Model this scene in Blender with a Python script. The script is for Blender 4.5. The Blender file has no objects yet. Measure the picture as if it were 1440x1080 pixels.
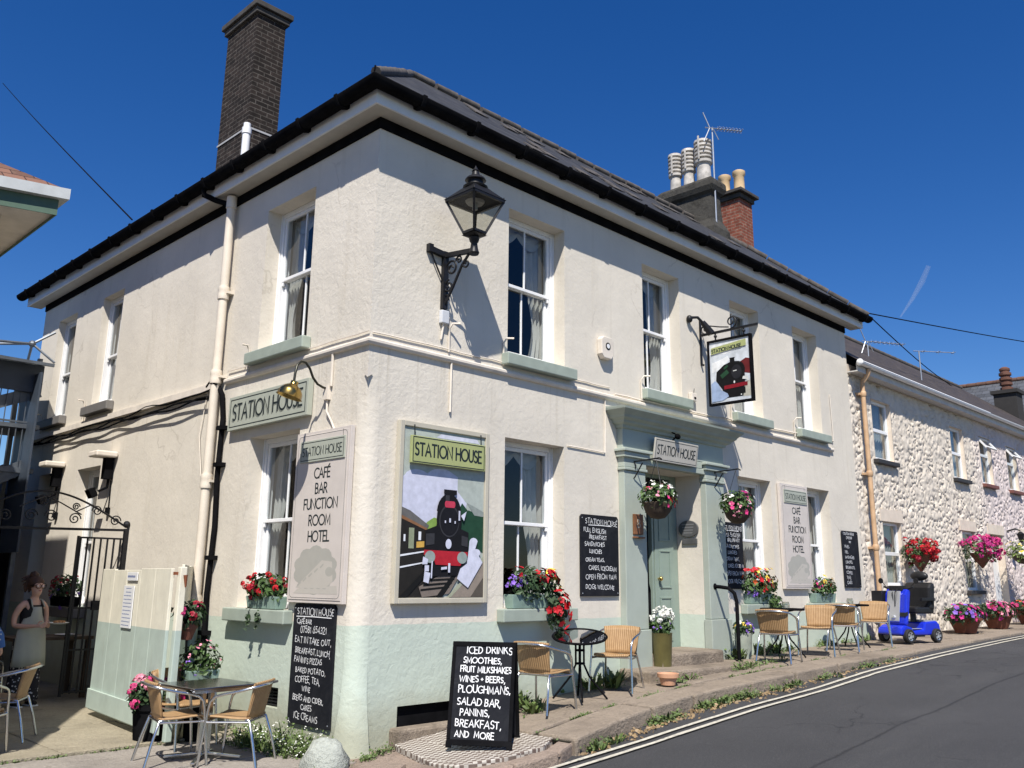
import bpy, bmesh, math, random
from mathutils import Vector, Matrix, noise as mnoise
random.seed(7)
R=math.radians
S=bpy.context.scene
COL=S.collection
# ---------------------------------------------------------------- camera
CAMP=Vector((-5.281,-7.288,0.0))
def cam_axes(yaw,pitch,roll):
    cy,sy,cp,sp=math.cos(yaw),math.sin(yaw),math.cos(pitch),math.sin(pitch)
    f=Vector((cy*cp,sy*cp,sp)); r=Vector((sy,-cy,0)); u=r.cross(f)
    c,s=math.cos(roll),math.sin(roll)
    return c*r+s*u,-s*r+c*u,f
r_,u_,f_=cam_axes(R(44.74972),R(13.75485),R(0.63159))
cd=bpy.data.cameras.new('camera'); cam=bpy.data.objects.new('camera',cd); COL.objects.link(cam)
cam.matrix_world=Matrix(((r_.x,u_.x,-f_.x,CAMP.x),(r_.y,u_.y,-f_.y,CAMP.y),(r_.z,u_.z,-f_.z,CAMP.z),(0,0,0,1)))
cd.sensor_fit='HORIZONTAL'; cd.sensor_width=36; cd.lens=1262.46/1440*36; cd.shift_y=-(540-507.48)/1440
cd.clip_start=.05; cd.clip_end=9000
S.camera=cam
# ---------------------------------------------------------------- light
SUND=Vector((.54,.513,-1.0)).normalized()          # direction the light travels
w=bpy.data.worlds.new('World'); S.world=w; w.use_nodes=True
nt=w.node_tree; bg=nt.nodes['Background']
sky=nt.nodes.new('ShaderNodeTexSky'); sky.sky_type='NISHITA'; sky.sun_disc=False
sky.sun_elevation=R(53.3); sky.sun_rotation=math.atan2(-SUND.x,-SUND.y)
sky.altitude=0; sky.air_density=1.0; sky.dust_density=.15; sky.ozone_density=5.0
hs=nt.nodes.new('ShaderNodeHueSaturation'); hs.inputs['Hue'].default_value=.513; hs.inputs['Saturation'].default_value=1.31; hs.inputs['Value'].default_value=1.0
nt.links.new(sky.outputs[0],hs.inputs['Color']); nt.links.new(hs.outputs[0],bg.inputs[0])
bg.inputs[1].default_value=.067
sd=bpy.data.lights.new('sun','SUN'); sd.energy=3.9; sd.angle=R(.53); sd.color=(1,.955,.88)
sun=bpy.data.objects.new('sun',sd); COL.objects.link(sun)
sun.rotation_euler=SUND.to_track_quat('-Z','Y').to_euler(); sun.location=(-6,-6,12)
S.view_settings.view_transform='Standard'; S.view_settings.look='None'
S.view_settings.exposure=.75; S.view_settings.gamma=1
S.cycles.max_bounces=6; S.cycles.diffuse_bounces=3; S.cycles.glossy_bounces=3; S.cycles.transparent_max_bounces=10
S.cycles.sample_clamp_indirect=5
# ---------------------------------------------------------------- materials
def sp(c): # srgb 0-255 -> linear
    o=[]
    for x in c:
        x/=255.; o.append(x/12.92 if x<=.04045 else ((x+.055)/1.055)**2.4)
    return tuple(o)
class Mat:
    def __init__(s,name,base=(.5,.5,.5),rough=.7,metal=0,spec=.4):
        s.m=bpy.data.materials.new(name); s.m.use_nodes=True; s.t=s.m.node_tree; s.b=s.t.nodes['Principled BSDF']
        s.b.inputs['Base Color'].default_value=(*base,1); s.b.inputs['Roughness'].default_value=rough
        s.b.inputs['Metallic'].default_value=metal; s.b.inputs['Specular IOR Level'].default_value=spec
        s.tc=None
    def n(s,t,**k):
        q=s.t.nodes.new(t)
        for a,v in k.items(): setattr(q,a,v)
        return q
    def l(s,a,b): s.t.links.new(a,b)
    def co(s,kind='Object',scale=None):
        if s.tc is None: s.tc=s.n('ShaderNodeTexCoord')
        o=s.tc.outputs[kind]
        if scale:
            mp=s.n('ShaderNodeMapping'); mp.inputs['Scale'].default_value=scale; s.l(o,mp.inputs[0]); o=mp.outputs[0]
        return o
    def noise(s,scale,detail=4,rough=.55,vec=None,dist=0):
        q=s.n('ShaderNodeTexNoise'); q.inputs['Scale'].default_value=scale; q.inputs['Detail'].default_value=detail
        q.inputs['Roughness'].default_value=rough; q.inputs['Distortion'].default_value=dist
        s.l(vec or s.co(),q.inputs['Vector']); return q.outputs['Fac']
    def ramp(s,fac,stops):
        q=s.n('ShaderNodeValToRGB'); e=q.color_ramp.elements
        while len(e)<len(stops): e.new(.5)
        for a,(p,c) in zip(e,stops): a.position=p; a.color=(*c,1) if len(c)==3 else c
        s.l(fac,q.inputs[0]); return q.outputs[0]
    def mix(s,fac,a,b,mode='MIX'):
        q=s.n('ShaderNodeMix',data_type='RGBA',blend_type=mode)
        for i,x in ((0,fac),(6,a),(7,b)):
            if isinstance(x,(int,float)): q.inputs[i].default_value=x
            elif isinstance(x,tuple): q.inputs[i].default_value=(*x,1)
            else: s.l(x,q.inputs[i])
        return q.outputs[2]
    def math(s,op,a,b=0.):
        q=s.n('ShaderNodeMath',operation=op)
        for i,x in ((0,a),(1,b)):
            if isinstance(x,(int,float)): q.inputs[i].default_value=x
            else: s.l(x,q.inputs[i])
        return q.outputs[0]
    def col(s,o): s.l(o,s.b.inputs['Base Color']); return s
    def bump(s,h,strength=.3,dist=.02):
        q=s.n('ShaderNodeBump'); q.inputs['Strength'].default_value=strength; q.inputs['Distance'].default_value=dist
        s.l(h,q.inputs['Height']); s.l(q.outputs[0],s.b.inputs['Normal']); return s
    def vary(s,c,amt=.12,scale=6,bump=.15,bs=40,bd=.005,detail=5):
        f=s.noise(scale,detail)
        d=tuple(x*(1-amt) for x in c); u=tuple(min(1,x*(1+amt)) for x in c)
        s.col(s.ramp(f,[(.3,d),(.7,u)]))
        if bump: s.bump(s.noise(bs,5),bump,bd)
        return s
MATS={}
def simple(name,c,rough=.6,metal=0,amt=.1,scale=6,bump=.1,bs=40,bd=.004,spec=.4):
    if name not in MATS:
        MATS[name]=Mat(name,c,rough,metal,spec).vary(c,amt,scale,bump,bs,bd).m
    return MATS[name]
CREAM=(.685,.63,.54); MINT=(.52,.585,.50); SAGE=(.24,.305,.26)
def stucco(name,zband=-.435,cream=CREAM,mint=MINT,strength=.4,band=True):
    M=Mat(name,cream,.85,0,.2)
    g=M.n('ShaderNodeNewGeometry'); pos=g.outputs['Position']
    sx=M.n('ShaderNodeSeparateXYZ'); M.l(pos,sx.inputs[0])
    big=M.noise(.9,4,.6,pos); fine=M.noise(14,6,.6,pos)
    st=M.n('ShaderNodeMapping'); st.inputs['Scale'].default_value=(5,5,.35); M.l(pos,st.inputs[0])
    streak=M.noise(1.3,4,.6,st.outputs[0])
    c1=M.ramp(big,[(.3,tuple(x*.91 for x in cream)),(.7,tuple(min(1,x*1.05) for x in cream))])
    c1=M.mix(M.ramp(streak,[(.56,(0,0,0)),(.78,(.6,.6,.6))]),c1,(cream[0]*.80,cream[1]*.78,cream[2]*.74))
    c1=M.mix(M.ramp(fine,[(.62,(0,0,0)),(.75,(.35,.35,.35))]),c1,(cream[0]*.72,cream[1]*.70,cream[2]*.66))
    vc=M.n('ShaderNodeTexVoronoi',feature='DISTANCE_TO_EDGE'); vc.inputs['Scale'].default_value=.75
    wq=M.n('ShaderNodeVectorMath',operation='ADD'); M.l(pos,wq.inputs[0]); nq=M.n('ShaderNodeTexNoise'); nq.inputs['Scale'].default_value=2.2; nq.inputs['Detail'].default_value=5; M.l(pos,nq.inputs['Vector'])
    sq=M.n('ShaderNodeVectorMath',operation='SCALE'); sq.inputs['Scale'].default_value=.7; M.l(nq.outputs['Color'],sq.inputs[0]); M.l(sq.outputs[0],wq.inputs[1]); M.l(wq.outputs[0],vc.inputs['Vector'])
    crack=M.math('MULTIPLY',M.ramp(vc.outputs['Distance'],[(.0,(1,1,1)),(.012,(0,0,0))]),M.ramp(M.noise(.8,3,.5,pos),[(.54,(0,0,0)),(.62,(.4,.4,.4))]))
    c1=M.mix(crack,c1,(cream[0]*.5,cream[1]*.48,cream[2]*.45))
    patch=M.noise(.45,5,.7,pos,.6); c1=M.mix(M.ramp(patch,[(.55,(0,0,0)),(.68,(.55,.55,.55))]),c1,(cream[0]*.9,cream[1]*.9,cream[2]*.9))
    dm=M.n('ShaderNodeMapping'); dm.inputs['Scale'].default_value=(13,13,.25); M.l(pos,dm.inputs[0])
    drip=M.math('MULTIPLY',M.ramp(M.noise(1.,3,.6,dm.outputs[0]),[(.57,(0,0,0)),(.72,(.75,.75,.75))]),M.ramp(M.math('MULTIPLY',M.math('SUBTRACT',2.46,sx.outputs[2]),.55),[(.0,(0,0,0)),(.03,(1,1,1)),(.55,(0,0,0))]))
    c1=M.mix(drip,c1,(cream[0]*.74,cream[1]*.72,cream[2]*.68))
    out=c1
    if band:
        c2=M.ramp(big,[(.3,tuple(x*.9 for x in mint)),(.7,tuple(min(1,x*1.06) for x in mint))])
        c2=M.mix(M.ramp(fine,[(.6,(0,0,0)),(.75,(.4,.4,.4))]),c2,(mint[0]*.78,mint[1]*.78,mint[2]*.72))
        # grime splashed up from the pavement
        gr=M.math('MULTIPLY',M.ramp(M.math('ADD',M.math('MULTIPLY',sx.outputs[2],-2.4),M.math('ADD',M.math('MULTIPLY',M.noise(3,5,.65,pos),1.2),-3.0)),[(.0,(0,0,0)),(1,(1,1,1))]),.85)
        c2=M.mix(gr,c2,(.36,.36,.27))
        edge=M.math('ADD',sx.outputs[2],M.math('MULTIPLY',M.math('SUBTRACT',M.noise(2.5,3,.5,pos),.5),.03))
        lt=M.math('LESS_THAN',edge,zband)
        out=M.mix(lt,c1,c2)
    M.col(out)
    n1=M.noise(11,5,.6,pos,.8); n2=M.noise(34,4,.6,pos); n3=M.noise(2.0,3,.5,pos)
    vo=M.n('ShaderNodeTexVoronoi'); vo.inputs['Scale'].default_value=17; vo.feature='SMOOTH_F1'
    wp=M.n('ShaderNodeVectorMath',operation='ADD'); M.l(pos,wp.inputs[0])
    nz=M.n('ShaderNodeTexNoise'); nz.inputs['Scale'].default_value=5; M.l(pos,nz.inputs['Vector'])
    sc=M.n('ShaderNodeVectorMath',operation='SCALE'); sc.inputs['Scale'].default_value=.25; M.l(nz.outputs['Color'],sc.inputs[0]); M.l(sc.outputs[0],wp.inputs[1])
    M.l(wp.outputs[0],vo.inputs['Vector'])
    # rougher close to the street corner
    near=M.ramp(M.math('MULTIPLY',M.math('ADD',M.math('ABSOLUTE',sx.outputs[0]),M.math('ABSOLUTE',sx.outputs[1])),.16),[(.05,(1,1,1)),(.6,(.42,.42,.42))])
    h=M.math('ADD',M.math('MULTIPLY',n1,1.0),M.math('ADD',M.math('MULTIPLY',n2,.35),M.math('MULTIPLY',vo.outputs['Distance'],.35)))
    h=M.math('ADD',M.math('MULTIPLY',h,near),M.math('MULTIPLY',n3,1.5))
    M.bump(h,strength,.016)
    return M.m
M_STUCCO=stucco('cream_stucco_wall')
M_PIPE=None
def banded(name,c1,c2,z=-.435,rough=.5,bump=.1,vert=False):
    M=Mat(name,c1,rough); g=M.n('ShaderNodeNewGeometry'); sx=M.n('ShaderNodeSeparateXYZ'); M.l(g.outputs['Position'],sx.inputs[0])
    f=M.noise(5,5,.6,g.outputs['Position'])
    a=M.ramp(f,[(.3,tuple(x*.88 for x in c1)),(.7,tuple(min(1,x*1.04) for x in c1))]); b=M.ramp(f,[(.3,tuple(x*.88 for x in c2)),(.7,tuple(min(1,x*1.05) for x in c2))])
    o=M.mix(M.math('LESS_THAN',sx.outputs[2],z),a,b)
    if vert:
        st=M.n('ShaderNodeMapping'); st.inputs['Scale'].default_value=(9,9,.5); M.l(g.outputs['Position'],st.inputs[0])
        o=M.mix(M.ramp(M.noise(2,5,.65,st.outputs[0]),[(.58,(0,0,0)),(.75,(.5,.5,.5))]),o,(.28,.25,.19))
    M.col(o); M.bump(M.noise(30,4,.6,g.outputs['Position']),bump,.004); return M.m
M_PIPE=banded('painted_pipe',(.74,.66,.55),(.46,.54,.455))
M_PANEL=banded('painted_gate_boards',(.76,.72,.59),(.44,.52,.46),z=-.52,rough=.6,bump=.2,vert=True)
M_LEDGE=simple('ledge_paint',(.70,.63,.54),.7,amt=.1)
M_SAGE=simple('sage_paint',SAGE,.5,amt=.08,scale=4,bump=.12,bs=18)
M_SILL=simple('sill_paint',(.32,.365,.31),.55,amt=.1,scale=5,bump=.25,bs=25)
M_PILASTER=simple('pilaster_paint',(.375,.415,.36),.55,amt=.07,scale=3,bump=.15,bs=20)
M_WHITE=simple('white_gloss_paint',(.80,.80,.80),.35,amt=.04,scale=5,bump=.05)
M_FASCIA=simple('fascia_skylit',(.74,.75,.76),.45,amt=.05,bump=.05); M_SOFFIT=simple('soffit_shade_tone',(.50,.47,.41),.6,amt=.06,bump=.05)  # sky light tinted into the fascia, warm underside shade into the soffit
M_BLACK=simple('black_paint',(.009,.009,.010),.8,amt=.3,bump=.06,spec=.0)
M_IRON=simple('black_iron',(.012,.012,.014),.45,amt=.3,bump=.25,bs=60,spec=.3)
def chalky():
    M=Mat('blackboard',(.012,.013,.017),.75,0,.15); a=M.noise(3.5,6,.7,None,1.5); M.col(M.ramp(a,[(.4,(.010,.011,.015)),(.6,(.018,.019,.023)),(.75,(.045,.046,.05))])); return M.m
M_BOARD=chalky()
_unused=simple('blackboard_plain',(.012,.013,.017),.7,amt=.45,scale=3,bump=.05,spec=.2)
M_CHALK=simple('chalk',(.78,.78,.78),.9,amt=.12,scale=60,bump=0)
M_INK=simple('sign_ink',(.012,.02,.022),.6,bump=0)
M_STEEL=simple('galvanised_steel',(.42,.44,.47),.45,.75,amt=.15,scale=8,bump=.08)
M_ALU=simple('aluminium_tube',(.62,.63,.64),.24,1,amt=.06,bump=.03)
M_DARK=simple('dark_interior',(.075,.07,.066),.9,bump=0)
M_CURTAIN=simple('curtain_cloth',(.50,.485,.455),.9,amt=.1,bump=.1)
M_TERRA=simple('terracotta',(.50,.235,.13),.8,amt=.18,scale=9,bump=.2)
M_DTERRA=simple('dark_terracotta',(.16,.06,.04),.7,amt=.2,scale=9,bump=.2)
M_SKIN=simple('skin',(.55,.33,.25),.5,amt=.06,bump=.03)
def glass(name,tint=(.82,.87,.88),refl=1.0,rough=.01):
    m=bpy.data.materials.new(name); m.use_nodes=True; t=m.node_tree; t.nodes.clear()
    o=t.nodes.new('ShaderNodeOutputMaterial'); a=t.nodes.new('ShaderNodeBsdfTransparent'); a.inputs[0].default_value=(*tint,1)
    g=t.nodes.new('ShaderNodeBsdfGlossy'); g.inputs['Roughness'].default_value=rough
    fr=t.nodes.new('ShaderNodeLayerWeight'); fr.inputs['Blend'].default_value=.5
    nz=t.nodes.new('ShaderNodeTexNoise'); nz.inputs['Scale'].default_value=1.6; tc=t.nodes.new('ShaderNodeTexCoord'); t.links.new(tc.outputs['Object'],nz.inputs['Vector'])
    bp=t.nodes.new('ShaderNodeBump'); bp.inputs['Strength'].default_value=.06; bp.inputs['Distance'].default_value=.02; t.links.new(nz.outputs['Fac'],bp.inputs['Height'])
    t.links.new(bp.outputs[0],g.inputs['Normal']); pw_=t.nodes.new('ShaderNodeMath'); pw_.operation='POWER'; pw_.inputs[1].default_value=4.0; ad_=t.nodes.new('ShaderNodeMath'); ad_.operation='MULTIPLY_ADD'; ad_.inputs[1].default_value=.9; ad_.inputs[2].default_value=.045; t.links.new(fr.outputs['Facing'],pw_.inputs[0]); t.links.new(pw_.outputs[0],ad_.inputs[0])
    mu=t.nodes.new('ShaderNodeMath'); mu.operation='MULTIPLY'; mu.inputs[1].default_value=refl; t.links.new(ad_.outputs[0],mu.inputs[0])
    x=t.nodes.new('ShaderNodeMixShader'); t.links.new(mu.outputs[0],x.inputs[0]); t.links.new(a.outputs[0],x.inputs[1]); t.links.new(g.outputs[0],x.inputs[2]); t.links.new(x.outputs[0],o.inputs[0])
    return m
M_GLASS=glass('window_glass',(.80,.84,.85),1.3)
M_CLEAR=glass('clear_glass',(.86,.87,.84),1.0)
M_SMOKE=glass('table_glass',(.20,.24,.23),3.0,.03)
def brickmat(name,c1,c2,mort,scale=1.0,bw=.215,bh=.075,coord='UV',rough=.9,bump=.6):
    M=Mat(name,c1,rough,0,.2); br=M.n('ShaderNodeTexBrick'); br.inputs['Scale'].default_value=scale
    br.inputs['Brick Width'].default_value=bw; br.inputs['Row Height'].default_value=bh; br.inputs['Mortar Size'].default_value=.008; br.inputs['Bias'].default_value=-.1
    br.inputs['Color1'].default_value=(*c1,1); br.inputs['Color2'].default_value=(*c2,1); br.inputs['Mortar'].default_value=(*mort,1)
    g=M.n('ShaderNodeNewGeometry'); sx=M.n('ShaderNodeSeparateXYZ'); M.l(g.outputs['Position'],sx.inputs[0])
    cb=M.n('ShaderNodeCombineXYZ'); M.l(M.math('ADD',sx.outputs[0],sx.outputs[1]),cb.inputs[0]); M.l(sx.outputs[2],cb.inputs[1])
    M.l(cb.outputs[0],br.inputs['Vector'])
    f=M.noise(9,5,.65,g.outputs['Position'])
    M.col(M.mix(M.ramp(f,[(.35,(.25,.25,.25)),(.7,(1,1,1))]),tuple(x*.45 for x in c1),br.outputs['Color']))
    h=M.math('ADD',M.math('MULTIPLY',br.outputs['Fac'],-1.),M.math('MULTIPLY',M.noise(25,4,.6,g.outputs['Position']),.5))
    M.bump(h,bump,.012); return M.m
M_BRICKD=brickmat('dark_brick',(.022,.017,.015),(.055,.04,.034),(.13,.115,.10))
M_BRICKR=brickmat('red_brick',(.24,.07,.045),(.32,.11,.07),(.33,.26,.2))
def slate(name,c,scale=1.,rowh=.16,bw=.26,axis='x',lich=.2):
    M=Mat(name,c,.65,0,.35); g=M.n('ShaderNodeNewGeometry'); sx=M.n('ShaderNodeSeparateXYZ'); M.l(g.outputs['Position'],sx.inputs[0])
    cb=M.n('ShaderNodeCombineXYZ'); M.l(sx.outputs[0 if axis=='x' else 1],cb.inputs[0]); M.l(sx.outputs[2],cb.inputs[1])
    br=M.n('ShaderNodeTexBrick'); br.inputs['Scale'].default_value=1; br.inputs['Brick Width'].default_value=bw; br.inputs['Row Height'].default_value=rowh; br.inputs['Mortar Size'].default_value=.006
    br.inputs['Color1'].default_value=(*[x*.75 for x in c],1); br.inputs['Color2'].default_value=(*[x*1.3 for x in c],1); br.inputs['Mortar'].default_value=(*[x*.25 for x in c],1)
    M.l(cb.outputs[0],br.inputs['Vector'])
    f=M.noise(6,6,.7,g.outputs['Position'])
    M.col(M.mix(M.ramp(f,[(.58,(0,0,0)),(.72,(lich*2,)*3)]),br.outputs['Color'],(.26,.22,.15)))
    M.bump(M.math('ADD',M.math('MULTIPLY',br.outputs['Fac'],-1),M.noise(20,4,.6,g.outputs['Position'])),.5,.012); return M.m
M_SLATE=slate('grey_slate',(.040,.040,.042),lich=.16)
M_SLATEB=slate('brown_tile',(.06,.048,.040),rowh=.12)
M_SLATEC=slate('blue_slate',(.075,.08,.09),axis='y')
M_CLAYTILE=slate('clay_tile',(.17,.085,.055),rowh=.1,bw=.2)
def rattan():
    M=Mat('rattan_weave',(.5,.3,.13),.5,0,.4)
    wv=M.n('ShaderNodeTexWave',wave_type='BANDS',bands_direction='Y'); wv.inputs['Scale'].default_value=13; M.l(M.co(),wv.inputs['Vector'])
    w2=M.n('ShaderNodeTexWave',wave_type='BANDS',bands_direction='X'); w2.inputs['Scale'].default_value=30; M.l(M.co(),w2.inputs['Vector'])
    w3=M.n('ShaderNodeTexWave',wave_type='BANDS',bands_direction='Z'); w3.inputs['Scale'].default_value=30; M.l(M.co(),w3.inputs['Vector'])
    h=M.math('ADD',M.math('MULTIPLY',wv.outputs['Fac'],1.),M.math('MULTIPLY',M.noise(90,2),.25))
    f=M.noise(18,4); c=M.mix(f,(.30,.175,.078),(.50,.325,.165))
    c=M.mix(M.ramp(h,[(.15,(.6,.6,.6)),(.6,(0,0,0))]),c,(.22,.115,.045)); M.col(c); M.bump(h,.7,.006); return M.m
M_RATTAN=rattan()
def concrete(name,c,dark=.6,sc=1.):
    M=Mat(name,c,.9,0,.2); g=M.n('ShaderNodeNewGeometry'); p=g.outputs['Position']
    a=M.noise(1.4*sc,6,.7,p); b=M.noise(30*sc,4,.7,p); v=M.n('ShaderNodeTexVoronoi'); v.inputs['Scale'].default_value=75*sc; M.l(p,v.inputs['Vector'])
    cc=M.ramp(a,[(.25,tuple(x*dark for x in c)),(.5,c),(.78,tuple(min(1,x*1.22) for x in c))])
    cc=M.mix(M.ramp(b,[(.3,(.55,.55,.55)),(.6,(0,0,0))]),cc,tuple(x*.55 for x in c))
    cc=M.mix(M.ramp(v.outputs['Distance'],[(.0,(.5,.5,.5)),(.35,(0,0,0))]),cc,tuple(min(1,x*1.35) for x in c))
    cc=M.mix(M.ramp(M.noise(5*sc,6,.75,p,.5),[(.56,(0,0,0)),(.66,(.6,.6,.6))]),cc,tuple(x*.5 for x in c)); cc=M.mix(M.ramp(M.noise(11*sc,4,.7,p),[(.64,(0,0,0)),(.7,(.5,.5,.5))]),cc,tuple(min(1,x*1.5) for x in c))
    M.col(cc); M.bump(M.math('ADD',b,M.math('MULTIPLY',a,2.)),.8,.03); return M.m
M_PAVE=concrete('worn_pavement',(.30,.245,.19),.42)
M_KERB=concrete('kerb_stone',(.32,.25,.20),.5)
M_YARD=concrete('yard_concrete',(.36,.315,.23),.6)
M_FLAG=concrete('flagstone',(.34,.305,.265),.62)
M_STONE=concrete('rough_stone',(.42,.44,.39),.5)
M_RENDER=concrete('weathered_render',(.085,.08,.07),.22,3.)
M_COWL=simple('weathered_clay',(.50,.47,.43),.8,amt=.35,scale=7,bump=.2)
def asphalt():
    M=Mat('asphalt',(.06,.06,.065),.85,0,.3); g=M.n('ShaderNodeNewGeometry'); p=g.outputs['Position']
    a=M.noise(.35,6,.65,p); b=M.noise(120,3,.6,p); mp=M.n('ShaderNodeMapping'); mp.inputs['Scale'].default_value=(.25,1.6,1); M.l(p,mp.inputs[0]); s=M.noise(1.1,5,.65,mp.outputs[0])
    c=M.ramp(a,[(.3,(.043,.043,.045)),(.7,(.063,.062,.064))]); c=M.mix(M.ramp(s,[(.5,(0,0,0)),(.8,(.5,.5,.5))]),c,(.075,.074,.074))
    c=M.mix(M.ramp(b,[(.55,(0,0,0)),(.72,(.55,.55,.55))]),c,(.17,.168,.165)); c=M.mix(M.ramp(b,[(.28,(.8,.8,.8)),(.42,(0,0,0))]),c,(.022,.022,.024))
    sx=M.n('ShaderNodeSeparateXYZ'); M.l(p,sx.inputs[0]); w_=M.math('MULTIPLY',M.math('SUBTRACT',M.noise(1.3,4,.6,p),.5),.12)
    seam=M.math('ABSOLUTE',M.math('ADD',M.math('ADD',sx.outputs[1],3.55),M.math('ADD',w_,M.math('MULTIPLY',sx.outputs[0],-.02))))
    c=M.mix(M.ramp(seam,[(.0,(.75,.75,.75)),(.03,(0,0,0))]),c,(.018,.018,.02))
    vc=M.n('ShaderNodeTexVoronoi',feature='DISTANCE_TO_EDGE'); vc.inputs['Scale'].default_value=.45; wq=M.n('ShaderNodeVectorMath',operation='ADD'); M.l(p,wq.inputs[0]); nq=M.n('ShaderNodeTexNoise'); nq.inputs['Scale'].default_value=1.6; nq.inputs['Detail'].default_value=6; M.l(p,nq.inputs['Vector']); M.l(nq.outputs['Color'],wq.inputs[1]); M.l(wq.outputs[0],vc.inputs['Vector'])
    ck=M.math('MULTIPLY',M.ramp(vc.outputs['Distance'],[(0,(1,1,1)),(.008,(0,0,0))]),M.ramp(M.noise(.5,3,.5,p),[(.5,(0,0,0)),(.58,(.8,.8,.8))])); c=M.mix(ck,c,(.02,.02,.022))
    sp_=M.ramp(M.noise(.8,5,.7,p,1.),[(.62,(0,0,0)),(.7,(.45,.45,.45))]); c=M.mix(sp_,c,(.035,.034,.035))
    M.col(c); M.bump(M.math('ADD',b,M.noise(45,3,.6,p)),.7,.012); return M.m
M_ASPH=asphalt()
def leafmat(name,c,amt=.45):
    M=Mat(name,c,.55,0,.35); gi=M.n('ShaderNodeNewGeometry')
    f=gi.outputs['Random Per Island']
    M.col(M.ramp(f,[(0,tuple(x*(1-amt) for x in c)),(1,tuple(x*(1+amt) for x in c))]))
    try: M.b.inputs['Subsurface Weight'].default_value=0
    except Exception: pass
    return M.m
M_LEAF=leafmat('leaf_green',(.055,.10,.028)); M_LEAFD=leafmat('leaf_dark',(.035,.065,.025)); M_LEAFY=leafmat('leaf_lime',(.13,.18,.045))
M_WEED=leafmat('weed_green',(.085,.125,.035)); M_DRY=leafmat('dry_litter',(.24,.165,.085))
FL={n:leafmat('petal_'+n,c,.3) for n,c in dict(red=(.45,.010,.018),crimson=(.25,.006,.022),pink=(.55,.04,.17),palepink=(.66,.24,.32),magenta=(.42,.02,.17),purple=(.22,.11,.50),yellow=(.78,.55,.07),white=(.75,.75,.68),orange=(.75,.13,.03)).items()}
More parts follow.
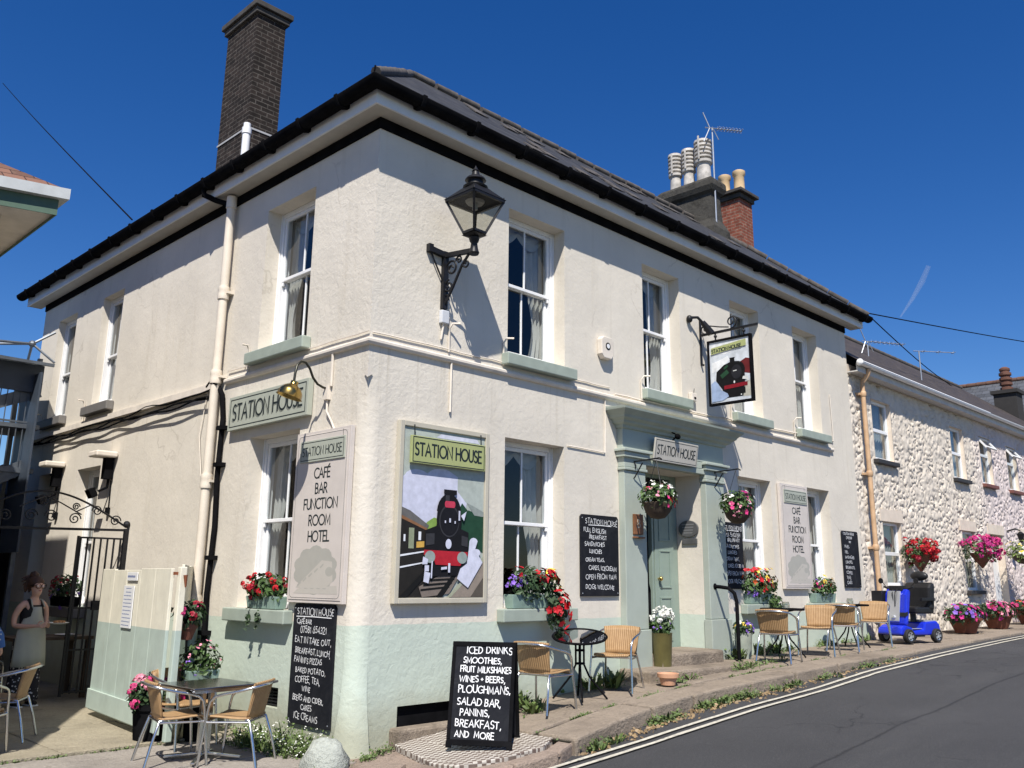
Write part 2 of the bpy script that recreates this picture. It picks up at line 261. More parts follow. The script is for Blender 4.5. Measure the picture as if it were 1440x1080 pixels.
# ---------------------------------------------------------------- mesh builder
class MB:
    def __init__(s): s.v=[]; s.f=[]; s.mi=[]; s.cm=0
    def add(s,vs,fs):
        b=len(s.v); s.v+= [tuple(x) for x in vs]; s.f+=[tuple(i+b for i in q) for q in fs]; s.mi+=[s.cm]*len(fs); return s
    def box(s,a,b):
        x0,y0,z0=a; x1,y1,z1=b
        return s.add([(x0,y0,z0),(x1,y0,z0),(x1,y1,z0),(x0,y1,z0),(x0,y0,z1),(x1,y0,z1),(x1,y1,z1),(x0,y1,z1)],[(0,3,2,1),(4,5,6,7),(0,1,5,4),(1,2,6,5),(2,3,7,6),(3,0,4,7)])
    def obox(s,c,sz,M=None):
        hx,hy,hz=[q/2 for q in sz]; b=MB().box((-hx,-hy,-hz),(hx,hy,hz)); c=Vector(c)
        return s.add([c+((M@Vector(p)) if M else Vector(p)) for p in b.v],b.f)
    def bar(s,p,q,w,h=None,up=(0,0,1)):
        p=Vector(p);q=Vector(q);d=(q-p); L=d.length; d.normalize(); up=Vector(up)
        if abs(d.dot(up))>.99: up=Vector((1,0,0))
        x=d.cross(up).normalized(); y=x.cross(d); h=h or w
        vs=[]
        for t in (p,q):
            for a,b in((-1,-1),(1,-1),(1,1),(-1,1)): vs.append(t+x*a*w/2+y*b*h/2)
        return s.add(vs,[(0,1,2,3),(7,6,5,4),(0,4,5,1),(1,5,6,2),(2,6,7,3),(3,7,4,0)])
    def tube(s,pts,r,n=8,caps=True):
        pts=[Vector(p) for p in pts]; m=len(pts); rs=r if isinstance(r,(list,tuple)) else [r]*m
        vs=[]; prev=None
        for i,p in enumerate(pts):
            d=(pts[min(i+1,m-1)]-pts[max(i-1,0)]).normalized()
            if prev is None:
                a=Vector((0,0,1)) if abs(d.z)<.9 else Vector((1,0,0)); x=d.cross(a).normalized()
            else:
                x=(prev-d*prev.dot(d)); x=x.normalized() if x.length>1e-6 else d.orthogonal().normalized()
            prev=x; y=d.cross(x)
            for k in range(n):
                t=2*math.pi*k/n; vs.append(p+(x*math.cos(t)+y*math.sin(t))*rs[i])
        fs=[(i*n+k,i*n+(k+1)%n,(i+1)*n+(k+1)%n,(i+1)*n+k) for i in range(m-1) for k in range(n)]
        if caps: fs+=[tuple(range(n))[::-1],tuple(range((m-1)*n,m*n))]
        return s.add(vs,fs)
    def lathe(s,prof,c=(0,0,0),n=20,caps=True,M=None,sx=1,sy=1):
        c=Vector(c); vs=[]
        for r,z in prof:
            for k in range(n):
                t=2*math.pi*k/n; p=Vector((r*math.cos(t)*sx,r*math.sin(t)*sy,z)); vs.append(c+(M@p if M else p))
        m=len(prof); fs=[(i*n+k,i*n+(k+1)%n,(i+1)*n+(k+1)%n,(i+1)*n+k) for i in range(m-1) for k in range(n)]
        if caps: fs+=[tuple(range(n))[::-1],tuple(range((m-1)*n,m*n))]
        return s.add(vs,fs)
    def prism(s,poly,y0,y1,mp=None):
        # 2D poly (x,z), extruded along y
        n=len(poly); mp=mp or (lambda x,y,z:(x,y,z))
        vs=[mp(x,y0,z) for x,z in poly]+[mp(x,y1,z) for x,z in poly]
        return s.add(vs,[tuple(range(n)),tuple(range(n,2*n))[::-1]]+[(i,i+n,(i+1)%n+n,(i+1)%n) for i in range(n)])
    def sheet(s,rows):
        m=len(rows[0]); vs=[p for r in rows for p in r]
        return s.add(vs,[(i*m+j,i*m+j+1,(i+1)*m+j+1,(i+1)*m+j) for i in range(len(rows)-1) for j in range(m-1)])
    def ball(s,c,r,n=10,m=7,jit=0):
        c=Vector(c); rr=r if isinstance(r,(tuple,list)) else (r,r,r); prof=[]
        vs=[]; 
        for i in range(m+1):
            ph=math.pi*i/m
            for k in range(n):
                t=2*math.pi*k/n; q=1+random.uniform(-jit,jit)
                vs.append(c+Vector((rr[0]*math.sin(ph)*math.cos(t)*q,rr[1]*math.sin(ph)*math.sin(t)*q,-rr[2]*math.cos(ph)*q)))
        return s.add(vs,[(i*n+k,i*n+(k+1)%n,(i+1)*n+(k+1)%n,(i+1)*n+k) for i in range(m) for k in range(n)])
    def build(s,name,mat,parent=None,smooth=None,bev=0,loc=None,rotz=0,solid=0):
        me=bpy.data.meshes.new(name); me.from_pydata(s.v,[],s.f)
        for m in (mat if isinstance(mat,(list,tuple)) else [mat]): me.materials.append(m)
        me.polygons.foreach_set('material_index',s.mi)
        if smooth is not None:
            me.polygons.foreach_set('use_smooth',[True]*len(s.f)); me.set_sharp_from_angle(angle=R(smooth))
        me.update(); me.validate()
        bm=bmesh.new(); bm.from_mesh(me); bmesh.ops.recalc_face_normals(bm,faces=bm.faces[:]) if solid!=-1 else None; bm.to_mesh(me); bm.free()
        o=bpy.data.objects.new(name,me); COL.objects.link(o)
        if loc: o.location=loc
        o.rotation_euler.z=rotz
        if parent: o.parent=parent
        if bev:
            b=o.modifiers.new('bevel','BEVEL'); b.width=bev; b.segments=2; b.limit_method='ANGLE'; b.angle_limit=R(40)
        return o
def thing(name,label,cat,loc=(0,0,0),rotz=0,group=None):
    o=bpy.data.objects.new(name,None); COL.objects.link(o); o.empty_display_size=.2
    o.location=loc; o.rotation_euler=(0,0,rotz); o['label']=label; o['category']=cat
    if group: o['group']=group
    return o
def tag(o,label,cat,group=None):
    o['label']=label; o['category']=cat
    if group: o['group']=group
    return o
def struct(o,kind='structure'): o['kind']=kind; return o
def copy_tree(o,parent=None):
    c=o.copy(); COL.objects.link(c)
    if parent: c.parent=parent
    for ch in list(o.children): copy_tree(ch,c)
    return c
def dup(o,label,loc,rotz):
    c=copy_tree(o); c.location=loc; c.rotation_euler=(0,0,rotz); c['label']=label; return c
LEFT=-math.pi/2     # rotation of things hung on the left (x=0) facade; local x = reading direction, local y = into wall
XS=[-60,-20,-6,-1,0,1,2.35,4,7,11,15,20,30,80]
ZS=[-1.75,-1.64,-1.61,-1.59,-1.53,-1.42,-1.29,-1.17,-1.03,-0.97,-.92,-.84,-.70,-.3]
def interp(x,X,Y):
    if x<=X[0]: return Y[0]
    for i in range(len(X)-1):
        if x<=X[i+1]: return Y[i]+(Y[i+1]-Y[i])*(x-X[i])/(X[i+1]-X[i])
    return Y[-1]
def zg(x): return interp(x,XS,ZS)
# ================================================================ STATION HOUSE (the corner building)
W_,L_,ZT=11.28,10.17,4.75
GB=-1.95
pub=thing('corner_pub','cream stuccoed two storey corner pub with mint green plinth, sash windows and slate roof','pub building')
def wall_sheet(mb,u0,u1,z0,z1,ops,mp,step=None):
    us=sorted({u0,u1,*[o[0] for o in ops],*[o[1] for o in ops]}); zs=sorted({z0,z1,-.43,*[o[2] for o in ops],*[o[3] for o in ops]})
    us=[u for u in us if u0<=u<=u1]; zs=[z for z in zs if z0<=z<=z1]
    idx={}
    def vi(u,z):
        if (u,z) not in idx: idx[(u,z)]=len(mb.v); mb.v.append(mp(u,0,z))
        return idx[(u,z)]
    for i in range(len(us)-1):
        for j in range(len(zs)-1):
            cu,cz=(us[i]+us[i+1])/2,(zs[j]+zs[j+1])/2
            if any(o[0]<cu<o[1] and o[2]<cz<o[3] for o in ops): continue
            mb.f.append((vi(us[i],zs[j]),vi(us[i+1],zs[j]),vi(us[i+1],zs[j+1]),vi(us[i],zs[j+1]))); mb.mi.append(0)
    for o in ops:
        a,b,c,d,dp=o
        mb.add([mp(a,0,c),mp(a,0,d),mp(a,dp,d),mp(a,dp,c)],[(0,1,2,3)]); mb.add([mp(b,0,c),mp(b,0,d),mp(b,dp,d),mp(b,dp,c)],[(0,1,2,3)])
        mb.add([mp(a,0,d),mp(b,0,d),mp(b,dp,d),mp(a,dp,d)],[(0,1,2,3)]); mb.add([mp(a,0,c),mp(b,0,c),mp(b,dp,c),mp(a,dp,c)],[(0,1,2,3)])
FR=lambda u,d,z:(u,d,z)
LF=lambda u,d,z:(d,u,z)
RV=.2
UP=[(1.99,3.02),(4.70,5.62),(7.05,7.96),(9.13,10.05)]
LO=[(1.97,3.0),(7.05,8.05),(9.1,10.12)]
fo=[(a,b,2.6,4.46,RV) for a,b in UP]+[(a,b,-.30,1.61,RV) for a,b in LO]+[(4.55,5.98,-1.6,1.52,.42),(.54,1.42,GB,-1.2,.6)]
lo=[(1.2,2.26,2.62,4.46,RV),(6.56,7.38,2.6,4.42,RV),(8.5,9.36,2.6,4.42,RV),(1.2,2.27,-.32,1.6,RV),(6.68,7.6,-.45,1.63,RV),(8.62,9.3,-1.6,1.66,.3),(1.28,1.7,-1.3,-1.1,.25)]
mb=MB(); wall_sheet(mb,.16,W_,GB,4.93,fo,FR); wall_sheet(mb,.16,L_,GB,4.93,lo,LF)
# the corner: a sharp arris above, rounded off below the band course, swelling at the foot
rows=[]; N=8
for z in (4.93,3.2,2.3,2.03,2.0,1.84,1.70,1.0,0,-.43,-.8,-1.1,-1.35,-1.55,GB):
    k=0 if z>2.02 else min(1,(2.02-z)/.3); bt=max(0,-1.0-z)*.16
    row=[]
    for i in range(N+1):
        a=math.pi/2*i/N; t=i/N
        sx_,sy_=(.16*(1-2*t),0) if t<.5 else (0,.16*(2*t-1))
        cx_,cy_=.16-.16*math.sin(a),.16-.16*math.cos(a)
        row.append((sx_*(1-k)+cx_*k-bt*math.sin(a),sy_*(1-k)+cy_*k-bt*math.cos(a),z))
    rows.append(row)
mb.sheet(rows)
mb.add([(W_,0,GB),(W_,5,GB),(W_,5,4.93),(W_,0,4.93)],[(0,1,2,3)]); mb.add([(0,L_,GB),(5,L_,GB),(5,L_,4.93),(0,L_,4.93)],[(0,1,2,3)])
mb.build('wall',M_STUCCO,pub,smooth=35)
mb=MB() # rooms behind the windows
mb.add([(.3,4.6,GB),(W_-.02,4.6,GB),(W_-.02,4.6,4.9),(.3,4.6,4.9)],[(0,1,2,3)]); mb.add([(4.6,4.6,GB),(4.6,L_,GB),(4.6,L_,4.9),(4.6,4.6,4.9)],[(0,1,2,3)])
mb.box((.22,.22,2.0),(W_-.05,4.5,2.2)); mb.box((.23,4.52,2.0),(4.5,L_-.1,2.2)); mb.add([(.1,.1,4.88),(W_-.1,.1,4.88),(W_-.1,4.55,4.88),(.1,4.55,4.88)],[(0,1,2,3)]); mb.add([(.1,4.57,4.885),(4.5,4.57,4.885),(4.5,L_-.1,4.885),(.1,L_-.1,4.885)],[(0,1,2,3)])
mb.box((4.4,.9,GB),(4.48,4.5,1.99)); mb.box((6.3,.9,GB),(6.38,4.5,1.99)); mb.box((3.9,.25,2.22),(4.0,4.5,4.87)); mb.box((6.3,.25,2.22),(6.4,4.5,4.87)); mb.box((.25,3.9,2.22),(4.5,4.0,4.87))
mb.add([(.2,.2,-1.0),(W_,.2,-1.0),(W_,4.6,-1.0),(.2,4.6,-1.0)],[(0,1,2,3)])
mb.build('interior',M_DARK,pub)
# ---------------------------------------------------------------- windows
def make_window(w,h,loc,rotz,parent,d=RV,t=.06,sill=True,curt=1,split=.5,sillw=.12,bars=True,open_=0,sillmat=None,dark=False):
    f=MB(); y0=d-.0; y1=d+.12
    f.box((0,y0,0),(t,y1,h)); f.box((w-t,y0,0),(w,y1,h)); f.box((t,y0,h-.06),(w-t,y1,h)); f.box((t,y0,0),(w-t,y1,.05))
    f.box((-.01,y0-.012,0),(.02,y0-.002,h)); f.box((w-.02,y0-.012,0),(w+.01,y0-.002,h))
    win=f.build('window',M_WHITE,parent,bev=.004,loc=loc,rotz=rotz)
    mid=h*split
    def sash(z0,z1,y,btm):
        s=MB(); r=.045; b=.085 if btm else .04
        s.box((t+.004,y,z0),(t+r,y+.04,z1)); s.box((w-t-r,y,z0),(w-t-.004,y+.04,z1)); s.box((t+r,y,z0),(w-t-r,y+.04,z0+b)); s.box((t+r,y,z1-.045),(w-t-r,y+.04,z1))
        if bars: s.box((w/2-.011,y+.008,z0+b),(w/2+.011,y+.032,z1-.045))
        if not btm:
            for xx in (t+.004,w-t-.04): s.prism([(xx,z0+.001),(xx+.036,z0+.001),(xx+.03,z0-.05),(xx+.006,z0-.05)],y+.004,y+.036)
        o=s.build('sash',M_WHITE,win,bev=.004)
        p=MB(); yy=y+.02
        if bars:
            for a,b2 in ((t+r,w/2-.011),(w/2+.011,w-t-r)): p.add([(a,yy,z0+b),(b2,yy,z0+b),(b2,yy,z1-.045),(a,yy,z1-.045)],[(0,1,2,3)])
        else: p.add([(t+r,yy,z0+b),(w-t-r,yy,z0+b),(w-t-r,yy,z1-.045),(t+r,yy,z1-.045)],[(0,1,2,3)])
        p.build('pane',M_GLASS,win)
    sash(mid-.02,h-.062,y0+.015,False); sash(.052,mid+.022,y0+.062,True)
    if curt:
        c=MB(); rng=random.Random(int(loc[0]*31+loc[2]*17+w*100))
        for side in (0,1):
            for layer in range(1):
                rows=[]; n=26; wide=.42*w if curt==1 else .34*w
                if side==0 and curt==3: continue
                ph=rng.uniform(0,6)
                for j in range(13):
                    z=h*(1-j/12.)*.98+.01; tt=j/12.
                    g=.92-.30*math.exp(-((tt-.72)/.24)**2)-(.25*tt if side==0 else 0) if curt==1 else 1-.1*tt
                    row=[]
                    for i in range(n+1):
                        s_=i/n; x=-.04+s_*wide*g; x=x if side==0 else w-x
                        row.append((x,y1+.06+.03*math.sin(s_*26+ph+.6*math.sin(tt*5))*(.6+.6*tt),z))
                    rows.append(row)
                c.sheet(rows)
        if curt==1 and h>1.2: # swagged pelmet
            rows=[]
            for j in range(6):
                row=[]
                for i in range(31):
                    s_=i/30; sw=abs(math.sin(s_*math.pi*2))*.12+.10
                    row.append((.08+s_*(w-.16),y1+.035+.015*math.sin(j*2+s_*9),h-.02-j/5*sw*1.2))
                rows.append(row)
            c.sheet(rows)
        c.build('curtain',M_CURTAIN,win,smooth=60)
    if sill:
        s=MB(); s.box((-.1,-sillw,-.145),(w+.11,-.003,-.004)); s.box((.002,-.001,-.06),(w-.002,d+.02,-.002))
        s.build('sill',sillmat or M_SILL,win,bev=.012)
    return win
for i,(a,b) in enumerate(UP): make_window(b-a,1.86,(a,0,2.6),0,pub,curt=1,split=.52)
for i,(a,b) in enumerate(LO): make_window(b-a,1.91,(a,0,-.30),0,pub,curt=1,split=.5)
make_window(1.06,1.84,(0,2.26,2.62),LEFT,pub,split=.52)
make_window(.82,1.82,(0,7.38,2.6),LEFT,pub,d=.13,t=.035,curt=2,split=.46,sillmat=simple('slate_sill',(.16,.15,.14)))
make_window(.86,1.82,(0,9.36,2.6),LEFT,pub,d=.13,t=.035,curt=2,split=.46,sillmat=MATS['slate_sill'])
make_window(1.07,1.92,(0,2.27,-.32),LEFT,pub,split=.5)
make_window(.92,2.08,(0,7.6,-.45),LEFT,pub,curt=0,split=.46,sillmat=MATS['slate_sill'],sillw=.2)
# side door in shade, dark sheet in the cellar light, vent back
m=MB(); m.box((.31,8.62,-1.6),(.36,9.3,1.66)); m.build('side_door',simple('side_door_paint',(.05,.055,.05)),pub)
m=MB()
for k in range(6): m.box((.06,1.285,-1.29+k*.032),(.09,1.695,-1.275+k*.032))
m.build('vent_grille',M_IRON,pub)
m=MB(); m.box((.545,.05,-1.94),(1.415,.09,-1.205)); m.build('cellar_shade_sheet',M_BLACK,pub); m=MB(); m.box((.2,1.2,-1.32),(.24,1.8,-1.05)); m.build('vent_back',M_BLACK,pub)  # black sheet close inside the cellar mouth stands in for its inner shade
# ---------------------------------------------------------------- band course, cables, eaves, roof
def round_corner(prof,zoff=0,ends=True,xr=W_,yl=L_):
    # prof: closed profile [(out,z)], swept along both street fronts with a mitre
    m=MB(); n=len(prof)
    vs=[(-o,yl,z) for o,z in prof]+[(-o,-o,z) for o,z in prof]+[(xr,-o,z) for o,z in prof]
    fs=[(s_*n+i,s_*n+(i+1)%n,(s_+1)*n+(i+1)%n,(s_+1)*n+i) for s_ in (0,1) for i in range(n)]
    fs+=[tuple(range(n))[::-1],tuple(range(2*n,3*n))]
    return m.add(vs,fs)
ledge=round_corner([(-.01,2.33),(.035,2.335),(.05,2.36),(.05,2.385),(.035,2.40),(-.01,2.41)],xr=10.36,yl=2.95); ledge.build('band_course',M_LEDGE,pub)
m=MB(); m.box((-.06,3.18,2.30),(.01,L_-.02,2.385)); m.build('cable_trunking',M_LEDGE,pub)
# thin cables running along the band
rng=random.Random(3); m=MB()
def sagline(p,q,n=14,amp=.008,sag=.0):
    p=Vector(p);q=Vector(q); return [p.lerp(q,i/n)+Vector((0,0,rng.uniform(-amp,amp)-sag*math.sin(math.pi*i/n))) for i in range(n+1)]
def ctube(p,r,n=6): MB().tube(p,r,n).build('cable',M_LEDGE,pub,smooth=60)
ctube(sagline((.02,-.015,2.47),(3.9,-.015,2.50),16),.007,5); ctube(sagline((-.02,-.01,2.47),(-.02,2.9,2.49),12),.007,5)
ctube(sagline((4.0,-.02,2.42),(10.4,-.02,2.53),24,.012),.011,6); ctube([(10.4,-.02,2.53),(10.42,-.02,2.7),(10.4,-.02,3.4)],.008,5)
for x in (1.08,1.93,4.62,6.95,8.98): # little swan-neck overflow pipes beside the sills
    ctube([(x-.02,-.02,2.45),(x-.02,-.02,2.72),(x-.01,-.06,2.77),(x+.05,-.12,2.77)],.012,6)
for y in (2.42,7.6,9.52): ctube([(-.02,y,2.4),(-.02,y,2.68),(-.05,y,2.74),(-.14,y-.03,2.73)],.012,6)
ctube([(1.05,-.015,2.92),(1.06,-.015,2.5)],.008,5)
ctube([(1.1,-.02,2.35),(1.1,-.02,1.82),(1.1,-.02,1.78)],.014,6); ctube([(3.8,-.015,2.35),(3.78,-.015,1.62),(3.05,-.015,1.63)],.008,5)
ctube([(-.02,.62,2.36),(-.02,.62,1.98)],.016,6)
ctube([(-.02,3.4,2.3),(-.03,3.5,1.75),(-.03,3.35,1.2),(-.03,3.25,1.22)],.007,5)

m=MB()
for k in range(3):
    pts=[]
    for i in range(31):
        t=i/30; y=3.05+t*7.05; pts.append((-.05-.02*k,y,2.28-.03*k-.05*abs(math.sin(t*11+k*1.3))-.012*math.sin(t*37+k)+.06*(1-t)*(k==0)))
    m.tube(pts,.013,5)
m.tube([(-.05,3.05,2.30),(-.05,2.95,2.2),(-.05,2.88,1.9),(-.05,2.9,1.2),(-.045,2.86,.6),(-.05,2.9,-.2),(-.05,2.86,-.9),(-.05,2.86,-1.5)],.034,7)
m.tube([(-.11,3.0,2.33),(-.16,3.1,2.36),(-.12,3.25,2.33)],.012,5)
for z in (1.75,1.3,.2,-.65): m.box((-.1,2.8,z),(-.0,2.94,z+.05))
m.build('drain_and_cable',M_BLACK,pub,smooth=60)
m=MB(); m.box((-.045,3.16,2.25),(-.02,L_-.02,2.29))
# eaves
fr=round_corner([(-.01,4.762),(.022,4.762),(.022,4.885),(-.01,4.885)]); fr.build('frieze_board',M_BLACK,pub)
fa=round_corner([(.215,4.882),(.24,4.882),(.24,5.06),(.215,5.06)],xr=W_+.33,yl=L_+.33); fa.build('fascia',M_FASCIA,pub)
round_corner([(-.01,4.888),(.2149,4.888),(.2149,4.905),(-.01,4.905)],xr=W_+.33,yl=L_+.33).build('soffit',M_SOFFIT,pub)
gp=[(.245,5.10)]+[(.325+.092*math.cos(a),5.085+.088*math.sin(a)) for a in [math.pi-.0+math.pi*k/8 for k in range(9)]]+[(.408,5.10),(.408,5.085)]+[(.325+.08*math.cos(a),5.085+.076*math.sin(a)) for a in [2*math.pi-math.pi*k/8 for k in range(1,8)]]
gu=round_corner(gp,xr=W_+.43,yl=L_+.45)
for i in range(15):
    x=.25+i*.8; gu.prism([(-.236,5.105),(-.425,5.105),(-.425,5.06),(-.38,4.985),(-.30,4.975),(-.236,5.0)],x,x+.05,lambda a,y,b:(y,a,b))
for i in range(14):
    y=.25+i*.76; gu.prism([(-.236,5.105),(-.425,5.105),(-.425,5.06),(-.38,4.985),(-.30,4.975),(-.236,5.0)],y,y+.05)
gu.tube([(-.33,3.42,5.0),(-.33,3.40,4.92),(-.2,3.28,4.84),(-.10,3.14,4.78),(-.09,3.08,4.72)],.038,8)
gu.tube([(-.40,-.40,5.11),(-.40,-.41,5.17)],.01,5)
gu.build('gutter',M_BLACK,pub,smooth=40)
e=.345; ze=5.125
A=(1.69,1.69,6.86); RRp=(9.2,1.69,6.86); C0=(-e,-e,ze); E1=(W_+.38,-e,ze); E0=(-e,L_+.4,ze); RL=(1.69,L_+.4,6.86)
m=MB(); VA=(3.73,3.73,ze)
m.add([C0,E1,RRp,A],[(0,1,2,3)]); m.add([E0,C0,A,RL],[(0,1,2,3)]); m.add([E1,(W_+.38,3.73,ze),RRp],[(0,1,2)])
m.add([A,RRp,(W_+.38,3.73,ze),VA],[(0,1,2,3)]); m.add([RL,A,VA,(3.73,L_+.4,ze)],[(0,1,2,3)]); m.add([E0,RL,(3.73,L_+.4,ze)],[(0,1,2)])
m.add([(C0[0],C0[1],ze-.02),(E1[0],E1[1],ze-.02),E1,C0],[(0,1,2,3)])
roof=m.build('roof',M_SLATE,pub)
m=MB(); rng=random.Random(5)
def ridge(p,q,st=.42):
    p=Vector(p);q=Vector(q);L=(q-p).length;n=int(L/st)
    for i in range(n):
        a=p.lerp(q,i/n+.004);b=p.lerp(q,(i+1)/n-.004); z=Vector((0,0,.02+rng.uniform(-.008,.012)))
        m.tube([a+z,b+z],[.055,.062],8)
ridge(C0,A); ridge(A,RRp); ridge(RRp,E1); ridge(A,RL)
# a few odd slipped / mended slates
for i in range(26):
    x=rng.uniform(2.3,8.5); t=rng.uniform(.1,.85); y=-e+t*2.03; z=ze+t*1.735
    m.obox((x,y-.01,z+.012),(.24,.22,.012),Matrix.Rotation(math.atan2(1.735,2.03)+.03,3,'X'))
m.build('ridge_tile',simple('ridge_clay',(.085,.075,.068),.85,amt=.4,scale=9,bump=.3),roof,smooth=50)
# lead/ mortar specks and chimneys
m=MB(); m.box((.85,4.65,5.4),(1.36,5.62,8.86)); ch=m.build('chimney',M_BRICKD,roof)
m=MB(); m.box((.80,4.60,8.862),(1.41,5.67,8.96)); m.box((.76,4.56,8.962),(1.45,5.71,9.06)); m.build('chimney_cap',simple('cap_slab',(.055,.05,.045),.9,amt=.3),ch,bev=.012)
m=MB(); m.box((.838,4.64,6.82),(.849,5.63,6.85)); m.box((.84,4.638,6.82),(1.37,4.649,6.85)); m.build('lead_flashing',simple('lead',(.4,.4,.4)),ch)
m=MB(); m.lathe([(.055,5.3),(.055,6.0),(.066,6.0),(.066,6.09),(.05,6.10),(.05,6.16),(.03,6.17)],(.19,3.39,0),12); m.build('vent_pipe',M_WHITE,roof,smooth=40)
m=MB() # rendered stack with a flared head
rws=[]
for z,g in ((5.6,.16),(6.55,.12),(6.75,.03),(7.28,0),(7.33,.06),(7.42,.10),(7.54,.095),(7.60,.04),(7.63,-.04)):
    rws.append([(8.72-g,1.27-g,z),(9.05+g,1.27-g,z),(9.05+g,2.36+g,z),(8.72-g,2.36+g,z),(8.72-g,1.27-g,z)])
m.sheet(rws); m.add(rws[-1][:4],[(0,1,2,3)])
st=m.build('chimney',M_RENDER,roof,bev=.02)
for k,(y,hh) in enumerate(((2.16,.74),(1.84,.74),(1.50,.90))):
    m=MB(); rr=.115 if k<2 else .145; pr=[(rr,7.60),(rr*.92,7.60+hh*.42),(rr*1.22,7.60+hh*.45)]
    z=7.60+hh*.47
    while z<7.60+hh*.92: pr+=[(rr*1.24,z),(rr*1.24,z+.035),(rr*.9,z+.045),(rr*.9,z+.075)]; z+=.083
    pr+=[(rr*1.25,z),(rr*1.2,z+.05),(rr*.7,z+.07)]
    m.lathe(pr,(8.88,y,0),14); m.bar((8.88-rr*1.3,y-.02,7.60+hh*.5),(8.88-rr*1.3,y-.02,7.64+hh),.03,.02); m.build('chimney_pot',M_COWL,st,smooth=35)
# downpipe on the side wall
m=MB(); px,py=-.095,3.07
m.lathe([(.055,-1.56),(.055,4.70),(.066,4.70),(.066,4.86)],(px,py,0),14)
for z in (3.45,2.35,1.05,-.38): m.lathe([(.07,z),(.074,z+.03),(.07,z+.06),(.07,z+.11),(.074,z+.13),(.068,z+.17)],(px,py,0),14); m.box((px,py-.1,z+.07),(.0,py+.1,z+.10))
m.tube([(px+.03,py+.12,2.3),(px+.03,py+.12,-1.3)],.017,6); m.tube([(px+.03,py+.15,4.5),(px+.03,py+.15,2.3)],.014,6)
m.build('downpipe',M_PIPE,pub,smooth=40)
m=MB(); m.lathe([(.11,-1.66),(.13,-1.3),(.11,-1.0),(.07,-.97)],(px-.02,py-.1,0),10); m.build('drain_shoe',M_SILL,pub,smooth=60)
# ---------------------------------------------------------------- door surround
m=MB(); PD=-.10
for a,b in ((4.07,4.53),(5.99,6.47)):
    zb=zg((a+b)/2)-.05
    m.box((a,PD,zb+.62),(b,.0-.001,1.42)); m.box((a-.03,PD-.03,zb),(b+.02,-.001,zb+.615))
    m.box((a-.02,PD-.025,1.422),(b+.02,-.001,1.46)); m.box((a-.01,PD-.012,1.462),(b+.01,-.001,1.62)); m.box((a-.05,PD-.05,1.59),(b+.05,-.002,1.66)); m.box((a-.08,PD-.08,1.662),(b+.08,-.001,1.70))
m.box((4.05,PD,1.702),(6.49,-.001,1.99)); m.box((4.532,PD,1.525),(5.988,-.001,1.60)); m.box((4.605,PD+.002,1.602),(5.915,-.001,1.70))
m.build('door_surround',M_PILASTER,pub,bev=.008)
m=MB()
prof=[(PD,1.97),(PD-.03,1.975),(PD-.04,2.01),(PD-.09,2.035),(PD-.10,2.06),(PD-.15,2.09),(PD-.165,2.12),(PD-.235,2.185),(PD-.24,2.21),(0,2.235)]
vs=[];n=len(prof)
for X0,sg in ((4.05,-1),(6.49,1)):
    for y,z in prof: vs.append((X0+sg*(-(y-PD) if y<PD else 0),y,z)) if y<PD else vs.append((X0+sg*(.24 if z>2.2 else 0),y,z))
fs=[(i,i+1,n+i+1,n+i) for i in range(n-1)]
m.add(vs,fs)
for k,X0,sg in ((0,4.05,-1),(1,6.49,1)): # returns to the wall
    for i in range(n-1):
        a=vs[k*n+i];b=vs[k*n+i+1]; m.add([a,b,(b[0],-.001,b[2]),(a[0],-.001,a[2])],[(0,1,2,3)])
m.build('door_cornice',simple('cornice_paint',(.325,.365,.315),.65,amt=.1,scale=4,bump=.2,bs=18),pub)
m=MB(); m.box((4.555,.415,-1.0),(4.70,.50,1.52)); m.box((5.84,.415,-1.0),(5.975,.50,1.52)); m.box((4.70,.415,1.1),(5.84,.50,1.17)); m.box((4.70,.415,1.47),(5.84,.50,1.52)); m.box((5.37,.43,-1.0),(5.41,.50,1.1))
dfr=m.build('door_frame',M_SAGE,pub,bev=.006)
m=MB(); m.add([(4.70,.46,1.17),(5.84,.46,1.17),(5.84,.46,1.47),(4.70,.46,1.47)],[(0,1,2,3)]); m.build('fanlight',M_GLASS,dfr)
m=MB() # one leaf standing open into the porch
m.box((0,0,-.95),(.43,.045,1.08))
for z0,z1 in ((-.8,-.2),(-.08,.45),(.57,.98)):
    m.box((.09,-.012,z0),(.35,-.001,z0+.025)); m.box((.09,-.012,z1-.025),(.35,-.001,z1)); m.box((.09,-.012,z0+.026),(.115,-.001,z1-.026)); m.box((.325,-.012,z0+.026),(.35,-.001,z1-.026))
dr=m.build('door',M_SAGE,pub,bev=.004,loc=(5.42,.42,0),rotz=R(-3))
m=MB(); m.ball((.06,-.05,.05),.032,10,6); m.tube([(.06,-.05,.05),(.06,0,.05)],.012,6); m.build('handle',simple('brass',(.55,.38,.12),.3,1),dr,smooth=60)
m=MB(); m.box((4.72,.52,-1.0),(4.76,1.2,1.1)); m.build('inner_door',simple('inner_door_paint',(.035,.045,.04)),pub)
# small stop of the moulded corner
m=MB(); m.add([(-.03,-.03,1.98),(.05,-.012,2.03),(-.012,.05,2.03),(-.02,-.02,2.09)],[(0,1,2),(0,2,3),(0,3,1),(1,3,2)]); m.build('corner_stop',M_LEDGE,pub)
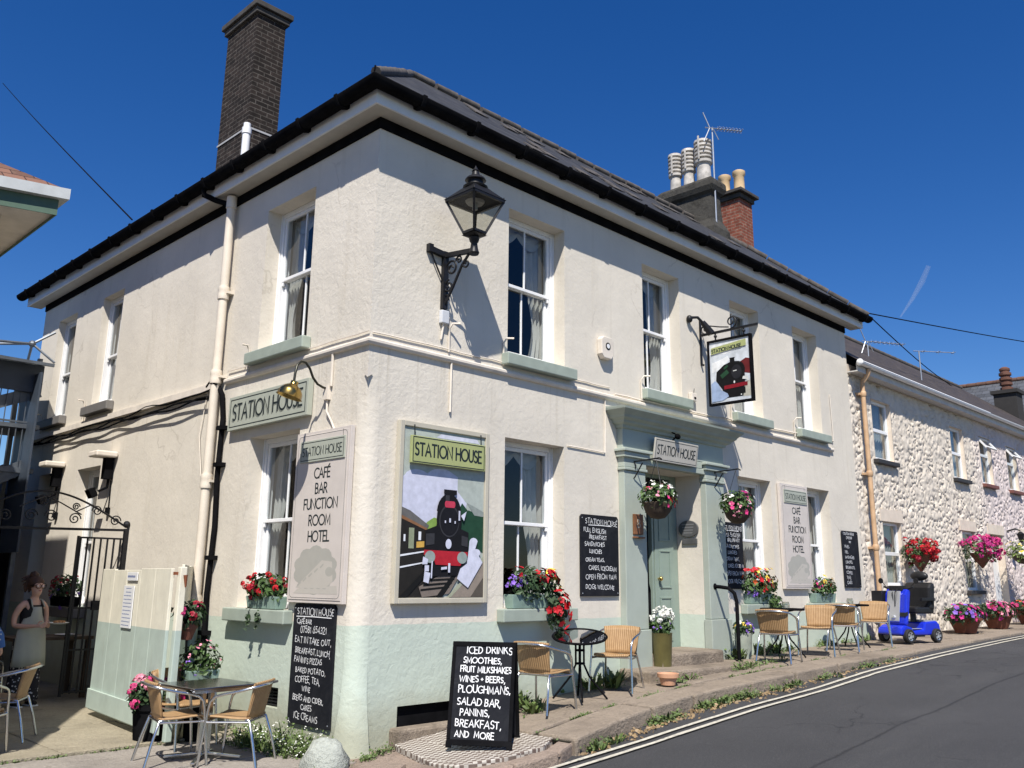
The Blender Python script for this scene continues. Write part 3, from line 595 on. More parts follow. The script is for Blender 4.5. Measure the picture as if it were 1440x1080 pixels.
# ================================================================ lettering: single-stroke capitals drawn as ribbons
def arc(cx,cy,rx,ry,a0,a1,n=9): return [(cx+rx*math.cos(R(a0+(a1-a0)*i/n)),cy+ry*math.sin(R(a0+(a1-a0)*i/n))) for i in range(n+1)]
GL={
'A':(.74,[[(0,0),(.37,1),(.74,0)],[(.13,.34),(.61,.34)]]),
'B':(.52,[[(0,0),(0,1),(.2,1)]+arc(.2,.76,.24,.24,90,-90)+[(.02,.52)],[(.2,.52)]+arc(.22,.26,.28,.26,90,-90)+[(0,0)]]),
'C':(.72,[arc(.5,.5,.5,.5,50,310,16)]),
'D':(.70,[[(0,0),(0,1),(.2,1)]+arc(.2,.5,.48,.5,90,-90,12)+[(0,0)]]),
'E':(.45,[[(.45,1),(0,1),(0,0),(.45,0)],[(0,.52),(.4,.52)]]),
'F':(.43,[[(.43,1),(0,1),(0,0)],[(0,.52),(.38,.52)]]),
'G':(.78,[arc(.5,.5,.5,.5,50,330,16)+[(.93,.45),(.6,.45)]]),
'H':(.64,[[(0,0),(0,1)],[(.64,0),(.64,1)],[(0,.52),(.64,.52)]]),
'I':(.13,[[(.065,0),(.065,1)]]),
'J':(.34,[[(.32,1),(.32,.22)]+arc(.1,.22,.22,.22,0,-130,6)]),
'K':(.58,[[(0,0),(0,1)],[(.55,1),(0,.46)],[(.16,.6),(.58,0)]]),
'L':(.42,[[(0,1),(0,0),(.42,0)]]),
'M':(.82,[[(0,0),(.08,1),(.41,.2),(.74,1),(.82,0)]]),
'N':(.68,[[(0,0),(0,1),(.68,0),(.68,1)]]),
'O':(.98,[arc(.49,.5,.49,.5,90,450,22)]),
'P':(.48,[[(0,0),(0,1),(.2,1)]+arc(.2,.74,.26,.26,90,-90)+[(.02,.48)]]),
'Q':(.98,[arc(.49,.5,.49,.5,90,450,22),[(.6,.25),(1.0,-.08)]]),
'R':(.54,[[(0,0),(0,1),(.2,1)]+arc(.2,.75,.25,.25,90,-90)+[(.02,.5)],[(.2,.5),(.54,0)]]),
'S':(.48,[arc(.25,.75,.22,.25,40,270,10)+arc(.24,.25,.24,.25,90,-140,10)]),
'T':(.62,[[(0,1),(.62,1)],[(.31,1),(.31,0)]]),
'U':(.62,[[(0,1),(0,.3)]+arc(.31,.3,.31,.3,180,360,10)+[(.62,1)]]),
'V':(.68,[[(0,1),(.34,0),(.68,1)]]),
'W':(1.0,[[(0,1),(.26,0),(.5,.85),(.74,0),(1,1)]]),
'X':(.62,[[(0,0),(.62,1)],[(0,1),(.62,0)]]),
'Y':(.62,[[(0,1),(.31,.48),(.62,1)],[(.31,.48),(.31,0)]]),
'Z':(.56,[[(0,1),(.56,1),(0,0),(.56,0)]]),
'0':(.56,[arc(.28,.5,.28,.5,90,450,18)]),'1':(.2,[[(0,.8),(.16,1),(.16,0)]]),
'2':(.5,[arc(.24,.74,.24,.26,160,-30,8)+[(0,0),(.5,0)]]),'3':(.46,[arc(.2,.75,.22,.25,150,-90,8),arc(.2,.26,.25,.26,90,-150,8)]),
'4':(.54,[[(.4,0),(.4,1),(0,.3),(.54,.3)]]),'5':(.46,[[(.42,1),(.06,1),(.03,.58)]+arc(.2,.32,.25,.31,110,-140,9)]),
'6':(.5,[[(.38,1),(.06,.45)]+arc(.25,.28,.23,.28,150,510,16)]),'7':(.46,[[(0,1),(.46,1),(.14,0)]]),
'8':(.48,[arc(.24,.76,.2,.24,-90,270,14),arc(.24,.26,.24,.26,90,450,14)]),'9':(.5,[arc(.25,.72,.23,.27,0,360,14)+[(.46,.6),(.3,0)]]),
',':(.1,[[(.06,.08),(.0,-.16)]]),'.':(.06,[[(.02,0),(.02,.06)]]),"'":(.06,[[(.04,1),(.0,.8)]]),'+':(.36,[[(0,.42),(.36,.42)],[(.18,.6),(.18,.24)]]),
'&':(.6,[[(.6,0),(.12,.7)]+arc(.28,.82,.17,.18,210,-20,8)+[(.05,.4)]+arc(.2,.22,.2,.22,150,300,6)+[(.58,.45)]]),'-':(.3,[[(0,.45),(.3,.45)]]),
}
GL['\u00c9']=(.45,GL['E'][1]+[[(.14,1.12),(.34,1.3)]])
def ribbon(mb,pts,w,y):
    q=[]
    for p in pts:
        if not q or math.hypot(p[0]-q[-1][0],p[1]-q[-1][1])>w*.12: q.append(p)
    if len(q)<2: return
    closed=math.hypot(q[0][0]-q[-1][0],q[0][1]-q[-1][1])<w*.6 and len(q)>6
    n=len(q); L=[];Rr=[]
    for i in range(n):
        a=q[i-1] if i>0 else (q[n-2] if closed else None); b=q[i+1] if i<n-1 else (q[1] if closed else None); c=q[i]
        d1=Vector((c[0]-a[0],c[1]-a[1])).normalized() if a else None
        d2=Vector((b[0]-c[0],b[1]-c[1])).normalized() if b else None
        if d1 is None: d1=d2; 
        if d2 is None: d2=d1
        n1=Vector((-d1.y,d1.x)); n2=Vector((-d2.y,d2.x)); mm=(n1+n2)
        mm=mm.normalized() if mm.length>1e-4 else n1
        k=min(1/max(.35,mm.dot(n1)),1.9)*w/2
        ex=Vector((0,0))
        if a is None: ex=-d2*w*.4
        if b is None: ex=d1*w*.4
        L.append((c[0]+mm.x*k+ex.x,y,c[1]+mm.y*k+ex.y)); Rr.append((c[0]-mm.x*k+ex.x,y,c[1]-mm.y*k+ex.y))
    mb.add(L+Rr,[(i,i+1,n+i+1,n+i) for i in range(n-1)])
def textw(s,h,sp,asp): return sum((.38 if c==' ' else GL[c][0]*asp+sp) for c in s)*h-sp*h
def write(mb,s,x,z,h,w,y=-.001,sp=.17,asp=1.,jit=0,slant=0,rot=0,rng=None,align='l',maxw=None):
    s=s.upper(); tw=textw(s,h,sp,asp)
    if maxw and tw>maxw: asp*=maxw/tw; sp*=maxw/tw; tw=textw(s,h,sp,asp)
    if align=='c': x-=tw/2
    cx=0; k=0
    for ch in s:
        if ch==' ': cx+=.38*h*min(1,asp*1.1); continue
        gw,st=GL[ch]; jy=rng.uniform(-jit,jit)*h if rng else 0; js=1+(rng.uniform(-jit,jit) if rng else 0); ja=rng.uniform(-jit,jit)*.6 if rng else 0
        for q,stk in enumerate(st):
            pts=[]
            for (px,pz) in stk:
                if rng: px+=rng.uniform(-jit,jit)*.22; pz+=rng.uniform(-jit,jit)*.22
                gx=cx+(px*asp+slant*pz+ja*pz)*h*js; gz=pz*h*js+jy
                pts.append((x+gx*math.cos(rot)-gz*math.sin(rot),z+gx*math.sin(rot)+gz*math.cos(rot)))
            ribbon(mb,pts,w,y-.00025*(q+1))
        cx+=(gw*asp+sp)*h
    return tw
def poly2(mb,pts,y): mb.add([(x,y,z) for x,z in pts],[tuple(range(len(pts)))])
def rrect(x0,z0,x1,z1,r,n=5):
    o=[]
    for cx,cz,a in((x1-r,z1-r,0),(x0+r,z1-r,90),(x0+r,z0+r,180),(x1-r,z0+r,270)): o+=arc(cx,cz,r,r,a,a+90,n)
    return o
def frame2(mb,x0,z0,x1,z1,w,y):
    for a in ((x0,z0,x1,z0+w),(x0,z1-w,x1,z1),(x0,z0+w,x0+w,z1-w),(x1-w,z0+w,x1,z1-w)): poly2(mb,[(a[0],a[1]),(a[2],a[1]),(a[2],a[3]),(a[0],a[3])],y)
def ell(cx,cz,rx,rz,n=20): return arc(cx,cz,rx,rz,0,360-360/n,n-1)
PALE=(.60,.545,.465)
M_BOARDC=simple('menu_board_cream',(.60,.54,.49),.5,amt=.05,bump=.05); M_TABG=simple('sign_tablet_green',(.40,.42,.35),.5,amt=.04,bump=.03)
M_ART=simple('sign_art_grey',(.40,.385,.34),.5,amt=.04,bump=0)
def board(mb,x0,z0,x1,z1,t): mb.box((x0,-t,z0),(x1,-.002,z1))
# fascia sign over the side window
t=thing('shop_sign','long pale green STATION HOUSE board under the brass swan neck lamp','sign',(0,2.70,1.71),LEFT)
m=MB(); m.box((0,-.075,0),(1.73,-.01,.41)); m.build('sign_board',M_TABG,t,bev=.004)
m=MB(); frame2(m,.04,.035,1.69,.375,.012,-.0762); write(m,'STATION HOUSE',.115,.12,.185,.024,-.077,sp=.16,maxw=1.50); m.build('lettering',M_INK,t)
m=MB(); write(m,'STATION HOUSE',.097,.103,.185,.02,-.0757,sp=.16,maxw=1.50); m.build('letter_shadow',simple('letter_shade',(.2,.21,.18)),t)
# tall menu boards
def menu_board(label,loc,rotz,w,h):
    t=thing('menu_sign',label,'sign',loc,rotz,'tall cream cafe signs'); k=h
    m=MB(); m.box((0,-.06,0),(w,-.01,h)); m.box((.03,-.066,.03),(w-.03,-.0602,h-.03)); m.build('sign_board',M_BOARDC,t,bev=.008)
    m=MB(); m.prism([(w*.10,h*.815),(w*.93,h*.815),(w*.93,h*.945),(w*.10,h*.945)],-.078,-.0664); m.build('name_tablet',M_TABG,t,bev=.003)
    m=MB(); frame2(m,w*.12,h*.825,w*.91,h*.935,.008,-.0785); write(m,'STATION HOUSE',w*.515,h*.853,h*.05,.011,-.079,align='c',maxw=w*.72)
    for q,(tx,zz) in enumerate((('CAF\u00c9',.715),('BAR',.625),('FUNCTION',.535),('ROOM',.440),('HOTEL',.347))): write(m,tx,w*.53,h*zz,h*.058,.0165,-.0668,sp=.15,align='c',maxw=w*.78)
    pts=rrect(.05,.05,w-.05,h-.04,.05); 
    for q in range(len(pts)): ribbon(m,[pts[q],pts[(q+1)%len(pts)]],.004,-.0666)
    for xx in (.16*w,.87*w): m.box((xx,-.067,h*.945),(xx+.006,-.0662,h*.985))
    m.build('lettering',M_INK,t)
    a=MB() # faint engine picture: smoke, bank and boiler
    cl=[]
    for i in range(40):
        th=2*math.pi*i/40; rr=.5+.06*abs(math.sin(th*5)); cl.append((w*.5+w*.72*rr*math.cos(th),h*.185+h*.25*rr*math.sin(th)))
    poly2(a,cl,-.0667); a.build('engine_picture',M_ART,t)
    hz=lambda q: h*(.035+(q-.06)*.85)
    b=MB(); poly2(b,[(w*.16,hz(.12)),(w*.62,hz(.30)),(w*.80,hz(.29)),(w*.83,hz(.16)),(w*.72,hz(.125)),(w*.3,hz(.11))],-.0671); poly2(b,[(w*.12,hz(.08)),(w*.2,hz(.11)),(w*.9,hz(.135)),(w*.92,hz(.08))],-.0672)
    b.build('picture_light',simple('sign_art_pale',(.50,.465,.41),.5,amt=.03,bump=0),t)
    c=MB(); poly2(c,ell(w*.76,hz(.225),w*.07,hz(.05)),-.0675)
    for q in range(5): poly2(c,[(w*(.2+q*.1),hz(.125+q*.03)),(w*(.26+q*.1),hz(.15+q*.03)),(w*(.25+q*.1),hz(.16+q*.03)),(w*(.19+q*.1),hz(.137+q*.03))],-.0676)
    for q in range(4): poly2(c,ell(w*(.36+q*.11),hz(.115),w*.035,hz(.016),12),-.0677)
    c.build('picture_dark',M_ART,t)
    return t
menu_board('tall cream cafe sign beside the geranium window on the side wall',(0,1.14,-.24),LEFT,.985,1.75)
menu_board('tall cream cafe sign between the two street windows right of the door',(8.24,0,-.08),0,.94,1.68)
# the big locomotive poster
def loco_art(t,w,h,d0):
    # all co-ordinates are fractions of the picture (x right, z up); nested sheets half a millimetre apart
    lay=[0]
    def P(mat,polys,name):
        m=MB()
        for p in polys:
            lay[0]+=1; poly2(m,[(x*w,z*h) for x,z in p],d0-.0006*lay[0])
        m.build(name,mat,t)
    flat=lambda n,c: simple('print_'+n,c,.6,amt=.12,scale=14,bump=0,spec=.12)
    P(flat('sky',(.40,.44,.40)),[[(0,0),(1,0),(1,1),(0,1)]],'printed_sky')
    P(flat('smoke',(.56,.57,.68)),[[(0,.42),(0,.70)]+arc(.17,.70,.15,.05,170,40,6)+arc(.46,.72,.17,.05,150,60,6)+[(.66,.73),(.66,.64),(.78,.57),(.76,.50),(.5,.46),(.3,.42)],[(.38,.96),(.92,.96),(.98,.86),(.98,.92),(.9,.985),(.44,.985)]],'printed_smoke')
    P(flat('hill',(.22,.34,.08)),[[(.25,.40),(.3,.44),(.38,.47),(.45,.46),(.46,.38),(.28,.37)]],'printed_tree')
    P(flat('carriage',(.02,.06,.035)),[[(.80,.30),(.80,.53),(1,.50),(1,.27)],[(.62,.30),(.62,.47),(.72,.57),(.84,.5),(.84,.28)]],'printed_carriage')
    P(flat('carroof',(.26,.29,.27)),[[(.78,.575),(.88,.555),(1,.525),(1,.495),(.88,.50)]],'printed_carriage_roof')
    P(flat('station',(.022,.02,.018)),[[(0,.26),(0,.46),(.30,.40),(.30,.27)],[(0,0),(0,.27),(.36,.29),(.75,.25),(.7,.12),(.42,0)]],'printed_station')
    P(flat('stroof',(.13,.125,.12)),[[(0,.52),(.1,.50),(.32,.42),(.30,.40),(0,.47)]],'printed_station_roof')
    P(flat('eave',(.24,.12,.06)),[[(0,.472),(.30,.402),(.30,.388),(0,.452)]],'printed_eave')
    P(flat('post',(.26,.29,.19)),[[(.09,.28),(.15,.28),(.15,.40),(.09,.40)]],'printed_door')
    P(flat('amber',(.60,.36,.08)),[[(.18,.285),(.27,.29),(.27,.325),(.18,.32)]],'printed_bench')
    P(flat('white',(.74,.75,.78)),[[(.2,.33),(.23,.33),(.23,.38),(.2,.38)],[(0,.232),(.36,.27),(.36,.277),(0,.243)],[(0,.165),(.3,.20),(.3,.207),(0,.175)],[(.03,.32),(.05,.32),(.05,.36),(.03,.36)]],'printed_lines')
    P(flat('ballast',(.20,.165,.14)),[[(.22,.06),(.60,.165),(.74,.16),(.58,.02),(.26,.0)]],'printed_track')
    P(flat('rail',(.012,.012,.012)),[[(.0,.0),(.09,0),(.42,.20),(.36,.20)],[(.42,.0),(.5,0),(.72,.17),(.68,.18)]]+[[(.24+.03*q,.035+.028*q),(.58+.03*q,.055+.024*q),(.58+.03*q,.066+.024*q),(.24+.03*q,.047+.028*q)] for q in range(4)],'printed_rails')
    P(flat('platform',(.27,.225,.185)),[[(.55,0),(1,.245),(1,0)]],'printed_platform')
    P(flat('edge',(.36,.37,.27)),[[(.55,0),(.60,0),(1,.215),(1,.25)]],'printed_platform_edge')
    P(flat('platdark',(.10,.085,.07)),[[(.84,0),(1,.12),(1,0)]],'printed_platform_side')
    P(flat('engine',(.012,.012,.014)),[[(.27,.25),(.27,.39),(.40,.42),(.42,.5)]+arc(.55,.50,.15,.12,175,5,12)+[(.70,.5),(.70,.41),(.80,.39),(.80,.25)],ell(.555,.46,.155,.125,26),[(.34,.12),(.34,.25),(.76,.25),(.76,.13)],[(.48,.55),(.62,.55),(.605,.61),(.64,.62),(.64,.645),(.48,.645),(.48,.62),(.50,.61)]],'printed_engine')
    P(flat('engrey',(.04,.04,.045)),[ell(.555,.455,.125,.10,26),[(.28,.30),(.38,.31),(.38,.375),(.28,.37)],[(.71,.31),(.79,.30),(.79,.36),(.71,.37)],[(.5,.56),(.55,.56),(.55,.61),(.5,.61)]],'printed_smokebox')
    P(flat('engdk',(.013,.013,.016)),[ell(.555,.455,.112,.088,26)],'printed_smokebox_door')
    P(flat('red',(.42,.022,.035)),[[(.26,.245),(.79,.245),(.79,.27),(.26,.275)],[(.40,.19),(.70,.185),(.76,.245),(.36,.245)]],'printed_buffer_beam')
    P(flat('plate',(.50,.05,.09)),[rrect(.49,.535,.62,.575,.018,3)],'printed_headboard')
    P(flat('buffer',(.28,.33,.31)),[ell(.33,.235,.062,.036,18),ell(.72,.235,.062,.036,18)],'printed_buffers')
    P(flat('steam',(.60,.61,.72)),[[(.70,.17),(.66,.11),(.80,.055),(.98,.21),(.93,.25)]+arc(.90,.27,.05,.022,-30,110,5)+arc(.86,.33,.055,.03,20,170,6)+[(.80,.28),(.78,.2)],[(.24,.19),(.30,.19),(.31,.22),(.25,.235)],[(.26,.09),(.32,.08),(.34,.14),(.27,.15)],[(.27,.15),(.32,.15),(.32,.185),(.27,.185)],ell(.545,.315,.036,.03,16),[(.69,.49),(.76,.52),(.73,.46)],[(.66,.46),(.68,.46),(.68,.52),(.66,.52)],[(.545,.445),(.565,.445),(.565,.47),(.545,.47)],[(.49,.44),(.505,.44),(.505,.455),(.49,.455)],[(.61,.44),(.625,.44),(.625,.455),(.61,.455)],[(.545,.145),(.57,.145),(.57,.2),(.545,.2)],[(.34,.11),(.355,.11),(.36,.21),(.345,.21)],[(.46,.16),(.53,.165),(.53,.18),(.46,.175)]],'printed_steam')
    return lay[0]
t=thing('poster_sign','large framed steam engine picture board with olive STATION HOUSE tablet beside the corner','sign',(.39,0,-.235))
PW,PH=1.265,1.835
m=MB(); m.box((0,-.055,0),(PW,-.01,PH)); m.box((.0,-.075,0),(.055,-.0552,PH)); m.box((PW-.055,-.075,0),(PW,-.0552,PH)); m.box((.0552,-.075,0),(PW-.0552,-.0552,.055)); m.box((.0552,-.075,PH-.055),(PW-.0552,-.0552,PH))
m.build('frame',simple('poster_frame',(.50,.46,.37),.5,amt=.05),t,bev=.006)
pa=bpy.data.objects.new('picture',None); COL.objects.link(pa); pa.parent=t; pa.location=(.062,0,.062)
loco_art(pa,PW-.124,PH-.124,-.0556)
M_OLIVE=simple('olive_tablet',(.37,.40,.17),.5,amt=.04,bump=.03)
m=MB(); m.box((.12,-.115,1.40),(PW-.10,-.08,1.685)); m.build('name_tablet',M_OLIVE,t,bev=.004)
m=MB(); frame2(m,.135,1.41,PW-.115,1.675,.01,-.1158); write(m,'STATION HOUSE',PW/2+.005,1.485,.125,.02,-.1162,align='c',maxw=.93)
for xx in (.17,PW-.15): m.tube([(xx,-.095,1.685),(xx,-.088,1.80)],.007,6)
m.build('lettering',M_INK,t)
# hand chalked boards
def chalk_board(label,loc,rotz,w,h,lines,group='black chalk menu boards on the walls',under=(),round_top=False,seed=1,lw=.011):
    t=thing('chalk_board',label,'menu board',loc,rotz,group)
    m=MB(); p=[(0,0),(w,0),(w,h-.03)]+[(w-.03,h),(.03,h)]+[(0,h-.03)]; m.prism(p,-.03,-.006); m.build('board',M_BOARD,t,bev=.003)
    m=MB(); rng=random.Random(seed)
    for tx,x,z,hh in lines: write(m,tx,x*w,z*h,hh*.8,lw*.58,-.0308,sp=.24,jit=.12,rng=rng,rot=rng.uniform(-.03,.01),maxw=w*(.98-x)-.01)
    for x0,x1,z in under: ribbon(m,[(x0*w,z*h),((x0+x1)/2*w,z*h+.004),(x1*w,z*h)],lw*.8,-.0312)
    m.build('chalk_writing',M_CHALK,t)
    m=MB()
    for xx,zz in ((.03,.035),(w-.03,.035),(.03,h-.045),(w-.03,h-.045)): m.ball((xx,-.031,zz),(.008,.004,.008),6,4)
    m.build('screw',M_STEEL,t); return t
LW=[('STATION HOUSE',.10,.905,.082),('CAF\u00c9 BAR',.10,.83,.055),('07581 654321',.20,.755,.075),('EAT IN TAKE OUT,',.08,.67,.07),('BREAKFAST, LUNCH,',.10,.585,.062),("PANINI'S PIZZAS",.09,.505,.062),('BAKED POTATO,',.14,.425,.062),('COFFEE, TEA,',.14,.345,.066),('WINE',.32,.272,.06),('BEERS AND CIDER,',.11,.195,.06),('CAKES',.32,.125,.058),('ICE CREAMS',.16,.045,.07)]
chalk_board('tall chalk board listing food with phone number on the pale green side wall',(0,1.035,-1.395),LEFT,.735,1.145,LW,under=((.08,.92,.89),),seed=2)
LD=[('STATION HOUSE',.12,.89,.075),('FULL ENGLISH',.08,.785,.065),('BREAKFAST',.22,.705,.06),('SANDWICHES',.10,.615,.058),('LUNCHES',.22,.525,.055),('CREAM TEAS,',.12,.425,.055),('CAKES, ICECREAM',.20,.325,.06),('OPEN FROM 9AM',.12,.205,.07),('DOGS WELCOME',.12,.09,.065)]
chalk_board('chalk menu board left of the doorway, DOGS WELCOME on its last line',(3.27,0,-.175),0,.745,.985,LD,under=((.2,.8,.87),),seed=3)
chalk_board('chalk menu board right of the doorway half behind a hanging basket',(6.50,0,-.085),0,.56,.97,LD,under=((.2,.8,.87),),seed=4,lw=.010)
LR=[('STATION HOUSE',.10,.93,.05),('CAFE BAR',.24,.86,.05),('HOT',.4,.79,.035),('WINES,',.10,.70,.06),('PIES,',.12,.60,.06),('SANDWICHES',.10,.515,.055),('LUNCHES,',.12,.425,.058),('BREAKFASTS,',.10,.33,.055),('COFFEE,',.12,.24,.06),('TEAS,',.12,.15,.06),('CAKES',.12,.06,.06)]
chalk_board('chalk menu board at the far right end of the cream wall by the tan downpipe',(10.45,0,-.055),0,.65,.99,LR,seed=5,lw=.010)
# name board over the door
t=thing('door_sign','small STATION HOUSE name board tilted over the doorway','sign',(4.63,-.14,1.60))
Mx=Matrix.Rotation(R(-14),4,'X')
m=MB(); m.box((0,-.03,0),(1.03,-.005,.31)); o=m.build('sign_board',simple('door_board',(.52,.49,.43),.5,amt=.05),t,bev=.005); o.rotation_euler.x=R(9)
m=MB(); frame2(m,.02,.02,1.01,.29,.008,-.0308); write(m,'STATION HOUSE',.515,.10,.12,.016,-.0315,align='c',maxw=.9); o2=m.build('lettering',M_INK,t); o2.rotation_euler.x=R(9)
m=MB(); m.tube([(.45,-.03,.31),(.45,-.12,.38),(.45,-.02,.43)],.012,6); m.ball((.45,-.12,.36),(.05,.04,.04),8,5); m.build('lamp_head',M_BLACK,t,smooth=60)
# plaque in the porch, number plate, box
t=thing('oval_plaque','oval grey metal plaque on the cream side of the porch','plaque',(5.97,.20,.74),math.pi/2*-1)
# plaque faces -x: local x along -y, so use LEFT
t.rotation_euler.z=LEFT
m=MB(); m.prism(ell(0,.02,.17,.12,24),-.03,-.002); m.box((-.12,-.02,-.20),(.14,-.002,-.12)); m.build('plate',simple('grey_plaque',(.18,.18,.18),.45,.6,amt=.2),t,bev=.006)
m=MB(); 
for q in range(4): ribbon(m,[(-.10+.01*q,.08-.04*q),(.10-.01*q,.08-.04*q)],.012,-.0305)
m.build('raised_lines',simple('plaque_light',(.42,.42,.42),.4,.6),t)
t=thing('number_plate','small brown wooden plate on the left door pilaster','plaque',(4.22,PD,.60))
m=MB(); m.box((0,-.03,0),(.2,-.003,.26)); m.box((-.01,-.05,-.05),(.21,-.003,-.03)); m.build('plate',simple('brown_plate',(.20,.085,.035),.5,amt=.3),t,bev=.006)
m=MB(); write(m,'B',.075,.09,.1,.016,-.0308); m.build('figure',simple('plate_paint',(.5,.42,.32)),t)
t=thing('alarm_box','cream bell shaped burglar alarm box high on the street wall','alarm box',(3.66,0,2.86))
m=MB(); m.prism([(0,.06),(.05,.0),(.20,.0),(.25,.06),(.25,.26),(.21,.30),(.04,.30),(0,.26)],-.09,-.003); m.build('case',M_LEDGE,t,bev=.012)
m=MB(); m.prism(ell(.125,.17,.05,.05,18),-.0945,-.0905); m.build('ring_mark',M_BLACK,t); m=MB(); m.prism(ell(.125,.17,.032,.032,18),-.0975,-.0948); m.build('ring_centre',M_WHITE,t)
t=thing('junction_box','small cream sensor box beside the upper window by the pub sign','sensor box',(5.77,0,2.60))
m=MB(); m.box((0,-.07,0),(.13,-.003,.12)); m.build('case',M_LEDGE,t,bev=.01); m=MB(); m.tube([(.1,-.03,.12),(.12,-.03,.2)],.005,5); m.box((.05,-.075,.03),(.1,-.0702,.06)); m.build('sensor',M_BLACK,t)
# ---------------------------------------------------------------- hanging pub sign on its bracket (in a plane across the pavement)
t=thing('hanging_sign','double sided pictorial pub sign with black frame hanging from an iron bracket','pub sign',(6.15,0,2.5))
SY0,SY1,SZ0,SZ1=-.13,-.87,.05,1.05
m=MB(); fw=.035
for a,b in (((-.03,SY1,SZ0),(.03,SY0,SZ0+fw)),((-.03,SY1,SZ1-fw),(.03,SY0,SZ1)),((-.03,SY1,SZ0+fw),(.03,SY1+fw,SZ1-fw)),((-.03,SY0-fw,SZ0+fw),(.03,SY0,SZ1-fw))): m.box(a,b)
m.box((-.012,SY1+fw,SZ0+fw),(.012,SY0-fw,SZ1-fw)); m.build('frame',M_BLACK,t,bev=.004)
m=MB()
m.box((-.02,-.02,.72),(.02,.0-.002,1.42)); m.bar((0,-.0,1.17),(0,-.98,1.17),.03,.035); m.bar((0,0,.72),(0,-.05,.70),.03)
def spiral(c,r0,turn,a0,dirn=1,n=26,plane='yz'):
    o=[]
    for i in range(n+1):
        s_=i/n; a=a0+dirn*turn*2*math.pi*s_; r=r0*(1-.82*s_); p=(c[0],c[1]+r*math.cos(a),c[2]+r*math.sin(a)) if plane=='yz' else (c[0]+r*math.cos(a),c[1],c[2]+r*math.sin(a)); o.append(p)
    return o
m.tube(spiral((0,-.10,1.26),.08,1.4,-math.pi/2,1),.011,6); m.tube(spiral((0,-.55,1.29),.1,1.4,-math.pi/2,-1),.011,6); m.tube([(0,-.15,1.30),(0,-.35,1.245),(0,-.5,1.215)],.01,6)
for y in (-.27,-.75): m.tube([(0,y,1.16),(0,y,1.05)],.014,6); m.ball((0,y,1.11),.026,8,5)
m.build('bracket',M_IRON,t,smooth=60)
def hang_art(sgn):
    e=bpy.data.objects.new('picture',None); COL.objects.link(e); e.parent=t; e.location=(sgn*.012,(SY0-fw) if sgn<0 else SY1+fw,SZ0+fw); e.rotation_euler.z=LEFT if sgn<0 else -LEFT
    w=SY0-SY1-2*fw; h=SZ1-SZ0-2*fw; lay=[0]
    def P(name,c,polys):
        m=MB()
        for p in polys: lay[0]+=1; poly2(m,[(x*w,z*h) for x,z in p],-.0006*lay[0]-.0005)
        m.build(name,simple('hang_'+name,c,.6,amt=.2,scale=9,bump=0,spec=.1),e)
    P('painted_sky',(.55,.58,.62),[[(0,0),(1,0),(1,1),(0,1)]])
    P('painted_cloud',(.70,.71,.72),[[(.05,.5),(.3,.55),(.5,.68),(.45,.74),(.3,.7),(.05,.66)],[(0,.8),(.4,.78),(.95,.86),(.95,.97),(0,.95)]])
    P('painted_bank',(.45,.43,.36),[[(.8,.05),(1,.05),(1,.3),(.85,.28)]])
    P('painted_coach',(.12,.018,.02),[[(.72,.45),(.72,.60),(.9,.66),(1,.64),(1,.4)]])
    P('painted_engine',(.009,.009,.01),[[(.14,.36),(.16,.50),(.35,.60),(.55,.64)]+arc(.68,.48,.19,.15,90,-20,8)+[(.86,.30),(.82,.12),(.80,.06),(.40,.06),(.30,.2)],[(.50,.6),(.63,.6),(.62,.68),(.64,.70),(.5,.70),(.51,.68)],[(.3,.1),(.86,.1),(.86,.2),(.3,.2)]])
    P('painted_boiler',(.02,.06,.032),[[(.25,.44),(.42,.52),(.48,.46),(.3,.38)],[(.34,.55),(.44,.60),(.46,.56),(.36,.52)]])
    P('painted_door',(.02,.02,.024),[ell(.66,.46,.13,.115,20)])
    P('painted_beam',(.20,.012,.02),[[(.34,.2),(.92,.22),(.92,.28),(.34,.26)]])
    P('painted_steam',(.28,.36,.52),[[(.02,.02),(.02,.32),(.12,.36),(.2,.3),(.26,.2),(.42,.13),(.45,.08),(.3,.03)]])
    P('painted_light',(.6,.6,.58),[ell(.60,.30,.02,.022,10),[(.58,.47),(.67,.475),(.67,.49),(.58,.485)],ell(.76,.085,.018,.012,8),[(.8,.33),(.9,.31),(.9,.27),(.95,.3),(.93,.37),(.82,.37)]])
    m=MB(); 
    for q in [((.05,.80),(.93,.86),(.93,.965),(.05,.905))]: poly2(m,[(x*w,z*h) for x,z in q],-.0006*lay[0]-.004)
    m.build('name_tablet',M_OLIVE,e); m=MB(); write(m,'STATION HOUSE',.07*w,.822*h,.055*h,.012,-.0006*lay[0]-.005,maxw=.84*w,rot=.05); m.build('lettering',M_INK,e)
hang_art(-1); hang_art(1)
t=thing('sign_spotlight','small black spotlight on the wall above the hanging pub sign','spotlight',(5.80,0,3.86))
m=MB(); m.ball((.02,-.04,0),(.05,.05,.06),10,6); m.tube([(.02,-.05,.02),(.12,-.12,.03),(.22,-.16,-.06)],.022,8); m.tube([(.2,-.15,-.03),(.27,-.19,-.13),(.32,-.22,-.2)],[.04,.055,.06],10); m.build('housing',M_IRON,t,smooth=60)
m=MB(); m.tube([(.318,-.218,-.196),(.33,-.226,-.216)],[.055,.052],10); m.build('lens',M_CLEAR,t)
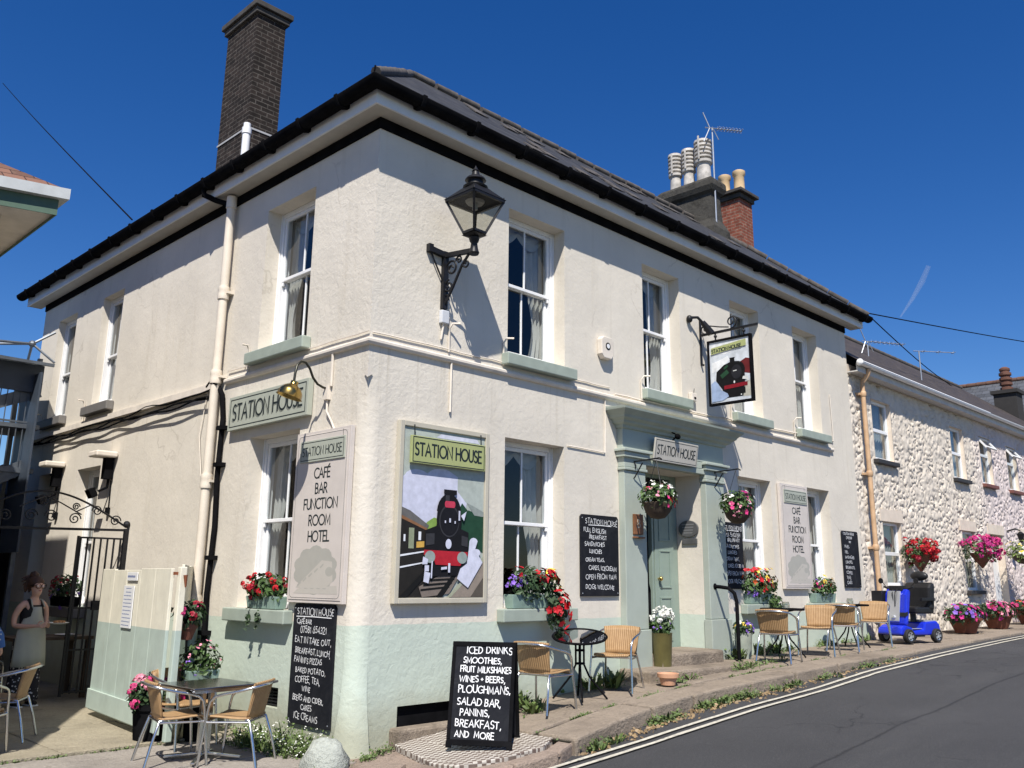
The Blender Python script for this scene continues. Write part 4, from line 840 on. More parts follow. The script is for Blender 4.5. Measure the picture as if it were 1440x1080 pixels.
# ---------------------------------------------------------------- brass swan neck lamp
t=thing('swan_neck_lamp','brass domed wall lamp on a curved swan neck over the side window sign','wall lamp',(0,.68,1.96),LEFT)
m=MB(); m.tube([(0,-.0,0),(0,-.08,.005),(.0,-.15,.03),(.0,-.21,.09),(.0,-.255,.18),(.0,-.31,.235),(.01,-.37,.235),(.02,-.42,.185),(.03,-.445,.09),(.035,-.455,.0)],.0135,8); m.lathe([(.035,0),(.035,.012)],(0,0,0),12,M=Matrix.Rotation(R(90),3,'X')); m.build('swan_neck',simple('bronze_tube',(.05,.05,.04),.35,.7),t,smooth=60)
tilt=Matrix.Rotation(R(-14),3,'X')@Matrix.Rotation(R(10),3,'Y')
pr=[(.028,.04),(.04,.035),(.04,.005),(.055,-.01),(.09,-.03),(.118,-.07),(.132,-.13),(.140,-.135),(.128,-.13),(.112,-.075),(.08,-.035),(.0,-.02)]
m=MB(); m.lathe(pr,(.035,-.455,-.03),22,False,M=tilt); m.build('shade',simple('lamp_brass',(.42,.29,.09),.25,1,amt=.15,bump=.05),t,smooth=50)
m=MB(); m.ball((.03,-.455,-.10),(.035,.035,.045),10,6); m.build('bulb',simple('bulb_glass',(.7,.68,.6),.2),t,smooth=60)
m=MB(); m.box((-.04,-.05,-.12),(.04,-.003,.03)); m.tube([(.0,-.02,-.12),(.02,-.03,-.25),(.10,-.02,-.36),(.17,-.02,-.46)],.011,6); m.build('terminal_box',M_LEDGE,t,smooth=40)
# ---------------------------------------------------------------- victorian street lantern on the corner wall
t=thing('wall_lantern','black four sided glass street lantern on a scrolled iron wall bracket','street lantern',(.96,0,2.97))
m=MB()
m.box((-.035,-.05,-.05),(.035,-.003,.62)); m.bar((0,-.0,.58),(0,-.50,.52),.045,.05); m.bar((-.23,-.03,.60),(.02,-.03,.575),.05,.06); m.box((-.26,-.06,.56),(-.2,-.003,.65))
m.tube([(0,-.04,.0),(0,-.16,.16),(0,-.3,.38),(0,-.42,.5)],.016,7)
m.tube(spiral((0,-.14,.40),.1,1.5,0,1),.013,6); m.tube(spiral((0,-.10,.2),.075,1.5,math.pi/2,-1),.012,6); m.tube(spiral((0,-.38,.40),.06,1.3,math.pi/2,-1),.011,6); m.tube(spiral((0,-.26,.47),.05,1.3,0,1),.011,6); m.tube(spiral((0,-.07,.06),.05,1.2,0,1),.011,6)
m.bar((-.22,-.03,.57),(-.02,-.03,.25),.014)
m.lathe([(.05,.47),(.06,.49),(.045,.53),(.035,.60),(.05,.62),(.06,.66),(.04,.68),(.05,.70)],(0,-.5,0),14)
m.build('bracket',M_IRON,t,smooth=45)
ZB,ZTp,HB,HT=.72,1.09,.085,.225
ring=lambda h,z:[(-h,-.5-h,z),(h,-.5-h,z),(h,-.5+h,z),(-h,-.5+h,z)]
m=MB(); B=ring(HB,ZB);T=ring(HT,ZTp)
for i in range(4):
    m.bar(B[i],T[i],.024); m.bar(B[i],B[(i+1)%4],.028); m.bar(T[i],T[(i+1)%4],.03)
    c=Vector(T[i]); m.tube([c,c+Vector((0,0,.05))],[.014,.004],6)
m.add(ring(.1,ZB-.03)+ring(.03,ZB-.05),[(0,1,2,3),(4,5,6,7),(0,1,5,4),(1,2,6,5),(2,3,7,6),(3,0,4,7)])
m.build('lantern_frame',M_IRON,t)
m=MB()
m.add(ring(HT+.02,ZTp+.016)+ring(.10,ZTp+.16),[(0,1,5,4),(1,2,6,5),(2,3,7,6),(3,0,4,7)])
m.lathe([(.13,ZTp+.15),(.14,ZTp+.17),(.09,ZTp+.2),(.085,ZTp+.24),(.12,ZTp+.25),(.1,ZTp+.28),(.05,ZTp+.31),(.035,ZTp+.36),(.045,ZTp+.365),(.03,ZTp+.38),(.012,ZTp+.41),(.003,ZTp+.43)],(0,-.5,0),16)
m.build('lantern_roof',M_IRON,t,smooth=40)
m=MB(); g=.006
for i in range(4): m.add([Vector(B[i])*1,Vector(B[(i+1)%4]),Vector(T[(i+1)%4]),Vector(T[i])],[(0,1,2,3)])
M_LANT=glass('lantern_glass',(.80,.80,.76),.8); m.build('lantern_pane',M_LANT,t)
m=MB(); m.lathe([(.0,ZTp-.02),(.09,ZTp-.03),(.11,ZTp+.0),(.0,ZTp+.01)],(0,-.5,0),14); m.tube([(0,-.5,ZTp-.02),(0,-.5,ZTp-.1)],.03,8); m.build('lamp_fitting',simple('lamp_grey',(.3,.3,.3)),t,smooth=50)
m=MB(); m.box((-.05,-.06,-.22),(.06,-.003,-.07)); m.build('supply_box',simple('grey_plastic',(.6,.61,.63),.4),t,bev=.01)
m=MB(); m.tube([(0,-.03,-.22),(-.02,-.02,-.4)],.012,6); m.build('supply_cable',M_LEDGE,t)
# ---------------------------------------------------------------- floodlights on the side wall
def flood(label,y,z,group='floodlights on the side wall'):
    t=thing('floodlight',label,'floodlight',(0,y,z),LEFT,group)
    m=MB(); m.box((-.16,-.32,-.03),(.16,-.01,.055)); m.build('hood',M_LEDGE,t,bev=.02)
    m=MB(); m.box((-.06,-.14,-.34),(.06,-.02,-.032)); m.tube([(0,-.05,-.34),(0,-.06,-.46),(-.05,-.16,-.52)],.02,7); m.obox((-.08,-.24,-.55),(.16,.09,.13),Matrix.Rotation(R(30),3,'X')); m.tube([(.02,-.02,-.36),(.04,-.02,-.75)],.008,5); m.box((.0,-.05,-.85),(.07,-.003,-.75)); m.build('lamp_head',M_BLACK,t)
    return t
flood('wall floodlight with a cream hood right of the narrow side window',6.20,1.72); flood('wall floodlight with a cream hood between narrow side window and shaded door',8.28,1.74)
# ================================================================ GROUND
KX=[(.05,-1.46),(.6,-1.58),(1.2,-1.62),(1.9,-1.50),(2.5,-1.44),(3.5,-1.38),(5,-1.44),(6.5,-1.52),(8.3,-1.55),(9.8,-1.52),(13.8,-1.35),(17,-1.28),(22,-1.2),(30,-1.1),(60,-1.0)]
def kerb_y(x): return interp(x,[a for a,b in KX],[b for a,b in KX])
KH=.14
def kh(x): return interp(x,[5.5,9.5,13,60],[.14,.05,.035,.035])
xsamp=sorted(set([-60,-40,-25,-15,-10,-8,-6,-4,-3,-2,-1.5,-1,-.5,0,.5,1,1.5,2,2.35,3,4,5,6,7,8,9,10,11,13,15,17,20,25,30,40,60,80]))
m=MB(); m.sheet([[(x,y,zg(x)-kh(x)-.012) for y in (-60,-30,-20,-14,-8,-4,-2,0,6,20,60,140)] for x in xsamp+[140]]); struct(m.build('ground',concrete('far_ground',(.12,.115,.10),.6)))
m=MB(); m.sheet([[(x,y,zg(x)-kh(x)+.012*math.sin(1.3*y+.4*x)*.5) for y in [-13+i*.6 for i in range(20)]+[kerb_y(max(x,.05))+.25 if x>-.2 else -1.2]] for x in xsamp]); struct(m.build('road',M_ASPH,smooth=60))
# double lines along the kerb
def lpt(x,off):
    b=interp(x,[-6,0,.8,2.1,4.6,6.8,9.6,14.3,17.2,24,60],[-1.72,-1.62,-1.66,-1.78,-1.80,-1.79,-1.74,-1.52,-1.42,-1.35,-1.25]); return b-off
m=MB(); rng=random.Random(9)
for off in (0,.15):
    rows=[]
    x=-.6
    while x<30:
        z=zg(x)-kh(x)+.012; ww=.055+rng.uniform(-.005,.003); rows.append([(x,lpt(x,off)+rng.uniform(-.004,.004),z),(x,lpt(x,off)-ww,z)]); x+=.22
    m.sheet(rows)
ML=Mat('road_line_paint',(.72,.68,.55),.8); nf=ML.noise(26,5,.7,ML.n('ShaderNodeNewGeometry').outputs['Position']); ML.col(ML.ramp(nf,[(.32,(.14,.135,.125)),(.42,(.44,.41,.34)),(.6,(.58,.545,.45)),(.8,(.66,.62,.52))]))
struct(m.build('road_marking',ML.m))
# pavement: worn slabs and kerb stones with open joints
m=MB(); rng=random.Random(12)
mb0=MB(); mb0.sheet([[(x,y*kerb_y(x)+.01,zg(x)-.028) for y in (0,.5,.97)] for x in [1.3+.5*i for i in range(58)]]); struct(mb0.build('joint_soil',concrete('joint_soil',(.035,.03,.02),.6)))
def slabq(q,dz,th=.2):
    n=len(q); top=[(x,y,zg(x)+dz+.008*mnoise.noise((x*2,y*2,1))) for x,y in q]
    m.add([(x,y,zg(x)-th) for x,y in q]+top,[tuple(range(n,2*n))]+[(k,(k+1)%n,(k+1)%n+n,k+n) for k in range(n)])
def wob(x,s): return .02*mnoise.noise((x*1.7,s,0))
x=1.30
while x<30: # inner row
    L=rng.uniform(.75,1.35); xe=x+L
    if not (3.9<x<6.5 and 3.9<xe<6.6): slabq([(x+.022,.0),(x+.022,kerb_y(x)*.66+wob(x,3)),((x+xe)/2,kerb_y((x+xe)/2)*.66+wob(xe,3)),(xe-.022,kerb_y(xe)*.66+wob(xe,4)),(xe-.022,.0)],rng.uniform(-.016,.008))
    else: slabq([(x+.008,-.6),(x+.008,kerb_y(x)*.66),(xe-.008,kerb_y(xe)*.66),(xe-.008,-.6)],rng.uniform(-.012,.004))
    x=xe
x=1.32
while x<30: # kerb stones
    L=rng.uniform(.8,1.6); xe=x+L; n=6
    fr=[(x+.022+(L-.044)*k/n,kerb_y(x+L*k/n)+wob(x+L*k/n,7)*1.2) for k in range(n+1)]
    bk=[(x+.016+(L-.032)*k/n,kerb_y(x+L*k/n)*.70+wob(x+L*k/n,3)) for k in range(n,-1,-1)]
    slabq(fr+bk,rng.uniform(-.008,.012),.25); x=xe
struct(m.build('pavement',M_PAVE,bev=.022))
# low kerb stones and the paved apron round the corner
m=MB()
rng=random.Random(4); px=[-.75+i*.0 for i in range(1)]
pts=[(-.72,-.72),(-.40,-1.0),(.02,-1.40),(.55,-1.60),(1.05,-1.66),(1.42,-1.52)]
for i in range(len(pts)-1):
    a=Vector((*pts[i],0));b=Vector((*pts[i+1],0)); d=(b-a).normalized(); nrm=Vector((-d.y,d.x,0)); a=a+d*.008;b=b-d*.008; wv=.16
    q=[a,b,b+nrm*wv,a+nrm*wv]
    m.add([(p.x,p.y,zg(p.x)-.30) for p in q]+[(p.x,p.y,zg(p.x)-.035) for p in q],[(0,3,2,1),(4,5,6,7),(0,1,5,4),(1,2,6,5),(2,3,7,6),(3,0,4,7)])
struct(m.build('kerb',M_KERB,bev=.022))
m=MB(); q=[(-.72,-.72),(-.40,-1.0),(.02,-1.40),(.55,-1.60),(1.05,-1.66),(1.42,-1.52),(1.36,.02),(.6,.55),(0,.02),(-.2,.0),(-.6,-.3)]
m.add([(x,y,zg(x)-.075) for x,y in q],[tuple(range(len(q)))]); struct(m.build('apron_paving',M_KERB))
m=MB(); 
for q in ([(-.50,-.62),(-.22,-.93),(.10,-.72),(-.12,-.36)],[(-.18,-.97),(.06,-1.2),(.17,-1.05),(.14,-.76)]):
    n=len(q); m.add([(x,y,zg(x)-.12) for x,y in q]+[(x,y,zg(x)-.03) for x,y in q],[(4,5,6,7),(0,1,5,4),(1,2,6,5),(2,3,7,6),(3,0,4,7)])
struct(m.build('paving_stone',M_KERB,bev=.03))
# chequered tile pad by the cellar light
MT=Mat('tile_pad',(.4,.4,.4),.55); g=MT.n('ShaderNodeNewGeometry'); mp=MT.n('ShaderNodeMapping'); mp.inputs['Rotation'].default_value=(0,0,R(33)); MT.l(g.outputs['Position'],mp.inputs[0])
ck=MT.n('ShaderNodeTexChecker'); ck.inputs['Scale'].default_value=25; ck.inputs[1].default_value=(.60,.565,.50,1); ck.inputs[2].default_value=(.10,.065,.055,1); MT.l(mp.outputs[0],ck.inputs['Vector'])
MT.col(MT.mix(MT.ramp(MT.noise(9,4,.6,g.outputs['Position']),[(.4,(.5,.5,.5)),(.7,(0,0,0))]),ck.outputs[0],(.25,.21,.17))); 
m=MB(); q=[(.40,-.16),(.16,-.98),(.22,-1.22),(.62,-1.40),(1.05,-1.46),(1.33,-1.32),(1.30,-.20)]; n=len(q)
m.add([(x,y,zg(x)-.12) for x,y in q]+[(x,y,zg(x)-.018) for x,y in q],[tuple(range(n,2*n))]+[(i,(i+1)%n,(i+1)%n+n,i+n) for i in range(n)])
struct(m.build('tiled_paving',MT.m,bev=.008))
m=MB(); m.box((.45,-.17,-1.62),(1.40,.02,-1.385)); struct(m.build('cellar_kerb',M_PAVE,bev=.03))
# forecourt and yard on the left
m=MB(); rng=random.Random(21); sl=[(-7.0,-4.2),(-4.18,-2.63),(-2.61,-1.22),(-1.20,-.22)]
yj=[-1.15,-.2,.62,1.30]
for j in range(3):
    for i,(a,b) in enumerate(sl):
        off=rng.uniform(-.06,.06); z=-1.595+rng.uniform(-.008,.008); b2=b if i<3 else (-.05 if j>0 else -.72)
        m.box((a,yj[j]+.008,z-.1),(b2,yj[j+1]-.008,z))
struct(m.build('flagstones',M_FLAG,bev=.012))
m=MB(); m.add([(-9,1.29,-1.60),(-.02,1.29,-1.60),(-.02,1.75,-1.595),(-9,1.75,-1.60)],[(0,1,2,3)]); m.add([(-9,-1.2,-1.625),(-.4,-1.2,-1.625),(-.02,-.4,-1.625),(-.02,1.3,-1.625),(-9,1.3,-1.625)],[(0,1,2,3,4)]); struct(m.build('path',M_FLAG))
m=MB(); 
for a,b in ((-9,-3.4),(-3.385,-1.9),(-1.885,-.8),(-.785,-.01)): m.box((a,1.765,-1.8),(b,3.3,-1.565))
m.box((-9,3.31,-1.8),(-.01,12,-1.56)); struct(m.build('courtyard',M_YARD,bev=.008))
# steps to the door
def slab(m,q,z0,z1):
    n=len(q); m.add([(x,y,z0) for x,y in q]+[(x,y,z1) for x,y in q],[tuple(range(n))[::-1],tuple(range(n,2*n))]+[(i,(i+1)%n,(i+1)%n+n,i+n) for i in range(n)])
m=MB(); slab(m,[(3.98,-.02),(3.96,-.52),(4.5,-.66),(5.6,-.72),(6.25,-.62),(6.75,-.30),(6.75,-.02)],-1.4,-1.04); slab(m,[(4.56,.41),(4.56,-.28),(5.1,-.36),(5.9,-.34),(5.97,-.1),(5.97,.41)],-1.2,-.885)
struct(m.build('door_step',M_PAVE,bev=.03))
# ================================================================ weeds and litter (stuff)
def tuft(m,c,h,n,rng,spread=.08,wd=.012):
    for i in range(n):
        a=rng.uniform(0,6.28); r=rng.uniform(0,spread); b=Vector((c[0]+r*math.cos(a),c[1]+r*math.sin(a),c[2])); d=Vector((math.cos(a)*rng.uniform(.2,1),math.sin(a)*rng.uniform(.2,1),rng.uniform(.5,1.3))).normalized()*h*rng.uniform(.5,1.1)
        s_=d.cross(Vector((0,0,1))).normalized()*wd*rng.uniform(.7,1.8); mid=b+d*.55; tip=b+d+Vector((0,0,-.12*h))
        m.add([b-s_*.5,b+s_*.5,mid+s_,mid-s_,tip],[(0,1,2,3),(3,2,4)])
def leafy(m,c,rad,n,rng,size=.02):
    for i in range(n):
        p=Vector((rng.gauss(0,rad[0]),rng.gauss(0,rad[1]),abs(rng.gauss(0,rad[2]))))+Vector(c); x=Vector((rng.uniform(-1,1),rng.uniform(-1,1),rng.uniform(-.4,.6))).normalized(); y=x.orthogonal().normalized(); s_=size*rng.uniform(.6,1.5)
        m.add([p-x*s_,p+y*s_*.6,p+x*s_,p-y*s_*.6],[(0,1,2,3)])
rng=random.Random(31); m=MB()
for i in range(230): # in the gutter at the foot of the kerb
    x=rng.choice((rng.uniform(1.4,8.5),rng.uniform(1.4,6),rng.uniform(2.2,5))); y=kerb_y(x)-.04-abs(rng.gauss(0,.045)); z=zg(x)-kh(x)
    if mnoise.noise((x*1.1,5,0))<-.12: continue
    if rng.random()<.5: tuft(m,(x,y,z),rng.uniform(.05,.13),9,rng,.05,.009)
    else: leafy(m,(x,y,z),(.06,.035,.035),22,rng,.014)
for i in range(120): # in the pavement joints and against the wall
    x=rng.uniform(1.5,11.2); y=-.03-abs(rng.gauss(0,.05)); 
    if 4<x<6.7: y-=.68
    if mnoise.noise((x*1.3,9,0))<-.05: continue
    z=zg(x)
    if rng.random()<.5: tuft(m,(x,y,z),rng.uniform(.05,.16),9,rng,.05,.009)
    else: leafy(m,(x,y,z),(.07,.04,.04),24,rng,.015)
for i in range(150):
    x=rng.uniform(1.4,11); y=kerb_y(x)*.68+rng.uniform(-.012,.012)
    if mnoise.noise((x*1.6,2,4))>.02: tuft(m,(x,y,zg(x)-.03),rng.uniform(.03,.07),6,rng,.03,.007); leafy(m,(x,y,zg(x)-.015),(.05,.012,.012),12,rng,.011)
for c,h in (((3.55,-.3,zg(3.5)),.26),((1.95,-.45,zg(1.9)),.2),((6.35,-.25,-1.03),.2),((7.35,-.12,zg(7.3)),.25),((7.7,-.15,zg(7.7)),.22),((2.1,-.15,zg(2.1)),.2),((3.3,-.15,zg(3.3)),.22)):
    for k in range(3): tuft(m,(c[0]+rng.uniform(-.1,.1),c[1]+rng.uniform(-.06,.06),c[2]),h,12,rng,.08,.018)
    leafy(m,c,(.12,.07,.06),60,rng,.02)
for i in range(60): # round the corner apron and yard joint
    t_=rng.random(); q=rng.choice((((-.1,-.25),(.35,-.12)),((-.75,-.6),(-.1,-.1)),((-.5,-.95),(.1,-1.3)),((1.36,-1.4),(1.5,-1.0))))
    x=q[0][0]+(q[1][0]-q[0][0])*t_; y=q[0][1]+(q[1][1]-q[0][1])*t_; leafy(m,(x,y,zg(x)-.07),(.05,.05,.03),16,rng,.013); tuft(m,(x,y,zg(x)-.07),.07,4,rng,.04,.008)
for i in range(70): x=rng.uniform(-7,-.2); tuft(m,(x,1.757,-1.6),rng.uniform(.02,.05),7,rng,.04,.007); leafy(m,(x,1.757,-1.6),(.06,.012,.012),8,rng,.012)
struct(m.build('weeds',M_WEED,solid=-1),'stuff')
m=MB()
for i in range(420):
    x=rng.choice((rng.uniform(1.4,9),rng.uniform(2,5.5))); y=kerb_y(x)-.05-abs(rng.gauss(0,.07)); leafy(m,(x,y,zg(x)-kh(x)),(.03,.03,.006),2,rng,.022)
struct(m.build('leaf_litter',M_DRY,solid=-1),'stuff')
# weeds clump by the side wall (daisy like)
rng=random.Random(8); m=MB()
for i in range(70):
    x,y=-rng.uniform(.02,.5),rng.uniform(.15,1.5)
    tuft(m,(x,y,-1.6),rng.uniform(.06,.26)*(1.2-abs(x)*1.4),10,rng,.05,.008); leafy(m,(x,y,-1.6),(.06,.06,.09),26,rng,.013)
struct(m.build('wall_weeds',M_WEED,solid=-1),'stuff')
m=MB()
for i in range(130):
    x,y=-rng.uniform(.02,.45),rng.uniform(.15,1.4); leafy(m,(x,y,-1.6+rng.uniform(.05,.24)*(1-abs(x))),(.01,.01,.01),2,rng,.008)
struct(m.build('daisies',FL['white'],solid=-1),'stuff')
m=MB(); m.ball((-.36,-.16,-1.62),(.2,.24,.27),18,12,0); m.v=[tuple(Vector(p)+Vector((mnoise.noise(Vector(p)*7),mnoise.noise(Vector(p)*7+Vector((9,0,0))),mnoise.noise(Vector(p)*7+Vector((0,9,0)))))*.05) for p in m.v]; st_=tag(m.build('guard_stone',M_STONE,smooth=60),'pale rounded guard stone at the foot of the street corner','guard stone')
# ================================================================ STONE TERRACE on the right
import numpy as np
ter=thing('stone_terrace','cream painted rubble stone terrace running uphill right of the pub','terrace house',(11.29,0.06,-1.2))
OX,OY,OZ=11.29,.06,-1.2
TW=[(12.28,13.2,2.41,3.62),(16.57,17.42,2.41,3.62),(18.54,19.38,2.44,3.62),(20.6,21.42,2.44,3.6),(23.6,24.4,2.44,3.6),(12.35,13.24,-.02,1.2),(16.68,17.55,-.1,1.22),(23.8,24.6,-.1,1.22)]
TD=[(18.55,19.55,-1.2,1.22),(21.0,22.0,-1.2,1.22)]
def rubble(x0,x1,z0,z1,res,ops,seed):
    rs=np.random.RandomState(seed); cw,chh=.17,.11
    nx=int((x1-x0)/cw)+3; nz=int((z1-z0)/chh)+3
    px=(np.arange(nx)[:,None]+rs.uniform(-.62,.62,(nx,nz))-1)*cw+x0; pz=(np.arange(nz)[None,:]+rs.uniform(-.6,.6,(nx,nz))-1)*chh+z0
    hh=rs.uniform(.15,1.,(nx,nz)); tx=rs.uniform(-1,1,(nx,nz)); tz=rs.uniform(-1,1,(nx,nz))
    X=np.arange(x0,x1+res*.5,res); Z=np.arange(z0,z1+res*.5,res); gx,gz=np.meshgrid(X,Z,indexing='ij')
    ci=((gx-x0)/cw+1).astype(int); cj=((gz-z0)/chh+1).astype(int)
    f1=np.full(gx.shape,9.);f2=np.full(gx.shape,9.); H=np.zeros(gx.shape)
    for di in (-1,0,1,2):
        for dj in (-1,0,1,2):
            a=np.clip(ci+di,0,nx-1);b=np.clip(cj+dj,0,nz-1); dx=gx-px[a,b]; dz=(gz-pz[a,b])*1.3; d=np.hypot(dx,dz)
            n=d<f1; f2=np.where(n,f1,np.minimum(f2,d)); H=np.where(n,hh[a,b]+tx[a,b]*dx*3+tz[a,b]*dz*3,H); f1=np.where(n,d,f1)
    e=np.clip((f2-f1)/.030,0,1)**.6
    def vn(k,sd):
        q=np.random.RandomState(sd).uniform(0,1,(int((x1-x0)/k)+3,int((z1-z0)/k)+3)); u=(gx-x0)/k; v=(gz-z0)/k; iu=u.astype(int); iv=v.astype(int); u-=iu; v-=iv; u=u*u*(3-2*u); v=v*v*(3-2*v)
        return (q[iu,iv]*(1-u)+q[iu+1,iv]*u)*(1-v)+(q[iu,iv+1]*(1-u)+q[iu+1,iv+1]*u)*v
    open_=np.clip((vn(.16,3)*.6+vn(.5,4)*.4-.36)*4.5,0.05,1); e=1-(1-e)*open_
    D=np.clip(.036+.009*H,.022,.056)-(1-e)*.055+rs.uniform(0,.007,gx.shape)+.022*(vn(.09,8)-.5)+.02*(vn(.06,9)-.5)
    for a,b,c,d in ops:   # dressed margins
        mg=np.maximum(np.maximum(a-gx,gx-b),np.maximum(c-gz,gz-d)); D=np.where(mg<.05,.05,D)
    D[0,:]=0
    return X,Z,D
m=MB(); rex=.024
X,Z,D=rubble(11.285,27.0,-1.25,3.95,rex,TW+TD,5)
V=[(x-OX,-float(D[i,j])-OY+.06,z-OZ) for i,x in enumerate(X) for j,z in enumerate(Z)]; nz_=len(Z); ops=TW+TD; F_=[]
for i in range(len(X)-1):
    cx=(X[i]+X[i+1])/2; act=[o for o in ops if o[0]<cx<o[1]]
    for j in range(nz_-1):
        cz=(Z[j]+Z[j+1])/2
        if any(o[2]<cz<o[3] for o in act): continue
        F_.append((i*nz_+j,(i+1)*nz_+j,(i+1)*nz_+j+1,i*nz_+j+1))
m.add(V,F_)
MR=Mat('painted_rubble',(.66,.58,.52),.9,0,.2); g=MR.n('ShaderNodeNewGeometry'); sx=MR.n('ShaderNodeSeparateXYZ'); MR.l(g.outputs['Position'],sx.inputs[0])
f=MR.noise(5,5,.65,g.outputs['Position']); b=MR.noise(40,4,.6,g.outputs['Position'])
pk=MR.ramp(MR.math('MULTIPLY',MR.math('SUBTRACT',sx.outputs[0],17.4),.5),[(.2,(.66,.59,.50)),(.8,(.64,.555,.53))])
MR.col(MR.mix(MR.ramp(f,[(.45,(0,0,0)),(.75,(.55,.55,.55))]),pk,(.40,.34,.28))); MR.bump(b,.4,.012)
m.build('wall',MR.m,ter,smooth=70)
for a,b,c,d in TW+TD:
    m=MB(); a-=OX;b-=OX;c-=OZ;d-=OZ; yf=-.05; dp=.2
    for q in ([(a,yf,c),(a,yf,d),(a,dp,d),(a,dp,c)],[(b,yf,c),(b,yf,d),(b,dp,d),(b,dp,c)],[(a,yf,d),(b,yf,d),(b,dp,d),(a,dp,d)],[(a,yf,c),(b,yf,c),(b,dp,c),(a,dp,c)]): m.add(q,[(0,1,2,3)])
    m.box((a-.10,yf-.012,d+.005),(b+.10,yf+.02,d+.24)) if d<1.5+1.2+.1 else None
    m.build('reveal',simple('cream_masonry',(.68,.585,.48),.85,amt=.1,bump=.3),ter)
m=MB(); m.box((-.01,-.05+OY*0,3.95-OZ),(15.7,.06,4.16-OZ)); m.build('wall_head',simple('weathered_cream',(.52,.45,.38),.9,amt=.15),ter)
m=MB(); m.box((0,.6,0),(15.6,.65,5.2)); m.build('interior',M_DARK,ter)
def upvc(a,b,c,d,sillm,topopen=False,deep=.03):
    w,h=b-a,d-c; f=MB(); t=.06
    f.box((0,deep,0),(t,deep+.07,h)); f.box((w-t,deep,0),(w,deep+.07,h)); f.box((t,deep,0),(w-t,deep+.07,t)); f.box((t,deep,h-t),(w-t,deep+.07,h)); zm=h*(.62 if topopen else .5); f.box((t,deep-.01,zm-.035),(w-t,deep+.06,zm+.035))
    win=f.build('window',M_WHITE,ter,bev=.006,loc=(a-OX,0,c-OZ))
    p=MB(); p.add([(t,deep+.03,t),(w-t,deep+.03,t),(w-t,deep+.03,zm-.035),(t,deep+.03,zm-.035)],[(0,1,2,3)])
    if not topopen: p.add([(t,deep+.03,zm+.035),(w-t,deep+.03,zm+.035),(w-t,deep+.03,h-t),(t,deep+.03,h-t)],[(0,1,2,3)])
    p.build('pane',M_GLASS,win)
    if topopen:
        q=MB(); hh=h-t-zm-.03; q.box((0,-.04,-hh),(w-.05,0,-hh+.05)); q.box((0,-.04,-.05),(w-.05,0,0)); q.box((0,-.04,-hh+.05),(.05,0,-.05)); q.box((w-.10,-.04,-hh+.05),(w-.05,0,-.05))
        o=q.build('open_light',M_WHITE,win,loc=(.025,deep,h-.03)); o.rotation_euler.x=R(-38)
        q=MB(); q.add([(.05,-.02,-hh+.05),(w-.1,-.02,-hh+.05),(w-.1,-.02,-.05),(.05,-.02,-.05)],[(0,1,2,3)]); o2=q.build('open_pane',M_GLASS,win,loc=(.025,deep,h-.03)); o2.rotation_euler.x=R(-38)
    cu=MB(); rows=[]
    for j in range(5): rows.append([(.05+i/40*(w-.1),deep+.16+.02*math.sin(i*1.1),h*(1-j/4)) for i in range(41)])
    cu.sheet(rows); cu.build('net_curtain',simple('net_curtain',(.34,.36,.36),.9),win,smooth=60)
    s=MB(); s.box((-.06,-.14,-.09),(w+.06,.11,-.004)); s.build('sill',sillm,win,bev=.01)
MS1=simple('dark_sill',(.035,.033,.033),.6); MS2=simple('oxide_sill',(.17,.065,.05),.6)
for k,(a,b,c,d) in enumerate(TW): upvc(a,b,c,d,MS2 if k in (2,3,4) else MS1,k in (2,3,4))
for a,b,c,d in TD: m=MB(); m.box((a-OX+.02,.12,c-OZ),(b-OX-.02,.16,d-OZ-.02)); m.build('front_door',M_WHITE,ter)
RH=2.45
m=MB(); ez=4.17-OZ; sl_=.7; q=[(0,-.32,ez),(15.9,-.32,ez),(15.9,2.98,ez+RH),(0,2.98,ez+RH)]
m.add(q,[(0,1,2,3)]); m.add([(0,2.98,ez+RH),(15.9,2.98,ez+RH),(15.9,6.3,ez),(0,6.3,ez)],[(0,1,2,3)]); m.add([(15.9,-.32,ez),(15.9,6.3,ez),(15.9,2.98,ez+RH)],[(0,1,2)]); m.add([(0,-.32,ez-.03),(15.9,-.32,ez-.03),(15.9,-.32,ez),(0,-.32,ez)],[(0,1,2,3)])
tr=m.build('roof',M_SLATEB,ter)
m=MB(); 
for i in range(40): m.tube([(i*.397+.0,2.98,ez+RH+.01),(i*.397+.39,2.98,ez+RH+.01)],[.07,.078],7)
m.build('ridge_tile',MATS['ridge_clay'],tr,smooth=60)
m=MB(); m.box((-.0,-.26,3.98-OZ),(15.8,-.24,4.13-OZ)); m.box((0,-.24,3.98-OZ),(15.8,-.06,4.0-OZ)); m.build('fascia',simple('terrace_fascia',(.55,.53,.5)),ter)
m=MB(); m.prism([(-.27,4.17-OZ)]+[(-.325+.06*math.cos(R(a)),4.15-OZ+.06*math.sin(R(a))) for a in range(0,-181,-20)][::1]+[(-.375,4.165-OZ),(-.38,4.17-OZ),(-.39,4.15-OZ)],0.0,7.3,lambda a,y,b:(y,a,b))
m.prism([(-.27,4.17-OZ)]+[(-.325+.06*math.cos(R(a)),4.15-OZ+.06*math.sin(R(a))) for a in range(0,-181,-20)],7.31,15.8,lambda a,y,b:(y,a,b)); m.ball((-.02,-.325,4.14-OZ),(.05,.07,.07),8,6); m.build('gutter',M_WHITE,ter,smooth=50)
m=MB(); MTAN=simple('tan_downpipe',(.52,.34,.20),.6,amt=.15)
m.tube([(.42,-.30,4.08-OZ),(.42,-.28,3.98-OZ),(.42,-.16,3.84-OZ),(.42,-.15,3.7-OZ)],.045,9); m.lathe([(.045,-.98-OZ),(.045,3.75-OZ)],(.42,-.15,0),12)
